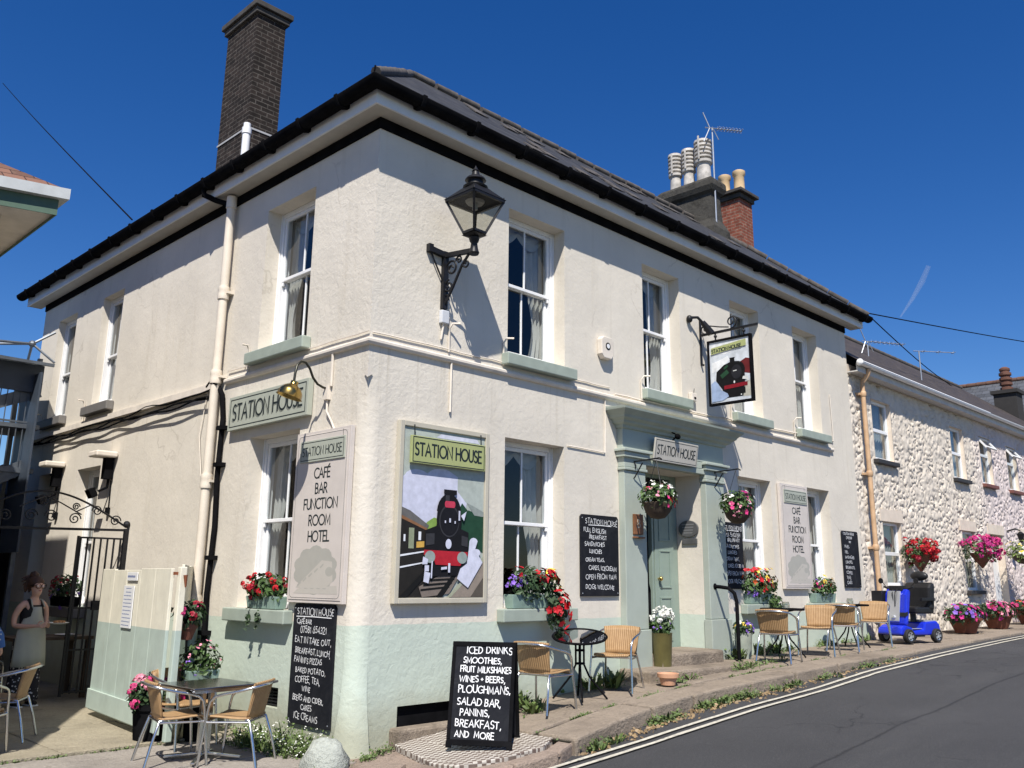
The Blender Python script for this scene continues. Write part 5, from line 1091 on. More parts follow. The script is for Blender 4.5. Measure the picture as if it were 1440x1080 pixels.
for z in (3.55,2.0,.62,-.6): m.lathe([(.05,z-OZ),(.062,z+.02-OZ),(.062,z+.09-OZ),(.05,z+.11-OZ)],(.42,-.15,0),12); m.box((.30,-.13,z+.03-OZ),(.54,-.05,z+.07-OZ))
m.build('downpipe',MTAN,ter,smooth=40)
# red brick stack over the party wall
m=MB(); m.box((.55,2.38,4.5-OZ),(1.1,3.05,8.55-OZ)); rc=m.build('chimney',M_BRICKR,tr)
m=MB(); m.box((.50,2.33,8.552-OZ),(1.15,3.10,8.67-OZ)); m.box((.42,2.25,8.672-OZ),(1.23,3.18,8.75-OZ)); m.build('chimney_cap',MATS['cap_slab'],rc,bev=.012)
for y in (2.52,2.90):
    m=MB(); m.lathe([(.15,8.75-OZ),(.125,8.81-OZ),(.12,9.20-OZ),(.15,9.24-OZ),(.15,9.32-OZ),(.12,9.34-OZ),(.11,9.27-OZ)],(.83,y,0),14); m.build('chimney_pot',simple('buff_pot',(.62,.45,.26),.8,amt=.12),rc,smooth=40)
# ---- slate roofed house closing the view
bh=thing('slate_house','slate roofed house with orange ridge tiles and a dark chimney beyond the terrace','house',(27.2,.2,-1.0))
m=MB(); m.box((0,0,0),(9,8,5.3)); m.build('wall',simple('far_render',(.6,.55,.5),.9),bh)
m=MB(); m.add([(-.3,-.3,5.2),(-.3,8.3,5.2),(4.4,8.3,8.55),(4.4,-.3,8.55)],[(0,1,2,3)]); m.add([(9.3,-.3,5.2),(9.3,8.3,5.2),(4.4,8.3,8.55),(4.4,-.3,8.55)],[(0,1,2,3)]); m.add([(-.3,-.3,5.2),(9.3,-.3,5.2),(4.4,-.3,8.55)],[(0,1,2)])
br=m.build('roof',M_SLATEC,bh)
m=MB()
for i in range(24): m.tube([(4.4,-.3+i*.36,8.57),(4.4,.04+i*.36,8.57)],[.09,.1],7)
m.build('ridge_tile',simple('old_ridge',(.12,.065,.045),.85,amt=.3),br,smooth=60)
m=MB(); m.box((.2,1.2,5.0),(.85,1.9,7.3)); m.box((.13,1.13,7.302),(.92,1.97,7.42)); fc=m.build('chimney',simple('sooty_render',(.035,.033,.032),.9),br)
m=MB(); pr=[(.16,7.42)]; z=7.46
for k in range(4): pr+=[(.2,z),(.2,z+.08),(.15,z+.1),(.15,z+.14)]; z+=.17
pr+=[(.17,z),(.17,z+.06),(.08,z+.12)]; m.lathe(pr,(.52,1.55,0),12); m.build('chimney_pot',simple('pot_brown',(.13,.06,.04),.8),fc,smooth=30)
# ---- neighbour on the left: rendered, green fascia, clay roof
nb=thing('neighbour_house','cream rendered neighbouring house with green fascia and clay tiled roof on the left edge','house',(-2.5,2.3,-1.55))
def nbp(q,z): return [(x+2.4,y-2.3,z+1.55) for x,y in q]
ev=[(-2.30,2.36),(-2.28,12),(-9,12),(-9,1.0),(-4.9,-.5),(-3.65,1.75),(-3.05,2.58)]  # near left points run out of view, shaped to shade the yard floor
cxn,cyn=-5.2,6.0
def inset(q,d): 
    o=[]
    for x,y in q: v=Vector((cxn-x,cyn-y)); v=v.normalized()*d; o.append((x+v.x,y+v.y))
    return o
wl=inset(ev,.62); n=len(ev)
m=MB(); a=nbp(wl,-1.6);b=nbp(wl,3.75); m.add(a+b,[(i,(i+1)%n,(i+1)%n+n,i+n) for i in range(n)]); m.build('wall',simple('neighbour_render',(.66,.60,.52),.9,amt=.08),nb)
m=MB(); m.add(nbp(ev,3.72),[tuple(range(n))]); m.build('soffit',simple('soffit_paint',(.62,.57,.5),.7),nb)
def band(q,z0,z1,out,t=.02):
    m=MB(); o=inset(q,-out); i_=inset(q,-out+t); A_=nbp(o,z0);B_=nbp(o,z1);C_=nbp(i_,z0);D_=nbp(i_,z1)
    m.add(A_+B_+C_+D_,[(k,(k+1)%n,(k+1)%n+n,k+n) for k in range(n)]+[(k+2*n,(k+1)%n+2*n,(k+1)%n+3*n,k+3*n) for k in range(n)]+[(k,(k+1)%n,(k+1)%n+2*n,k+2*n) for k in range(n)]+[(k+n,(k+1)%n+n,(k+1)%n+3*n,k+3*n) for k in range(n)]); return m
m=MB()
q=[(-2.42,5.25),(-2.42,12),(-6,12),(-6,5.25)]; a=nbp(q,3.4); b=nbp(q,5.25); m.add(a+b,[(0,1,5,4),(1,2,6,5),(2,3,7,6),(3,0,4,7),(4,5,6,7)]); m.build('unseen_shade_wing',MATS['neighbour_render'],nb)  # unseen taller block added to throw shade on the far side wall
band(ev,3.69,3.86,.01).build('fascia',simple('green_fascia',(.075,.13,.09),.5),nb)
band(ev,3.862,3.98,.13,.12).build('gutter',simple('white_gutter',(.45,.47,.47),.5),nb)
m=MB(); o=nbp(inset(ev,-.05),3.99); m.add(o+[(cxn+2.4,cyn-2.3,6.0+1.55)],[(i,(i+1)%n,n) for i in range(n)]); m.build('roof',M_CLAYTILE,nb)

# ================================================================ steel escape stair at the back of the side wall
M_GALV=simple('dull_steel',(.13,.145,.165),.5,.5,amt=.2,bump=.05)
sx_=thing('escape_stair','galvanised steel escape stair with railings and clear canopy behind the side wall','staircase',(-.9,9.3,-1.56))
def sp_(p): return (p[0]+.9,p[1]-9.3,p[2]+1.56)
m=MB()
for x,y in ((-.42,8.75),(-.42,9.75),(-2.6,8.75),(-2.6,9.75)): m.bar(sp_((x,y,-1.56)),sp_((x,y,3.55)),.07)
m.bar(sp_((-.42,8.75,1.75)),sp_((-2.6,8.75,.5)),.04,.22); m.bar(sp_((-.42,9.75,1.75)),sp_((-2.6,9.75,.5)),.04,.22)
m.bar(sp_((-.36,8.75,3.0)),sp_((-2.6,8.75,2.0)),.04,.2); m.box(sp_((-1.2,8.7,1.62)),sp_((-.3,9.8,1.70))); m.box(sp_((-2.8,8.7,2.35)),sp_((-.3,9.8,2.42)))
m.build('stair_frame',M_GALV,sx_)
m=MB()
for i in range(22):
    x=-.45-.1*i; m.bar(sp_((x,8.72,2.42)),sp_((x,8.72,3.1)),.014)
    m.bar(sp_((x,8.72,1.75-.57*(.1*i))),sp_((x,8.72,2.38-.57*(.1*i)*.3)),.014)
m.bar(sp_((-.4,8.72,3.1)),sp_((-2.7,8.72,3.1)),.04); m.bar(sp_((-.4,8.72,2.45)),sp_((-2.7,8.72,2.45)),.03)
m.build('railing',M_GALV,sx_)
m=MB()
for i in range(10): m.box(sp_((-.55-.2*i,8.77,1.68-.115*i-.03)),sp_((-.33-.2*i,9.73,1.68-.115*i)))
m2=MB(); m2.box(sp_((-2.7,8.66,2.95)),sp_((-.36,8.69,3.42))); m2.box(sp_((-.50,8.35,.35)),sp_((-.47,9.25,3.25))); m2.build('canopy_and_shade_panel',simple('blue_steel_sheet',(.05,.065,.09),.5),sx_)  # hanging canopy sheet, plus an upright panel added to cast the wall's shadow strip
m.build('stair_tread',M_GALV,sx_)
m=MB(); hub=Vector(sp_((-.62,8.6,3.75)))
for p in ((-.3,8.4,3.45),(-.3,9.9,3.5),(-2.9,9.9,3.55),(-2.9,8.4,3.5),(-.3,8.55,4.0)): m.tube([hub,sp_(p)],.022,6)
m.ball(hub,.06,8,6); m.bar(sp_((-.3,8.4,3.40)),sp_((-2.9,8.4,3.40)),.05); m.build('canopy_strut',M_GALV,sx_)
m=MB(); m.add([sp_((-.28,8.38,3.42)),sp_((-2.95,8.38,3.45)),sp_((-2.95,10.1,3.62)),sp_((-.28,10.1,3.62))],[(0,1,2,3)]); m.build('canopy_sheet',simple('canopy_grey',(.16,.2,.26),.4),sx_)
t=thing('lean_to','dark timber lean to shed under the steel stair at the end of the shaded yard','shed',(-1.6,11.3,-1.56))
m=MB(); m.box((-4,0,0),(6.5,.1,3.35)); 
for k in range(52): m.box((-4+.2*k,-.02,0),(-3.985+.2*k,-.001,3.3))
m.build('wall',simple('dark_boards',(.035,.025,.02),.9,amt=.3),t); m=MB(); m.add([(-4.2,-.9,2.95),(6.6,-.9,2.95),(6.6,.2,3.45),(-4.2,.2,3.45)],[(0,1,2,3)]); m.build('roof',simple('dark_felt',(.04,.04,.042),.9),t)
# ================================================================ iron gate, boarded screen
gt=thing('iron_gate','black wrought iron garden gate with scrolled overthrow beside the side wall','gate',(-.04,5.4,-1.56))
m=MB(); zr=.64+1.56
m.bar((0,0,0),(0,0,2.2),.05); m.bar((-1.95,0,0),(-1.95,0,2.2),.05); m.bar((-1.95,0,zr-.06),(0,0,zr-.02),.032)
arcp=[(-1.95+1.95*i/24,0,zr+.02+.42*math.sin(math.pi*(i/24)**.85)) for i in range(25)]; m.tube(arcp,.014,6); m.ball((0,0,zr+.06),.05,8,6)
m.build('overthrow',M_IRON,gt)
m=MB(); rng=random.Random(2)
for c,r,a,dn in (((-.16,0,zr+.10),.075,0,1),((-.42,0,zr+.22),.07,math.pi,-1),((-.70,0,zr+.10),.08,0,1),((-1.0,0,zr+.12),.085,math.pi,-1),((-1.25,0,zr+.12),.085,0,1),((-.70,0,zr+.26),.05,0,1),((-1.12,0,zr+.3),.05,0,-1),((-1.55,0,zr+.1),.08,math.pi,-1)):
    m.tube(spiral(c,r,1.7,a,dn,plane='xz'),.009,5)
m.tube([(-.62,0,zr+.16),(-.9,0,zr+.30),(-1.1,0,zr+.38)],.009,5); m.tube([(-.70,0,zr+.19),(-.5,0,zr+.30)],.009,5); m.tube([(-1.1,0,zr+.38),(-1.4,0,zr+.22)],.009,5)
m.build('scroll',M_IRON,gt,smooth=60)
m=MB()
for i in range(7): m.bar((-.06-.088*i,0,.08),(-.06-.088*i,0,2.06+.0*i),.02)
for z in (.1,.62,1.15,2.06): m.bar((-.04,0,z),(-.62,0,z),.024)
m.box((-.35,-.03,1.12),(-.25,.03,1.24)); m.bar((-.62,0,.05),(-.62,0,2.08),.03); m.build('gate_leaf',M_IRON,gt)
bs=thing('boarded_screen','cream and pale green boarded gate standing open beside the side wall downpipe','boarded gate',(-.33,2.75,-1.56))
m=MB(); A_=Vector((-1.02,1.72,0));B_=Vector((-.80,4.0,0)); d=(B_-A_).normalized(); nrm=Vector((-d.y,d.x,0))
def sc(p): return (p.x+.33,p.y-2.75,p.z+1.56)
def bd(m,P,Q,z0,z1,t):
    nn=Vector((-(Q-P).normalized().y,(Q-P).normalized().x,0))*t
    v=[P,Q,Q+nn,P+nn]; m.add([sc(Vector((q.x,q.y,z0))) for q in v]+[sc(Vector((q.x,q.y,z1))) for q in v],[(0,3,2,1),(4,5,6,7),(0,1,5,4),(1,2,6,5),(2,3,7,6),(3,0,4,7)])
nbd=5
for i in range(nbd):
    P=A_.lerp(B_,i/nbd+.0012);Q=A_.lerp(B_,(i+1)/nbd-.0012); bd(m,P,Q,-1.50,.075+rng.uniform(-.006,.01),.035)
bd(m,A_+nrm*.037,B_+nrm*.037,-1.48,-1.27,.025)
m.build('gate_leaf',M_PANEL,bs,bev=.004)
C_=Vector((-.06,3.3,0)); C0_=Vector((-.94,1.74,0))
m=MB()
for i in range(5):
    P=C0_.lerp(C_,i/5+.006);Q=C0_.lerp(C_,(i+1)/5-.006); bd(m,P,Q,-1.52,.12+rng.uniform(-.01,.01),-.03)
m.build('fixed_boards',M_PANEL,bs,bev=.004)
m=MB(); m.box(sc(Vector((-1.0,1.63,-1.56))),sc(Vector((-.93,1.70,.10)))); m.build('post',M_PANEL,bs,bev=.008)
m=MB(); m.box(sc(Vector((-1.04,1.71,.02))),sc(Vector((-.99,1.68,.05)))); m.tube([sc(Vector((-.96,1.60,.02))),sc(Vector((-.95,1.60,-.1)))],[.022,.008],6); m.build('hinge',simple('rusty_iron',(.22,.07,.03),.8),bs)
def notice(label,fr_,z0,z1,wd,lines,title=False):
    P=A_.lerp(B_,fr_); t=thing('notice',label,'notice',(P.x+nrm.x*.04,P.y+nrm.y*.04,z0)); t.rotation_euler.z=math.atan2(-d.y,-d.x)
    m=MB(); m.box((-wd/2,-.012,0),(wd/2,-.003,z1-z0)); m.build('plate',M_WHITE,t,bev=.002)
    m=MB(); h=z1-z0; rg=random.Random(int(z0*100)+3)
    for k in range(lines):
        z=h-(k+.75)*h/(lines+.5); x=-wd*.42; xe=wd*rg.uniform(.25,.42)
        if k<2 and lines>3: x,xe=-wd*.25,wd*.25
        while x<xe:
            ww=rg.uniform(.02,.06); ribbon(m,[(x,z),(min(x+ww,xe),z+rg.uniform(-.002,.002))],h/lines*.24,-.0125); x+=ww+.014
    m.build('print',simple('notice_blue',(.22,.26,.42),.6),t); return t
notice('narrow white notice strip near the top of the boarded gate',.50,-.045,.045,.34,1); notice('white notice with small blue print on the boarded gate',.53,-.55,-.10,.34,11)
# ================================================================ overhead wires, aerials
def wire(name,label,p,q,sag,r=.011):
    p=Vector(p);q=Vector(q); m=MB(); m.tube([p.lerp(q,i/24)-Vector((0,0,sag*math.sin(math.pi*i/24)*1)) -p for i in range(25)],r,5); o=m.build(name,M_BLACK); o.location=p; return tag(o,label,'wire')
# ================================================================ PLANTS
def rdir(rng):
    while True:
        v=Vector((rng.uniform(-1,1),rng.uniform(-1,1),rng.uniform(-1,1)))
        if .05<v.length<1: return v.normalized()
def foliage(mb,c,rad,n,rng,size=.035,up=.35,trail=0):
    for i in range(n):
        d=rdir(rng); r=rng.random()**.45; p=Vector((c[0]+d.x*rad[0]*r,c[1]+d.y*rad[1]*r,c[2]+d.z*rad[2]*r))
        if trail and rng.random()<.25: p.z-=rng.random()*trail
        nrm=(d+Vector((0,0,up))+rdir(rng)*.7).normalized(); x=nrm.orthogonal().normalized(); q=Matrix.Rotation(rng.uniform(0,6.28),3,nrm); x=q@x; y=nrm.cross(x); s_=size*rng.uniform(.6,1.35)
        mb.add([p-x*s_,p+y*s_*.55+nrm*s_*.15,p+x*s_*1.05-nrm*s_*.1,p-y*s_*.55+nrm*s_*.15],[(0,1,2),(0,2,3)])
def bloom(mb,p,d,kind,s_,rng):
    d=d.normalized()
    if kind=='cluster': # geranium head
        for k in range(18):
            e=(rdir(rng)+d*.7).normalized(); q=p+e*s_; x=e.orthogonal().normalized(); x=Matrix.Rotation(rng.uniform(0,6.28),3,e)@x; y=e.cross(x); t=s_*.52
            mb.add([q-x*t,q+y*t*.9+e*t*.25,q+x*t,q-y*t*.9+e*t*.25],[(0,1,2,3)])
    elif kind=='trumpet':
        x=d.orthogonal().normalized(); y=d.cross(x); n=5; v=[p-d*s_*.25]
        for k in range(n*2):
            a=math.pi*k/n+rng.uniform(-.08,.08); r=s_*(1. if k%2==0 else .72); v.append(p+(x*math.cos(a)+y*math.sin(a))*r+d*s_*rng.uniform(-.1,.12))
        mb.add(v,[(0,1+k,1+(k+1)%(2*n)) for k in range(2*n)])
    else: # little daisy / pansy
        x=d.orthogonal().normalized(); y=d.cross(x)
        for k in range(3):
            a=rng.uniform(0,6.28); o=x*math.cos(a)+y*math.sin(a); mb.add([p,p+o*s_+d.cross(o)*s_*.5,p+o*s_*1.3+d*s_*.2,p+o*s_-d.cross(o)*s_*.5],[(0,1,2,3)])
def plant(t,c,rad,nleaf,blooms,seed,leaf=M_LEAF,size=.035,trail=0,front=(0,-.5,.35)):
    rng=random.Random(seed); m=MB(); foliage(m,c,[q*1.06 for q in rad],int(nleaf*1.35),rng,size,trail=max(trail,.06)); m.build('foliage',leaf,t,solid=-1)
    fv=Vector(front); dk={}
    for spec in blooms:
        col,n,kind,s_=spec[:4]; off=Vector(spec[4]) if len(spec)>4 else Vector((0,0,0)); k=spec[5] if len(spec)>5 else 1.
        mm=dk.setdefault(col,MB())
        for i in range(n):
            d=(rdir(rng)+fv).normalized(); r=rng.uniform(.82,1.12)
            p=Vector((c[0]+off.x+d.x*rad[0]*r*k,c[1]+off.y+d.y*rad[1]*r*k,c[2]+off.z+d.z*rad[2]*r*k)); bloom(mm,p,(d+Vector((0,-.3,.3))),kind,s_*rng.uniform(.55,1.05),rng)
    for col,mm in dk.items(): mm.build('blooms',FL[col],t,solid=-1)
def trough(t,w,d,h,mat,c=(0,0,0),name='trough'):
    m=MB(); x,y,z=c; a=[(-w/2+.02,-d/2+.015),(w/2-.02,-d/2+.015),(w/2-.02,d/2-.015),(-w/2+.02,d/2-.015)]; b=[(-w/2,-d/2),(w/2,-d/2),(w/2,d/2),(-w/2,d/2)]
    m.add([(x+p,y+q,z) for p,q in a]+[(x+p,y+q,z+h) for p,q in b]+[(x+p*.9,y+q*.8,z+h) for p,q in b]+[(x+p*.9,y+q*.8,z+h-.04) for p,q in b],[(3,2,1,0)]+[(i,(i+1)%4,(i+1)%4+4,i+4) for i in range(4)]+[(i+4,(i+1)%4+4,(i+1)%4+8,i+8) for i in range(4)]+[(i+8,(i+1)%4+8,(i+1)%4+12,i+12) for i in range(4)]+[(12,13,14,15)])
    m.build(name,mat,t,bev=.006)
def pot(t,r0,r1,h,mat,c=(0,0,0),rim=True,n=18,name='pot'):
    m=MB(); p=[(r0,0),(r1,h-.05 if rim else h)]
    if rim: p+=[(r1*1.1,h-.05),(r1*1.12,h)]
    p+=[(r1*.9,h),(r1*.88,h-.04),(.001,h-.045)]
    m.lathe(p,c,n); m.build(name,mat,t,smooth=40)
M_TROUGH=simple('sage_trough',(.22,.31,.26),.6,amt=.2,bump=.2)
SILLZ=-.30
t=thing('window_box','window box of scarlet geraniums on the side window sill','window box',(-.04,1.57,-.32),LEFT,'flower boxes on ground floor sills')
trough(t,.62,.15,.13,M_TROUGH); plant(t,(0,0,.22),(.36,.13,.14),340,[('red',13,'cluster',.042),('crimson',5,'cluster',.04),('red',4,'cluster',.04,(-.33,-.02,.03),.4)],11,size=.04)
m=MB(); rng=random.Random(4)
for x in (-.18,.02): foliage(m,(x,-.11,-.1),(.03,.02,.13),26,rng,.028)
m.build('trailing_leaf',M_LEAFD,t,solid=-1)
t=thing('window_box','window box of purple, red and yellow petunias spilling over the sill beside the locomotive poster','window box',(2.42,-.04,SILLZ),0,'flower boxes on ground floor sills')
trough(t,.82,.15,.15,M_TROUGH); plant(t,(0,-.02,.26),(.40,.15,.2),520,[('purple',34,'trumpet',.03,(-.27,0,.02),.45),('red',7,'trumpet',.05,(-.25,0,.12),.35),('red',20,'trumpet',.055,(.14,-.02,.06),.6),('yellow',9,'trumpet',.05,(.27,0,.06),.6)],12,M_LEAFD)
m=MB(); rng=random.Random(6); foliage(m,(.26,-.14,-.02),(.16,.07,.24),260,rng,.035); m.build('trailing_leaf',M_LEAFD,t,solid=-1)
m=MB()
for k in range(24): d=(rdir(rng)+Vector((0,-.9,.2))).normalized(); bloom(m,Vector((.28,-.15,-.03))+Vector((d.x*.19,d.y*.07,d.z*.24)),d,'trumpet',.05,rng)
m.build('trailing_blooms',FL['red'],t,solid=-1)
t=thing('window_box','bushy window box of red, orange and violet flowers just right of the doorway','window box',(7.42,-.04,SILLZ),0,'flower boxes on ground floor sills')
trough(t,.7,.15,.15,M_TROUGH); plant(t,(0.0,-.02,.28),(.46,.16,.22),520,[('red',22,'trumpet',.055,(-.05,0,.05)),('orange',9,'trumpet',.05,(-.15,0,.1),.7),('yellow',12,'trumpet',.05,(.12,0,.1),.8),('purple',10,'trumpet',.05,(-.22,-.02,-.1),.35),('crimson',8,'trumpet',.05,(.3,0,0),.5)],13)
m=MB(); foliage(m,(.3,-.12,-.03),(.17,.07,.22),230,rng,.035); m.build('trailing_leaf',M_LEAF,t,solid=-1)
t=thing('window_box','small window box of pink, red and yellow flowers left of the last chalk board','window box',(9.52,-.04,SILLZ),0,'flower boxes on ground floor sills')
trough(t,.72,.15,.15,M_TROUGH); plant(t,(0,-.02,.25),(.38,.14,.16),360,[('pink',9,'trumpet',.05,(-.2,0,.02),.5),('red',9,'trumpet',.055,(.12,0,.02),.5),('yellow',8,'trumpet',.045,(.05,0,.08),.8),('purple',5,'trumpet',.045,(-.25,0,.06),.4)],14)
t=thing('window_box','shaded window box of flowers on the narrow side window behind the iron gate','window box',(-.13,7.1,-.44),LEFT,'flower boxes on ground floor sills')
trough(t,.8,.16,.14,M_BLACK); plant(t,(0,0,.26),(.46,.16,.2),340,[('crimson',12,'cluster',.04),('purple',8,'trumpet',.05,(0,0,-.15))],15,M_LEAFD)
# hanging baskets
def basket(label,loc,r,blooms,seed,group,bracket,leaf=M_LEAF,conical=False,rad=None,potmat=None,nleaf=420,trail=.1):
    t=thing('hanging_basket',label,'hanging basket',loc,0,group)
    m=MB()
    if conical: m.lathe([(.01,-.34),(r*.5,-.18),(r*.95,-.01),(r*1.0,.0),(r*.9,.0),(.01,-.02)],(0,0,0),16)
    else: m.lathe([(.01,-.2),(r*.45,-.185),(r*.8,-.11),(r,.0),(r*.95,.01),(.01,0)],(0,0,0),16)
    m.build('basket',potmat or simple('basket_liner',(.07,.05,.035),.9,amt=.3,bump=.4),t,smooth=60)
    rd=rad or (r*1.25,r*1.2,r*.85); plant(t,(0,0,.1),rd,nleaf,blooms,seed,leaf,trail=trail)
    if bracket:
        m=MB(); by=-loc[1]; h=bracket
        m.box((-.012,by-.02,h-.34),(.012,by-.003,h+.05)); m.tube([(0,by,h),(0,-.05,h+.02),(0,-.08,h)],.011,6); m.tube([(0,by,h-.3),(0,by-.12,h-.2),(0,by-.25,h-.02)],.009,6); m.tube(spiral((0,by-.1,h-.06),.06,1.3,0,1),.008,5)
        for a in (0,2.1,4.2): m.tube([(0,-.0,h-.0),(r*.9*math.cos(a),r*.9*math.sin(a),.0)],.004,4)
        m.build('bracket',M_IRON,t)
    return t
basket('hanging basket with red and cream flowers in front of the dark doorway opening','' or (4.27,-.47,.98),.2,[('red',9,'trumpet',.05,(0,0,-.05)),('pink',7,'trumpet',.04,(-.1,0,-.08)),('white',26,'d',.035,(0.05,0,.02)),('palepink',8,'d',.035)],41,'baskets either side of the door',.56)
basket('hanging basket with magenta and white flowers on the right hand door pilaster',(6.22,-.46,1.02),.2,[('magenta',11,'trumpet',.05,(.15,0,.06),.7),('palepink',12,'d',.035,(-.05,0,-.08)),('white',10,'d',.035),('pink',5,'trumpet',.045,(-.1,0,-.1))],42,'baskets either side of the door',.56)
basket('cone shaped hanging basket of red flowers nearest the pub on the stone terrace',(13.3,-.28,.58),.24,[('red',46,'cluster',.055),('crimson',30,'cluster',.055,(0,0,-.08))],43,'baskets on the stone terrace',0,conical=True,rad=(.46,.32,.22),potmat=M_DTERRA,trail=.25)
basket('wide hanging basket of bright pink flowers on the stone terrace',(16.9,-.28,.72),.27,[('magenta',50,'cluster',.06),('pink',44,'cluster',.06,(.2,0,.02))],44,'baskets on the stone terrace',0,conical=True,rad=(.72,.36,.26),potmat=M_DTERRA,trail=.2)
basket('hanging basket of lime green foliage on the black post at the right edge',(19.2,-.5,.72),.25,[('white',20,'d',.05),('yellow',16,'d',.05)],45,'baskets on the stone terrace',0,leaf=M_LEAFY,rad=(.62,.36,.26),trail=.2)
# pots on the ground
t=thing('planter','olive ribbed planter of white and blue flowers on the door step','planter',(4.66,-.20,-1.04))
m=MB(); 
pr=[(.115,0),(.135,.40),(.14,.41),(.12,.41),(.115,.37),(.01,.37)]; m.lathe(pr,(0,0,0),24); m.build('pot',simple('olive_glaze',(.115,.10,.035),.35,amt=.2,bump=.1),t,smooth=40)
plant(t,(0,0,.50),(.15,.15,.12),260,[('white',44,'cluster',.03,(0,0,.1)),('purple',10,'d',.03,(0,0,-.02))],51,M_LEAF,.03)
t=thing('planter','pale grey planter of yellow and mauve pansies beside the right handrail','planter',(6.62,-.22,zg(6.62)))
pot(t,.10,.125,.36,simple('pale_pot',(.30,.33,.28),.6,amt=.2),rim=False); plant(t,(0,0,.42),(.16,.14,.1),160,[('yellow',7,'d',.045),('purple',12,'d',.045),('white',4,'d',.04)],52,M_LEAFD,.028)
t=thing('clay_bowl','shallow empty terracotta bowl on the pavement below the door step','bowl',(3.95,-.78,zg(3.95)+.005))
m=MB(); m.lathe([(.085,0),(.105,.08),(.125,.085),(.13,.13),(.115,.132),(.10,.07),(.01,.06)],(0,0,0),22); m.build('pot',simple('fresh_terracotta',(.60,.33,.20),.75,amt=.1),t,smooth=40)
t=thing('flower_tub','dark tub overflowing with pink geraniums against the boarded gate','planter',(-.98,1.72+.25,-1.59))
pot(t,.17,.2,.36,M_BLACK); plant(t,(0,0,.46),(.27,.22,.19),420,[('pink',14,'cluster',.042),('palepink',8,'cluster',.05,(-.16,0,.02),.6),('magenta',9,'cluster',.042,(.1,0,.08),.7),('pink',5,'cluster',.035,(.1,-.1,-.28),.5)],53,M_LEAFD,.045)
t=thing('flower_tub','trough of mixed flowers and a yellow bloom behind the tub of pink geraniums','planter',(-.62,1.78,-1.08))
m=MB(); m.lathe([(.11,-.51),(.13,-.01),(.12,0)],(0,0,0),16); m.build('stand',M_BLACK,t,smooth=40)
trough(t,.34,.2,.16,M_TROUGH); plant(t,(0,0,.25),(.22,.16,.2),260,[('yellow',4,'d',.045,(-.15,0,-.12),.5),('purple',8,'trumpet',.04,(-.1,0,-.1),.6),('palepink',8,'d',.035)],54)
t=thing('wall_pot','small brown pot of pink geraniums fixed to the side wall by the cream downpipe','planter',(-.80,1.78,-.62))
pot(t,.05,.09,.16,M_DTERRA); plant(t,(0,0,.26),(.17,.14,.14),150,[('pink',6,'cluster',.05,(-.06,0,.03)),('crimson',3,'cluster',.05)],55,M_LEAFD,.04)
m=MB(); m.tube([(0,.0,0),(.02,.02,-.2),(0,.05,-.45)],.012,5); m.build('bracket',M_IRON,t)
for k,(x,lab,cols) in enumerate(((14.6,'terracotta bowl of magenta and purple flowers beside the scooter',[('magenta',40,'trumpet',.06),('purple',26,'trumpet',.06),('pink',16,'trumpet',.06)]),(16.6,'terracotta bowl of mixed pink flowers, second along the terrace',[('magenta',26,'trumpet',.06),('palepink',26,'trumpet',.06),('crimson',22,'trumpet',.06)]),(18.9,'terracotta bowl of orange and pink flowers under the terrace doorway',[('orange',34,'trumpet',.06),('pink',26,'trumpet',.06),('red',16,'trumpet',.06)]),(21.2,'terracotta bowl of pink flowers farthest right by the railing',[('pink',40,'trumpet',.06),('palepink',20,'trumpet',.06)]))):
    t=thing('flower_bowl',lab,'planter',(x,-.55,zg(x)),0,'terracotta bowls along the terrace'); pot(t,.19,.30,.30,simple('brown_terracotta',(.17,.06,.035),.8,amt=.2,bump=.2)); plant(t,(0,0,.38),(.58,.36,.19),620,cols,60+k,M_LEAFD,.045,trail=.1,front=(0,-.7,.5))
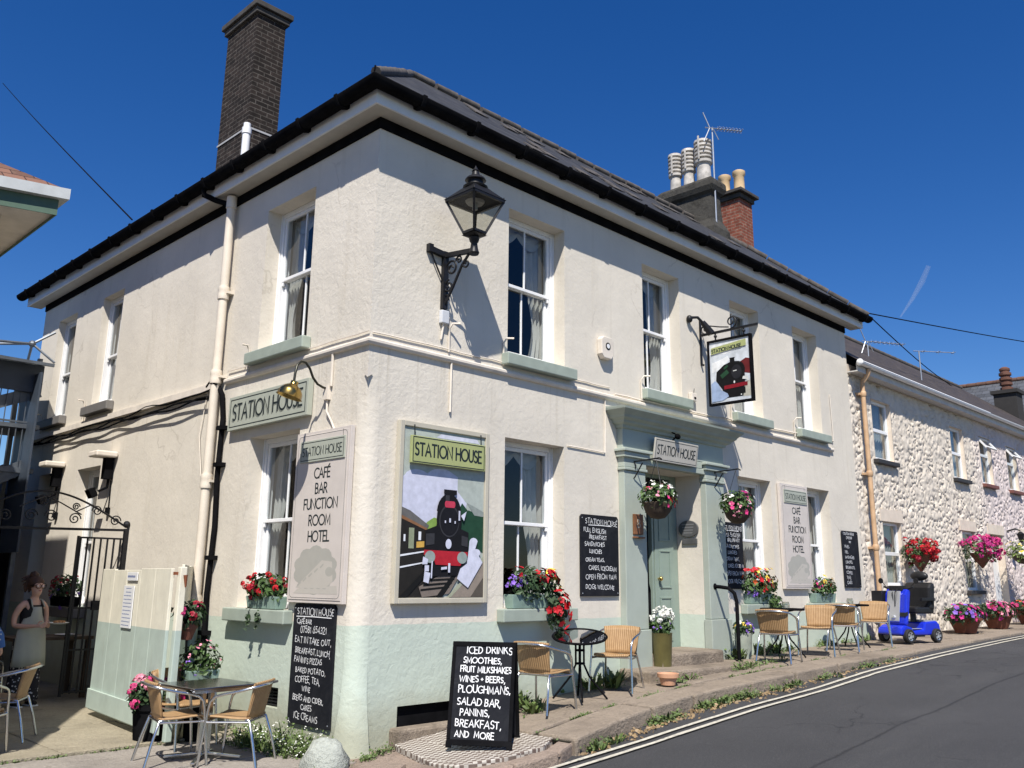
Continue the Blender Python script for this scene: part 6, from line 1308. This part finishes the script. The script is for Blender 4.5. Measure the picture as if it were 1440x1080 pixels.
# ================================================================ CAFE FURNITURE
def make_chair(label,loc,rot,group):
    t=thing('cafe_chair',label,'chair',loc,rot,group); s_=.97
    m=MB(); rows=[]
    prof=[(.215,.385),(.19,.402),(.1,.398),(-.02,.388),(-.13,.386),(-.165,.39)]
    for x,z in prof: rows.append([(x,(-.205+.41*i/10)*(1 if x>-.1 else .96),z+.012*abs(i-5)/5) for i in range(11)])
    m.sheet(rows); o=m.build('seat',M_RATTAN,t,smooth=70); so=o.modifiers.new('thick','SOLIDIFY'); so.thickness=.016
    m=MB(); rows=[]
    for k in range(8):
        s=k/7; x0=-.172-.095*s; z=.392+.30*s; wd=.19+.03*s
        rows.append([(x0+.055*(abs(i-6)/6)**2*(.3+.7*s),(-wd+2*wd*i/12),z-.012*(abs(i-6)/6)**2*s) for i in range(13)])
    m.sheet(rows); o=m.build('backrest',M_RATTAN,t,smooth=70); so=o.modifiers.new('thick','SOLIDIFY'); so.thickness=.016
    m=MB(); m.tube([rows[-1][i] for i in range(13)],.014,7); m.build('back_rim',M_RATTAN,t,smooth=60)
    for sg in (1,-1):
        m=MB(); m.tube([(.245,sg*.255,0),(.225,sg*.248,.2),(.205,sg*.236,.39),(.195,sg*.236,.47)],.0125,8); m.build('leg',M_ALU,t,smooth=60)
    for sg in (1,-1):
        m=MB(); m.tube([(-.275,sg*.235,0),(-.225,sg*.215,.2),(-.17,sg*.19,.375),(-.13,sg*.185,.383)],.0125,8); m.build('leg',M_ALU,t,smooth=60)
    m=MB(); half=[(.195,.236,.47),(.18,.238,.53),(.135,.242,.572),(.05,.247,.597),(-.08,.25,.622),(-.18,.238,.648),(-.245,.20,.665),(-.283,.12,.676),(-.292,0,.68)]
    m.tube([(x,y,z) for x,y,z in half]+[(x,-y,z) for x,y,z in half[-2::-1]],.0125,8); m.build('armrest',M_ALU,t,smooth=60)
    m=MB(); m.tube([(.2,.236,.372),(.2,-.236,.372)],.010,6); m.tube([(-.17,.19,.370),(-.17,-.19,.370)],.010,6); m.tube([(.2,.236,.36),(-.17,.19,.362)],.010,6); m.tube([(.2,-.236,.36),(-.17,-.19,.362)],.010,6); m.build('seat_frame',M_ALU,t,smooth=60)
    return t
CG='rattan cafe chairs outside the pub'
c0=make_chair('rattan armchair left of the round glass table, next to the street A board',(2.02,-.56,zg(2.02)+.01),R(8),CG)
def chair(label,x,y,z,deg): return dup(c0,label,(x,y,z),R(deg))
chair('rattan armchair between the round glass table and the door step',3.34,-.50,zg(3.34)+.01,200)
chair('rattan armchair seen from behind, left of the street table under the red window box',6.5,-.82,zg(6.5)+.01,14)
chair('rattan armchair facing the camera between the two street tables, nearer the door',7.72,-.82,zg(7.72)+.01,195)
chair('rattan armchair seen from behind, left of the farther street table',8.72,-.74,zg(8.72)+.01,18)
chair('rattan armchair right of the farther street table, in front of the tan downpipe',10.05,-.66,zg(10.05)+.01,200)
chair('rattan armchair with its back to the tub of pink geraniums at the square table',-1.30,.86,-1.595,-12)
chair('rattan armchair behind the square table, facing the camera',-.86,1.62,-1.595,-75)
chair('rattan armchair right of the square table with its back to the street corner',-.86,.50,-1.595,128)
chair('rattan armchair in full view in front of the woman in the shaded yard',-2.1,2.87,-1.56,148)
chair('rattan armchair cut off by the left edge of the picture',-2.60,2.1,-1.59,55)
def round_table(label,x,y,h=.655,r=.305,top=None):
    z=zg(x)+.008; t=thing('round_table',label,'table',(x,y,z),0,'round glass topped cafe tables')
    m=MB(); m.lathe([(r-.02,h-.006),(r,h-.012),(r+.010,h+.002),(r,h+.016),(r-.02,h+.008)],(0,0,0),36,False); m.build('table_rim',M_BLACK,t,smooth=50)
    m=MB(); m.lathe([(.0005,h+.002),(r-.015,h+.002),(r-.015,h+.006),(.0005,h+.006)],(0,0,0),36,False); m.build('table_top',M_SMOKE,t)
    for k in range(4):
        a=math.pi/4+math.pi/2*k; c,s_=math.cos(a),math.sin(a); m=MB(); m.tube([(c*.16,s_*.16,h-.012),(c*.06,s_*.06,h-.03),(c*.045,s_*.045,h-.1),(c*.045,s_*.045,.36),(c*.10,s_*.10,.24),(c*.30,s_*.30,.0)],.0115,7); m.build('leg',M_BLACK,t,smooth=60)
    m=MB(); m.lathe([(.055,.36),(.06,.37),(.055,.38)],(0,0,0),12); m.lathe([(.055,.5),(.06,.51),(.055,.52)],(0,0,0),12); m.build('collar',M_BLACK,t); return t
t1=round_table('round glass table with black legs between the two chairs next to the A board',2.72,-.47)
for ch in t1.children:
    if ch.name.startswith('table_'):
        q=Matrix.Rotation(R(12),3,Vector((.66,-.75,0))); ch.rotation_euler=q.to_euler(); ch.location=Vector((0,0,.655))-q@Vector((0,0,.655))
round_table('round glass table under the red and orange window box, right of the door',7.05,-.62,.66)
round_table('round glass table farthest along the pavement below the last chalk board',9.33,-.57,.66)
tt=round_table('round glass table beside the chair in the shaded yard at the left edge',-2.5,2.85,.64); tt.location.z=-1.55
def jar(label,x,y,z):
    t=thing('glass_jar',label,'glass jar',(x,y,z),0,'glass jars on the street tables'); m=MB(); m.lathe([(.04,0),(.052,.02),(.055,.06),(.045,.085),(.047,.095),(.04,.09),(.048,.06),(.045,.02),(.01,.012)],(0,0,0),14); m.build('jar',M_CLEAR,t,smooth=50); m=MB(); m.lathe([(.03,.012),(.035,.04),(.001,.045)],(0,0,0),10); m.build('candle',simple('wax',(.6,.6,.58)),t)
jar('small glass jar on the table under the red and orange window box',7.02,-.7,zg(7.05)+.008+.66+.013); jar('small glass jar on the table below the last chalk board',9.28,-.62,zg(9.33)+.008+.66+.013)
t=thing('square_table','square stainless steel cafe table by the side wall chalk board','table',(-1.0,.86,-1.595),R(4))
m=MB(); m.box((-.33,-.33,.625),(.33,.33,.645)); m.build('table_top',simple('polished_steel',(.30,.30,.31),.22,1,amt=.15,bump=.03),t,bev=.006)
m=MB(); m.box((-.325,-.325,.600),(.325,-.29,.6235)); m.box((-.325,.29,.600),(.325,.325,.6235)); m.build('table_rim',M_ALU,t)
for xx in (-.06,.02): m=MB(); m.box((xx,-.02,.05),(xx+.04,.02,.61)); m.build('post',M_ALU,t,bev=.003)
for a in range(4): 
    m=MB(); c,s_=math.cos(math.pi/4+a*math.pi/2),math.sin(math.pi/4+a*math.pi/2); m.bar((0,0,.05),(c*.34,s_*.34,.012),.035,.02); m.build('foot',M_ALU,t,bev=.003)
t=thing('shade_table','dark wooden table with a white plate in the shaded yard behind the woman','table',(-.75,5.9,-1.56)); m=MB(); m.box((-.5,-.35,.74),(.5,.35,.78)); m.build('table_top',simple('dark_wood',(.06,.035,.02),.5),t)
for a,b in ((-.45,-.3),(.45,-.3),(-.45,.3),(.45,.3)): m=MB(); m.box((a-.03,b-.03,0),(a+.03,b+.03,.738)); m.build('leg',MATS['dark_wood'],t)
t=thing('dinner_plate','white plate on the dark table in the shaded yard','plate',(-.55,5.75,-.778)); m=MB(); m.lathe([(.06,0),(.08,.004),(.13,.018),(.132,.022),(.08,.01),(.001,.008)],(0,0,0),20); m.build('plate',M_WHITE,t,smooth=50)
# ---- A board
t=thing('a_board','black A frame chalk board starting ICED DRINKS standing on the chequered tiles','a-board',(.83,-.92,zg(.75)-.012),R(-55))
W2=.60;H2=.90
for nm,sg in (('front',-1),('back',1)):
    m=MB(); tl=R(12.5)*sg
    m.box((-W2/2,-.018,0.0),(W2/2,.0,.05)); m.box((-W2/2,-.018,H2-.045),(W2/2,.0,H2)); m.box((-W2/2,-.018,.05),(-W2/2+.035,0,H2-.045)); m.box((W2/2-.035,-.018,.05),(W2/2,0,H2-.045)); m.box((-W2/2-.004,-.02,-.02),(-W2/2+.05,.004,.03)); m.box((W2/2-.05,-.02,-.02),(W2/2+.004,.004,.03))
    o=m.build('board_frame',M_BLACK,t,bev=.005); o.location=(0,sg*.225 if sg>0 else -.225,.02); o.rotation_euler=(tl,0,0)
    p=MB(); p.box((-W2/2+.034,-.012,.049),(W2/2-.034,-.004,H2-.044)); q=p.build('chalk_panel',M_BOARD,o)
    if sg<0:
        c=MB(); rng=random.Random(77)
        for tx,x,z,h in (('ICED DRINKS',.22,.885,.075),('SMOOTHIES,',.17,.79,.06),('FRUIT MILKSHAKES',.13,.70,.062),('WINES + BEERS,',.12,.605,.062),('PLOUGHMANS,',.12,.50,.078),('SALAD BAR,',.11,.385,.072),('PANINIS,',.17,.28,.07),('BREAKFAST,',.10,.18,.075),('AND  MORE',.10,.085,.065)):
            write(c,tx,-W2/2+.02+x*W2*.9,z*H2,h*.8,.0085,-.0135,sp=.2,jit=.08,rng=rng,rot=rng.uniform(-.05,-.0),maxw=W2*(.94-x*.9)-.02)
        c.build('chalk_writing',M_CHALK,o)
m=MB(); m.tube([(-.1,-.05,.45),(-.1,.12,.43)],.008,5); m.tube([(.2,-.06,.45),(.2,.12,.43)],.008,5); m.build('stay',simple('wood_stay',(.3,.16,.08)),t)
# ---- handrails
def handrail(label,x,y0,y1,z0):
    t=thing('handrail',label,'handrail',(x,y0,z0),0,'door step handrails'); m=MB(); m.tube([(0,0,0),(0,0,.78),(0,.03,.9),(0,.12,.97),(0,.25,.985),(0,y1-y0,.99)],.026,10); m.build('rail',M_BLACK,t,smooth=60)
    m=MB(); m.lathe([(.05,0),(.05,.012),(.03,.016)],(0,0,0),12); m.build('foot_plate',M_BLACK,t); m=MB(); m.lathe([(.045,-.01),(.045,.0)],(0,y1-y0,.99),12,M=Matrix.Rotation(R(90),3,'X')); m.build('wall_flange',M_BLACK,t)
handrail('black tubular handrail left of the porch beside the white flowers',4.68,.0,.40,-.885); handrail('black tubular handrail right of the porch beside the pansy planter',6.12,-.44,-.105,-1.04)
# ================================================================ MOBILITY SCOOTER
t=thing('mobility_scooter','blue and silver mobility scooter with black seat parked by the stone terrace','mobility scooter',(11.2,-.78,zg(11.2)+.005),R(164))
MBL=simple('scooter_blue',(.012,.03,.50),.22,amt=.05,bump=0,spec=.6); MSV=simple('scooter_silver',(.55,.56,.58),.3,.6,amt=.05,bump=0); MVI=simple('black_vinyl',(.014,.014,.015),.45,amt=.2,bump=.1); MRB=simple('tyre_rubber',(.02,.02,.02),.8)
m=MB(); m.prism([(-.52,.16),(-.50,.30),(-.42,.36),(-.1,.34),(-.06,.22),(.2,.20),(.24,.26),(.40,.30),(.52,.24),(.55,.15),(.5,.13),(-.48,.12)],-.24,.24); m.build('deck',MBL,t,bev=.03)
m=MB(); m.prism([(-.5,.31),(-.15,.345),(-.15,.375),(-.46,.37)],-.2,.2); m.box((-.1,-.2,.225),(.2,.2,.238)); m.build('deck_trim',MSV,t,bev=.01)
m=MB(); m.prism([(.30,.28),(.38,.30),(.30,.80),(.24,.90),(.16,.88),(.22,.6)],-.22,.22); m.build('tiller_cowl',MBL,t,bev=.03)
m=MB(); m.prism([(.385,.34),(.40,.36),(.31,.86),(.285,.86)],-.15,.11); m.ball((.39,0,.42),(.03,.05,.04),10,6); m.build('front_panel',MSV,t,bev=.012)
m=MB(); m.tube([(.2,-.30,.93),(.22,-.2,.90),(.22,0,.90),(.22,.2,.90),(.2,.30,.93)],.018,8); m.box((.16,-.13,.87),(.28,.13,.95)); m.build('handlebar',MVI,t,bev=.008)
for sg in (-1,1): m=MB(); m.tube([(.21,sg*.24,.92),(.19,sg*.34,1.02)],.007,5); m.lathe([(.001,0),(.05,.0),(.05,.012)],(.19,sg*.36,1.03),10,M=Matrix.Rotation(R(90),3,'Y')); m.build('mirror',MVI,t)
m=MB(); m.box((.12,-.44,.66),(.38,-.23,.86)); m.build('basket',M_IRON,t,bev=.01)
m=MB(); m.box((-.36,-.26,.48),(.12,.26,.60)); m.build('seat',MVI,t,bev=.035)
m=MB(); m.prism([(-.36,.52),(-.22,.54),(-.27,.92),(-.33,1.02),(-.43,1.0)],-.28,.28); m.build('backrest',MVI,t,bev=.06)
m=MB(); m.ball((-.38,0,1.12),(.07,.18,.085),14,8); m.tube([(-.38,-.05,.96),(-.38,-.05,1.06)],.01,6); m.tube([(-.38,.05,.96),(-.38,.05,1.06)],.01,6); m.build('headrest',MVI,t,smooth=60)
m=MB(); m.tube([(-.12,0,.34),(-.12,0,.52)],.05,10); m.build('seat_post',MVI,t)
for sg in (-1,1): m=MB(); m.box((-.32,sg*.29-.03,.70),(.02,sg*.29+.03,.75)); m.tube([(-.30,sg*.24,.62),(-.30,sg*.29,.64),(-.28,sg*.29,.70)],.012,6); m.build('armrest',MVI,t,bev=.012)
m=MB(); m.ball((.53,.12,.24),(.03,.06,.035),10,6); m.build('headlamp',M_CLEAR,t,smooth=60)
m=MB(); m.tube([(.24,.05,.92),(.34,.03,.84),(.36,.02,.6)],.008,5); m.tube([(.24,-.06,.92),(.33,-.04,.82),(.34,0,.55)],.008,5); m.build('cable',MVI,t)
m=MB(); m.prism([(.30,.46),(.37,.44),(.36,.50),(.30,.52)],-.225,.225); m.prism([(-.1,.125),(.2,.125),(.2,.10),(-.1,.10)],-.22,.22); m.build('seam_strip',MVI,t)
for xx in (.36,-.36):
    for sg in (-1,1):
        mt=Matrix.Rotation(R(90),3,'X'); m=MB(); m.lathe([(.075,-.045),(.105,-.045),(.118,-.03),(.118,.03),(.105,.045),(.075,.045)],(xx,sg*.25,.118),24,False,M=mt); wh=m.build('wheel',MRB,t,smooth=40)
        m=MB(); m.lathe([(.0005,-.03),(.03,-.032),(.075,-.04),(.078,.04),(.03,.032),(.0005,.03)],(xx,sg*.25,.118),20,False,M=mt); m.build('rim',MSV,wh,smooth=30)
        m=MB()
        for k in range(5): a=k*1.2566; m.obox((xx+.05*math.cos(a),sg*.295,.118+.05*math.sin(a)),(.02,.012,.02)); 
        m.build('rim_slot',MVI,wh)
# ---- street end: railing, post, stone edging
t=thing('iron_railing','black iron railing with post by the terrace steps at the right edge','railing',(20.2,-.85,zg(20.2)))
m=MB(); m.bar((-.5,0,0),(-.5,0,1.55),.1); m.lathe([(.06,1.55),(.11,1.6),(.05,1.68),(.1,1.76),(.04,1.86),(.07,1.95),(.02,2.1)],(-.5,0,0),10); m.build('post',M_IRON,t)
m=MB()
for k in range(14): m.bar((-.4+.14*k,0,.1),(-.4+.14*k,0,1.45),.024)
m.bar((-.5,0,1.4),(1.6,0,1.4),.04); m.bar((-.5,0,.2),(1.6,0,.2),.04); m.build('rails',M_IRON,t)
t=thing('lamp_bracket','small black lantern on the terrace wall above the railing','wall lamp',(19.9,.0,1.35)); m=MB(); m.tube([(0,0,0),(0,-.2,.05),(0,-.3,.0)],.02,6); m.lathe([(.02,-.02),(.09,-.08),(.05,-.26),(.02,-.3)],(0,-.3,0),8); m.build('lantern',M_IRON,t)
t=thing('stone_ramp','stone edging block sloping up from the road at the far right','stone kerb',(19.0,-1.25,zg(19)-kh(19))); m=MB(); m.prism([(-1.6,0),(-1.5,.08),(.4,.34),(4,.42),(4,0)],-.12,.35); m.build('block',M_KERB,t,bev=.03)
# ================================================================ wires, aerials
wire('telephone_wire','thin wire rising from the side gutter to the upper left sky',(-.40,5.55,5.16),(3.0,29.0,18.6),.05,.012)
wire('telephone_wire','upper wire from the right end of the pub eaves across the sky',(11.55,-.42,5.14),(28.5,-1.4,7.3),.06,.012)
wire('telephone_wire','lower wire from the right end of the pub eaves to the slate house',(11.55,-.42,5.08),(27.2,3.1,6.55),.12,.012)
def aerial(label,p,h,L,az,n,parent_lab=None,fork=True):
    t=thing('tv_aerial',label,'aerial',p,az,'television aerials'); m=MB(); m.tube([(0,0,-.3),(0,0,h)],.016,6); m.build('mast',M_STEEL,t)
    m=MB(); m.tube([(-.15,0,h),(L,0,h)],.011,5)
    for i in range(n): x=.12+i*(L-.14)/max(1,n-1); m.tube([(x,-.09,h),(x,.09,h)],.008,5); m.tube([(x,0,h-.05),(x,0,h+.05)],.006,4)
    if fork: m.tube([(-.05,0,h),(-.18,0,h+.32)],.012,5); m.tube([(-.05,0,h),(-.18,0,h-.30)],.012,5); m.tube([(-.02,-.05,h),(.1,-.05,h-.26)],.01,5)
    m.build('boom',M_STEEL,t)
aerial('television aerial strapped to the grey pub chimney stack',(8.80,1.22,6.9),1.75,.62,R(-35),8)
aerial('forked television aerial on the near end of the terrace roof',(15.05,1.12,5.05),.5,1.0,R(-30),8)
aerial('thin bar aerial on a short mast on the terrace roof',(17.3,.78,4.9),.78,.95,R(-38),3,fork=False)
# faint vapour trail, far off
m=MB(); 
MC=bpy.data.materials.new('vapour'); MC.use_nodes=True; tn=MC.node_tree; tn.nodes.clear(); oo=tn.nodes.new('ShaderNodeOutputMaterial'); a_=tn.nodes.new('ShaderNodeBsdfTransparent'); b_=tn.nodes.new('ShaderNodeBsdfDiffuse'); b_.inputs[0].default_value=(.9,.92,.95,1); mx=tn.nodes.new('ShaderNodeMixShader'); nz=tn.nodes.new('ShaderNodeTexNoise'); nz.inputs['Scale'].default_value=.02; mu=tn.nodes.new('ShaderNodeMath'); mu.operation='MULTIPLY'; mu.inputs[1].default_value=.16
tn.links.new(nz.outputs[0],mu.inputs[0]); tn.links.new(mu.outputs[0],mx.inputs[0]); tn.links.new(a_.outputs[0],mx.inputs[1]); tn.links.new(b_.outputs[0],mx.inputs[2]); tn.links.new(mx.outputs[0],oo.inputs[0])
m.tube([(2704,1005,797),(2704,964,847),(2701,929,895),(2695,904,936)],[2,6,9,7],8); struct(m.build('vapour_trail',MC))
# ================================================================ PEOPLE
def skin_body(name,V,E,mat,parent,sub=2):
    me=bpy.data.meshes.new(name); me.from_pydata([v[:3] for v in V],E,[]); o=bpy.data.objects.new(name,me); COL.objects.link(o); o.parent=parent
    me.materials.append(mat)
    sk=o.modifiers.new('skin','SKIN'); sk.use_smooth_shade=True
    for i,v in enumerate(V):
        r=v[3]; me.skin_vertices[0].data[i].radius=(r if isinstance(r,tuple) else (r,r))
    me.skin_vertices[0].data[0].use_root=True
    ss=o.modifiers.new('sub','SUBSURF'); ss.levels=sub; ss.render_levels=sub; return o
def hand(V,E,w,d,side,up,curl,sc=1.):
    # w wrist index; d palm direction; side thumb-side vector; fingers curl towards 'curl'
    P=Vector(V[w][:3]); d=d.normalized(); side=side.normalized(); curl=curl.normalized(); b=len(V)
    V.append((*(P+d*.045*sc),(.022*sc,.015*sc))); E.append((w,b))
    for k,(o,l) in enumerate(((-.024,.052),(-.008,.062),(.008,.066),(.024,.060))):
        q=P+d*.085*sc+side*o*sc; i=len(V); V.append((*q,.0092*sc)); V.append((*(q+(d*.75+curl*.5).normalized()*l*.55*sc),.0082*sc)); V.append((*(q+(d*.75+curl*.5).normalized()*l*.55*sc+(d*.25+curl).normalized()*l*.45*sc),.007*sc)); E+=[(b,i),(i,i+1),(i+1,i+2)]
    q=P+d*.03*sc+side*.030*sc; i=len(V); V.append((*q,.011*sc)); V.append((*(q+(d*.6+side*.7).normalized()*.035*sc),.0095*sc)); V.append((*(q+(d+side*.35+curl*.4).normalized()*.062*sc),.008*sc)); E+=[(b,i),(i,i+1),(i+1,i+2)]
MAP=simple('apron_cloth',(.36,.37,.32),.9,amt=.08,scale=5,bump=.15); MBK=simple('black_top',(.015,.015,.016),.9); MHR=simple('dark_hair',(.05,.022,.014),.6,amt=.4,scale=30,bump=.6,bs=80)
MP=Mat('patterned_cloth',(.02,.02,.025),.9); vv=MP.n('ShaderNodeTexVoronoi'); vv.inputs['Scale'].default_value=26; MP.l(MP.co(),vv.inputs['Vector']); MP.col(MP.ramp(vv.outputs['Distance'],[(.22,(.55,.55,.56)),(.30,(.02,.02,.025))]))
def loft(secs,n=20):
    m=MB(); rows=[]
    for cx,cy,z,rx,ry in secs: rows.append([(cx+rx*math.cos(2*math.pi*i/n),cy+ry*math.sin(2*math.pi*i/n),z) for i in range(n+1)])
    m.sheet(rows); return m
pw=thing('person','woman in a grey apron and patterned trousers carrying plates through the shaded yard','person',(-1.18,5.2,-1.56),R(14))
V=[(0,.01,.80,.11),(0,.01,.93,.10),(0,0,1.07,.112),(0,.0,1.19,.095),(0,-.005,1.27,.05),(0,-.02,1.315,.042),(0,-.035,1.36,.055),(0,-.03,1.43,.083),(0,-.015,1.475,.078)]
E=[(0,1),(1,2),(2,3),(3,4),(4,5),(5,6),(6,7),(7,8)]
for sg in (1,-1):
    b=len(V); V+=[(sg*.115,.0,1.215,.048),(sg*.165,.005,1.175,.044),(sg*.205,.03,1.06,.037),(sg*.205,.02,.955,.034),(sg*.15,-.12,.945,.03),(sg*.085,-.235,.955,.022)]
    E+=[(3,b)]+[(b+i,b+i+1) for i in range(5)]
    hand(V,E,b+5,Vector((-sg*.55,-.85,.02)),Vector((0,0,1)),None,Vector((-sg*.5,.2,.4)),.95)
    b=len(V); V+=[(sg*.082,.01,.74,.082),(sg*.09,0,.42,.055),(sg*.09,.02,.09,.036),(sg*.095,-.04,.04,.034),(sg*.105,-.13,.03,.03)]; E+=[(0,b)]+[(b+i,b+i+1) for i in range(4)]
# nose and chin
V+=[(0,-.112,1.405,.014),(0,-.10,1.355,.022)]; E+=[(7,len(V)-2),(6,len(V)-1)]
skin_body('body',V,E,M_SKIN,pw)
m=MB()
for sg in (1,-1):
    m.lathe([(.031,-.004),(.035,0),(.031,.004)],(sg*.036,-.118,1.43),14,False,M=Matrix.Rotation(R(90),3,'X')); m.bar((sg*.066,-.115,1.435),(sg*.085,-.02,1.435),.006)
m.bar((-.008,-.12,1.435),(.008,-.12,1.435),.006); m.build('glasses',M_BLACK,pw)
m=MB()
for sg in (1,-1): m.ball((sg*.034,-.104,1.43),(.012,.008,.007),8,5)
m.build('eyes',M_WHITE,pw); m=MB(); m.ball((0,-.108,1.375),(.024,.007,.006),8,5); m.build('mouth',simple('lips',(.4,.12,.11)),pw)
m=MB(); rng=random.Random(3); m.ball((0,.012,1.472),(.095,.098,.085),16,10,.04); m.ball((.0,.06,1.56),(.06,.06,.05),12,8,.12)
for k in range(18): a=rng.uniform(0,6.28); r=rng.uniform(.4,1); m.tube([(.0,.06,1.52),(-.02+.05*math.cos(a)*r,.10,1.52+.05*math.sin(a)*r),(-.05+.085*math.cos(a)*r,.12,1.49+.08*math.sin(a)*r)],[.022,.02,.006],6)
for k in range(10): x=-.09+.018*k; m.tube([(x*.9,.05,1.50),(x,.075,1.42),(x*.95,.07,1.35+.02*(k%3))],[.02,.022,.008],6)
m.build('hair',MHR,pw,smooth=70)
m=loft([(0,.01,.72,.16,.125),(0,.01,.85,.15,.12),(0,.01,.94,.128,.108),(0,.0,1.07,.142,.122),(0,.0,1.15,.14,.112),(0,.0,1.20,.12,.09)]); m.build('top',MBK,pw,smooth=70)
for sg in (1,-1): m=MB(); m.tube([(sg*.07,-.085,1.17),(sg*.085,-.03,1.262),(sg*.08,.06,1.22)],.018,6); m.build('strap',MBK,pw)
m=MB(); rows=[]
for z,w_,yy in ((1.18,.085,-.142),(1.10,.105,-.152),(1.02,.135,-.152),(.95,.165,-.145),(.88,.19,-.14),(.74,.205,-.165),(.60,.215,-.175),(.47,.225,-.18)):
    rows.append([(w_*math.sin(-1.25+2.5*i/16)/math.sin(1.25),yy*math.cos((-1.25+2.5*i/16)*.95)+.02+.008*math.sin(i*1.7+z*9)*(1.2-z),z) for i in range(17)])
m.sheet(rows); o=m.build('apron',MAP,pw,smooth=70); so=o.modifiers.new('thick','SOLIDIFY'); so.thickness=.006
m=MB(); m.tube([(-.08,-.12,1.18),(-.07,-.06,1.262),(-.03,.04,1.285),(.03,.04,1.285),(.07,-.06,1.262),(.08,-.12,1.18)],.009,6); m.build('apron_strap',MAP,pw)
for sg in (1,-1):
    m=loft([(sg*.075,.01,.80,.10,.11),(sg*.088,.005,.60,.10,.105),(sg*.092,0,.42,.098,.10),(sg*.095,.01,.2,.105,.105),(sg*.098,.01,.07,.112,.115)],16); m.build('trouser_leg',MP.m,pw,smooth=70)
    m=MB(); m.ball((sg*.10,-.05,.035),(.042,.115,.042),12,7); m.build('shoe',MBK,pw,smooth=60); m=MB(); m.box((sg*.10-.042,-.155,.0),(sg*.10+.042,.05,.018)); m.build('sole',M_WHITE,pw,bev=.008)
pl=thing('carried_plate','white plate with food held in front of the woman in the apron','plate',(-1.05,4.86,-.585),R(14)); m=MB(); m.lathe([(.05,0),(.07,.004),(.12,.016),(.122,.02),(.07,.009),(.001,.007)],(.09,0,0),20); m.build('plate',M_WHITE,pl,smooth=50)
m=MB(); rng=random.Random(5)
for k in range(9): m.ball((.09+rng.uniform(-.05,.05),rng.uniform(-.05,.05),.025),(.028,.024,.02),7,5,.1)
m.build('food',simple('toast',(.45,.22,.08)),pl,smooth=60)
# seated customer, mostly beyond the left edge
ps=thing('person','seated customer in a blue dotted top at the far left edge of the shaded yard','person',(-1.96,4.42,-1.56),R(150))
V=[(0,.0,.48,.12),(0,.02,.62,.12),(0,.01,.80,.125),(0,-.01,.94,.10),(0,-.02,1.02,.052),(0,-.04,1.08,.05),(0,-.06,1.14,.07),(0,-.05,1.2,.085)]; E=[(i,i+1) for i in range(7)]
for sg in (1,-1):
    b=len(V); V+=[(sg*.13,0,.95,.05),(sg*.18,0,.88,.045),(sg*.22,-.03,.70,.038),(sg*.14,-.24,.66,.03),(sg*.10,-.32,.67,.022)]; E+=[(3,b)]+[(b+i,b+i+1) for i in range(4)]
    hand(V,E,b+4,Vector((-sg*.3,-.9,-.1)),Vector((-sg,0,.3)),None,Vector((0,0,-1)),.95)
    b=len(V); V+=[(sg*.09,-.08,.47,.085),(sg*.10,-.42,.46,.06),(sg*.10,-.44,.09,.04),(sg*.11,-.55,.04,.035)]; E+=[(0,b)]+[(b+i,b+i+1) for i in range(3)]
V+=[(0,-.145,1.13,.014),(0,-.13,1.08,.024)]; E+=[(6,len(V)-2),(6,len(V)-1)]
skin_body('body',V,E,M_SKIN,ps)
MBD=Mat('blue_dotted_cloth',(.05,.13,.33),.9); vv=MBD.n('ShaderNodeTexVoronoi'); vv.inputs['Scale'].default_value=22; MBD.l(MBD.co(),vv.inputs['Vector']); MBD.col(MBD.ramp(vv.outputs['Distance'],[(.16,(.5,.55,.6)),(.22,(.045,.12,.33))]))
m=loft([(0,.0,.42,.18,.15),(0,.02,.6,.165,.14),(0,.01,.8,.175,.142),(0,0,.92,.17,.12),(0,-.01,1.0,.09,.075)]); m.build('top',MBD.m,ps,smooth=70)
for sg in (1,-1): m=MB(); m.tube([(sg*.13,0,.95),(sg*.185,0,.88),(sg*.215,-.02,.76)],[.075,.068,.06],12); m.build('sleeve',MBD.m,ps,smooth=60)
for sg in (1,-1): m=MB(); m.tube([(sg*.09,0,.48),(sg*.10,-.42,.47),(sg*.10,-.45,.40),(sg*.10,-.44,.1)],[.11,.085,.075,.06],12); m.build('trouser_leg',MBK,ps,smooth=60); m=MB(); m.ball((sg*.11,-.5,.04),(.045,.12,.045),10,6); m.build('shoe',MBK,ps)
m=MB(); m.ball((0,-.03,1.2),(.1,.1,.1),14,9,.04); m.build('hair',MHR,ps,smooth=60)
ch2=chair('rattan armchair under the seated customer in the blue top',-1.96,4.42,-1.56,60)
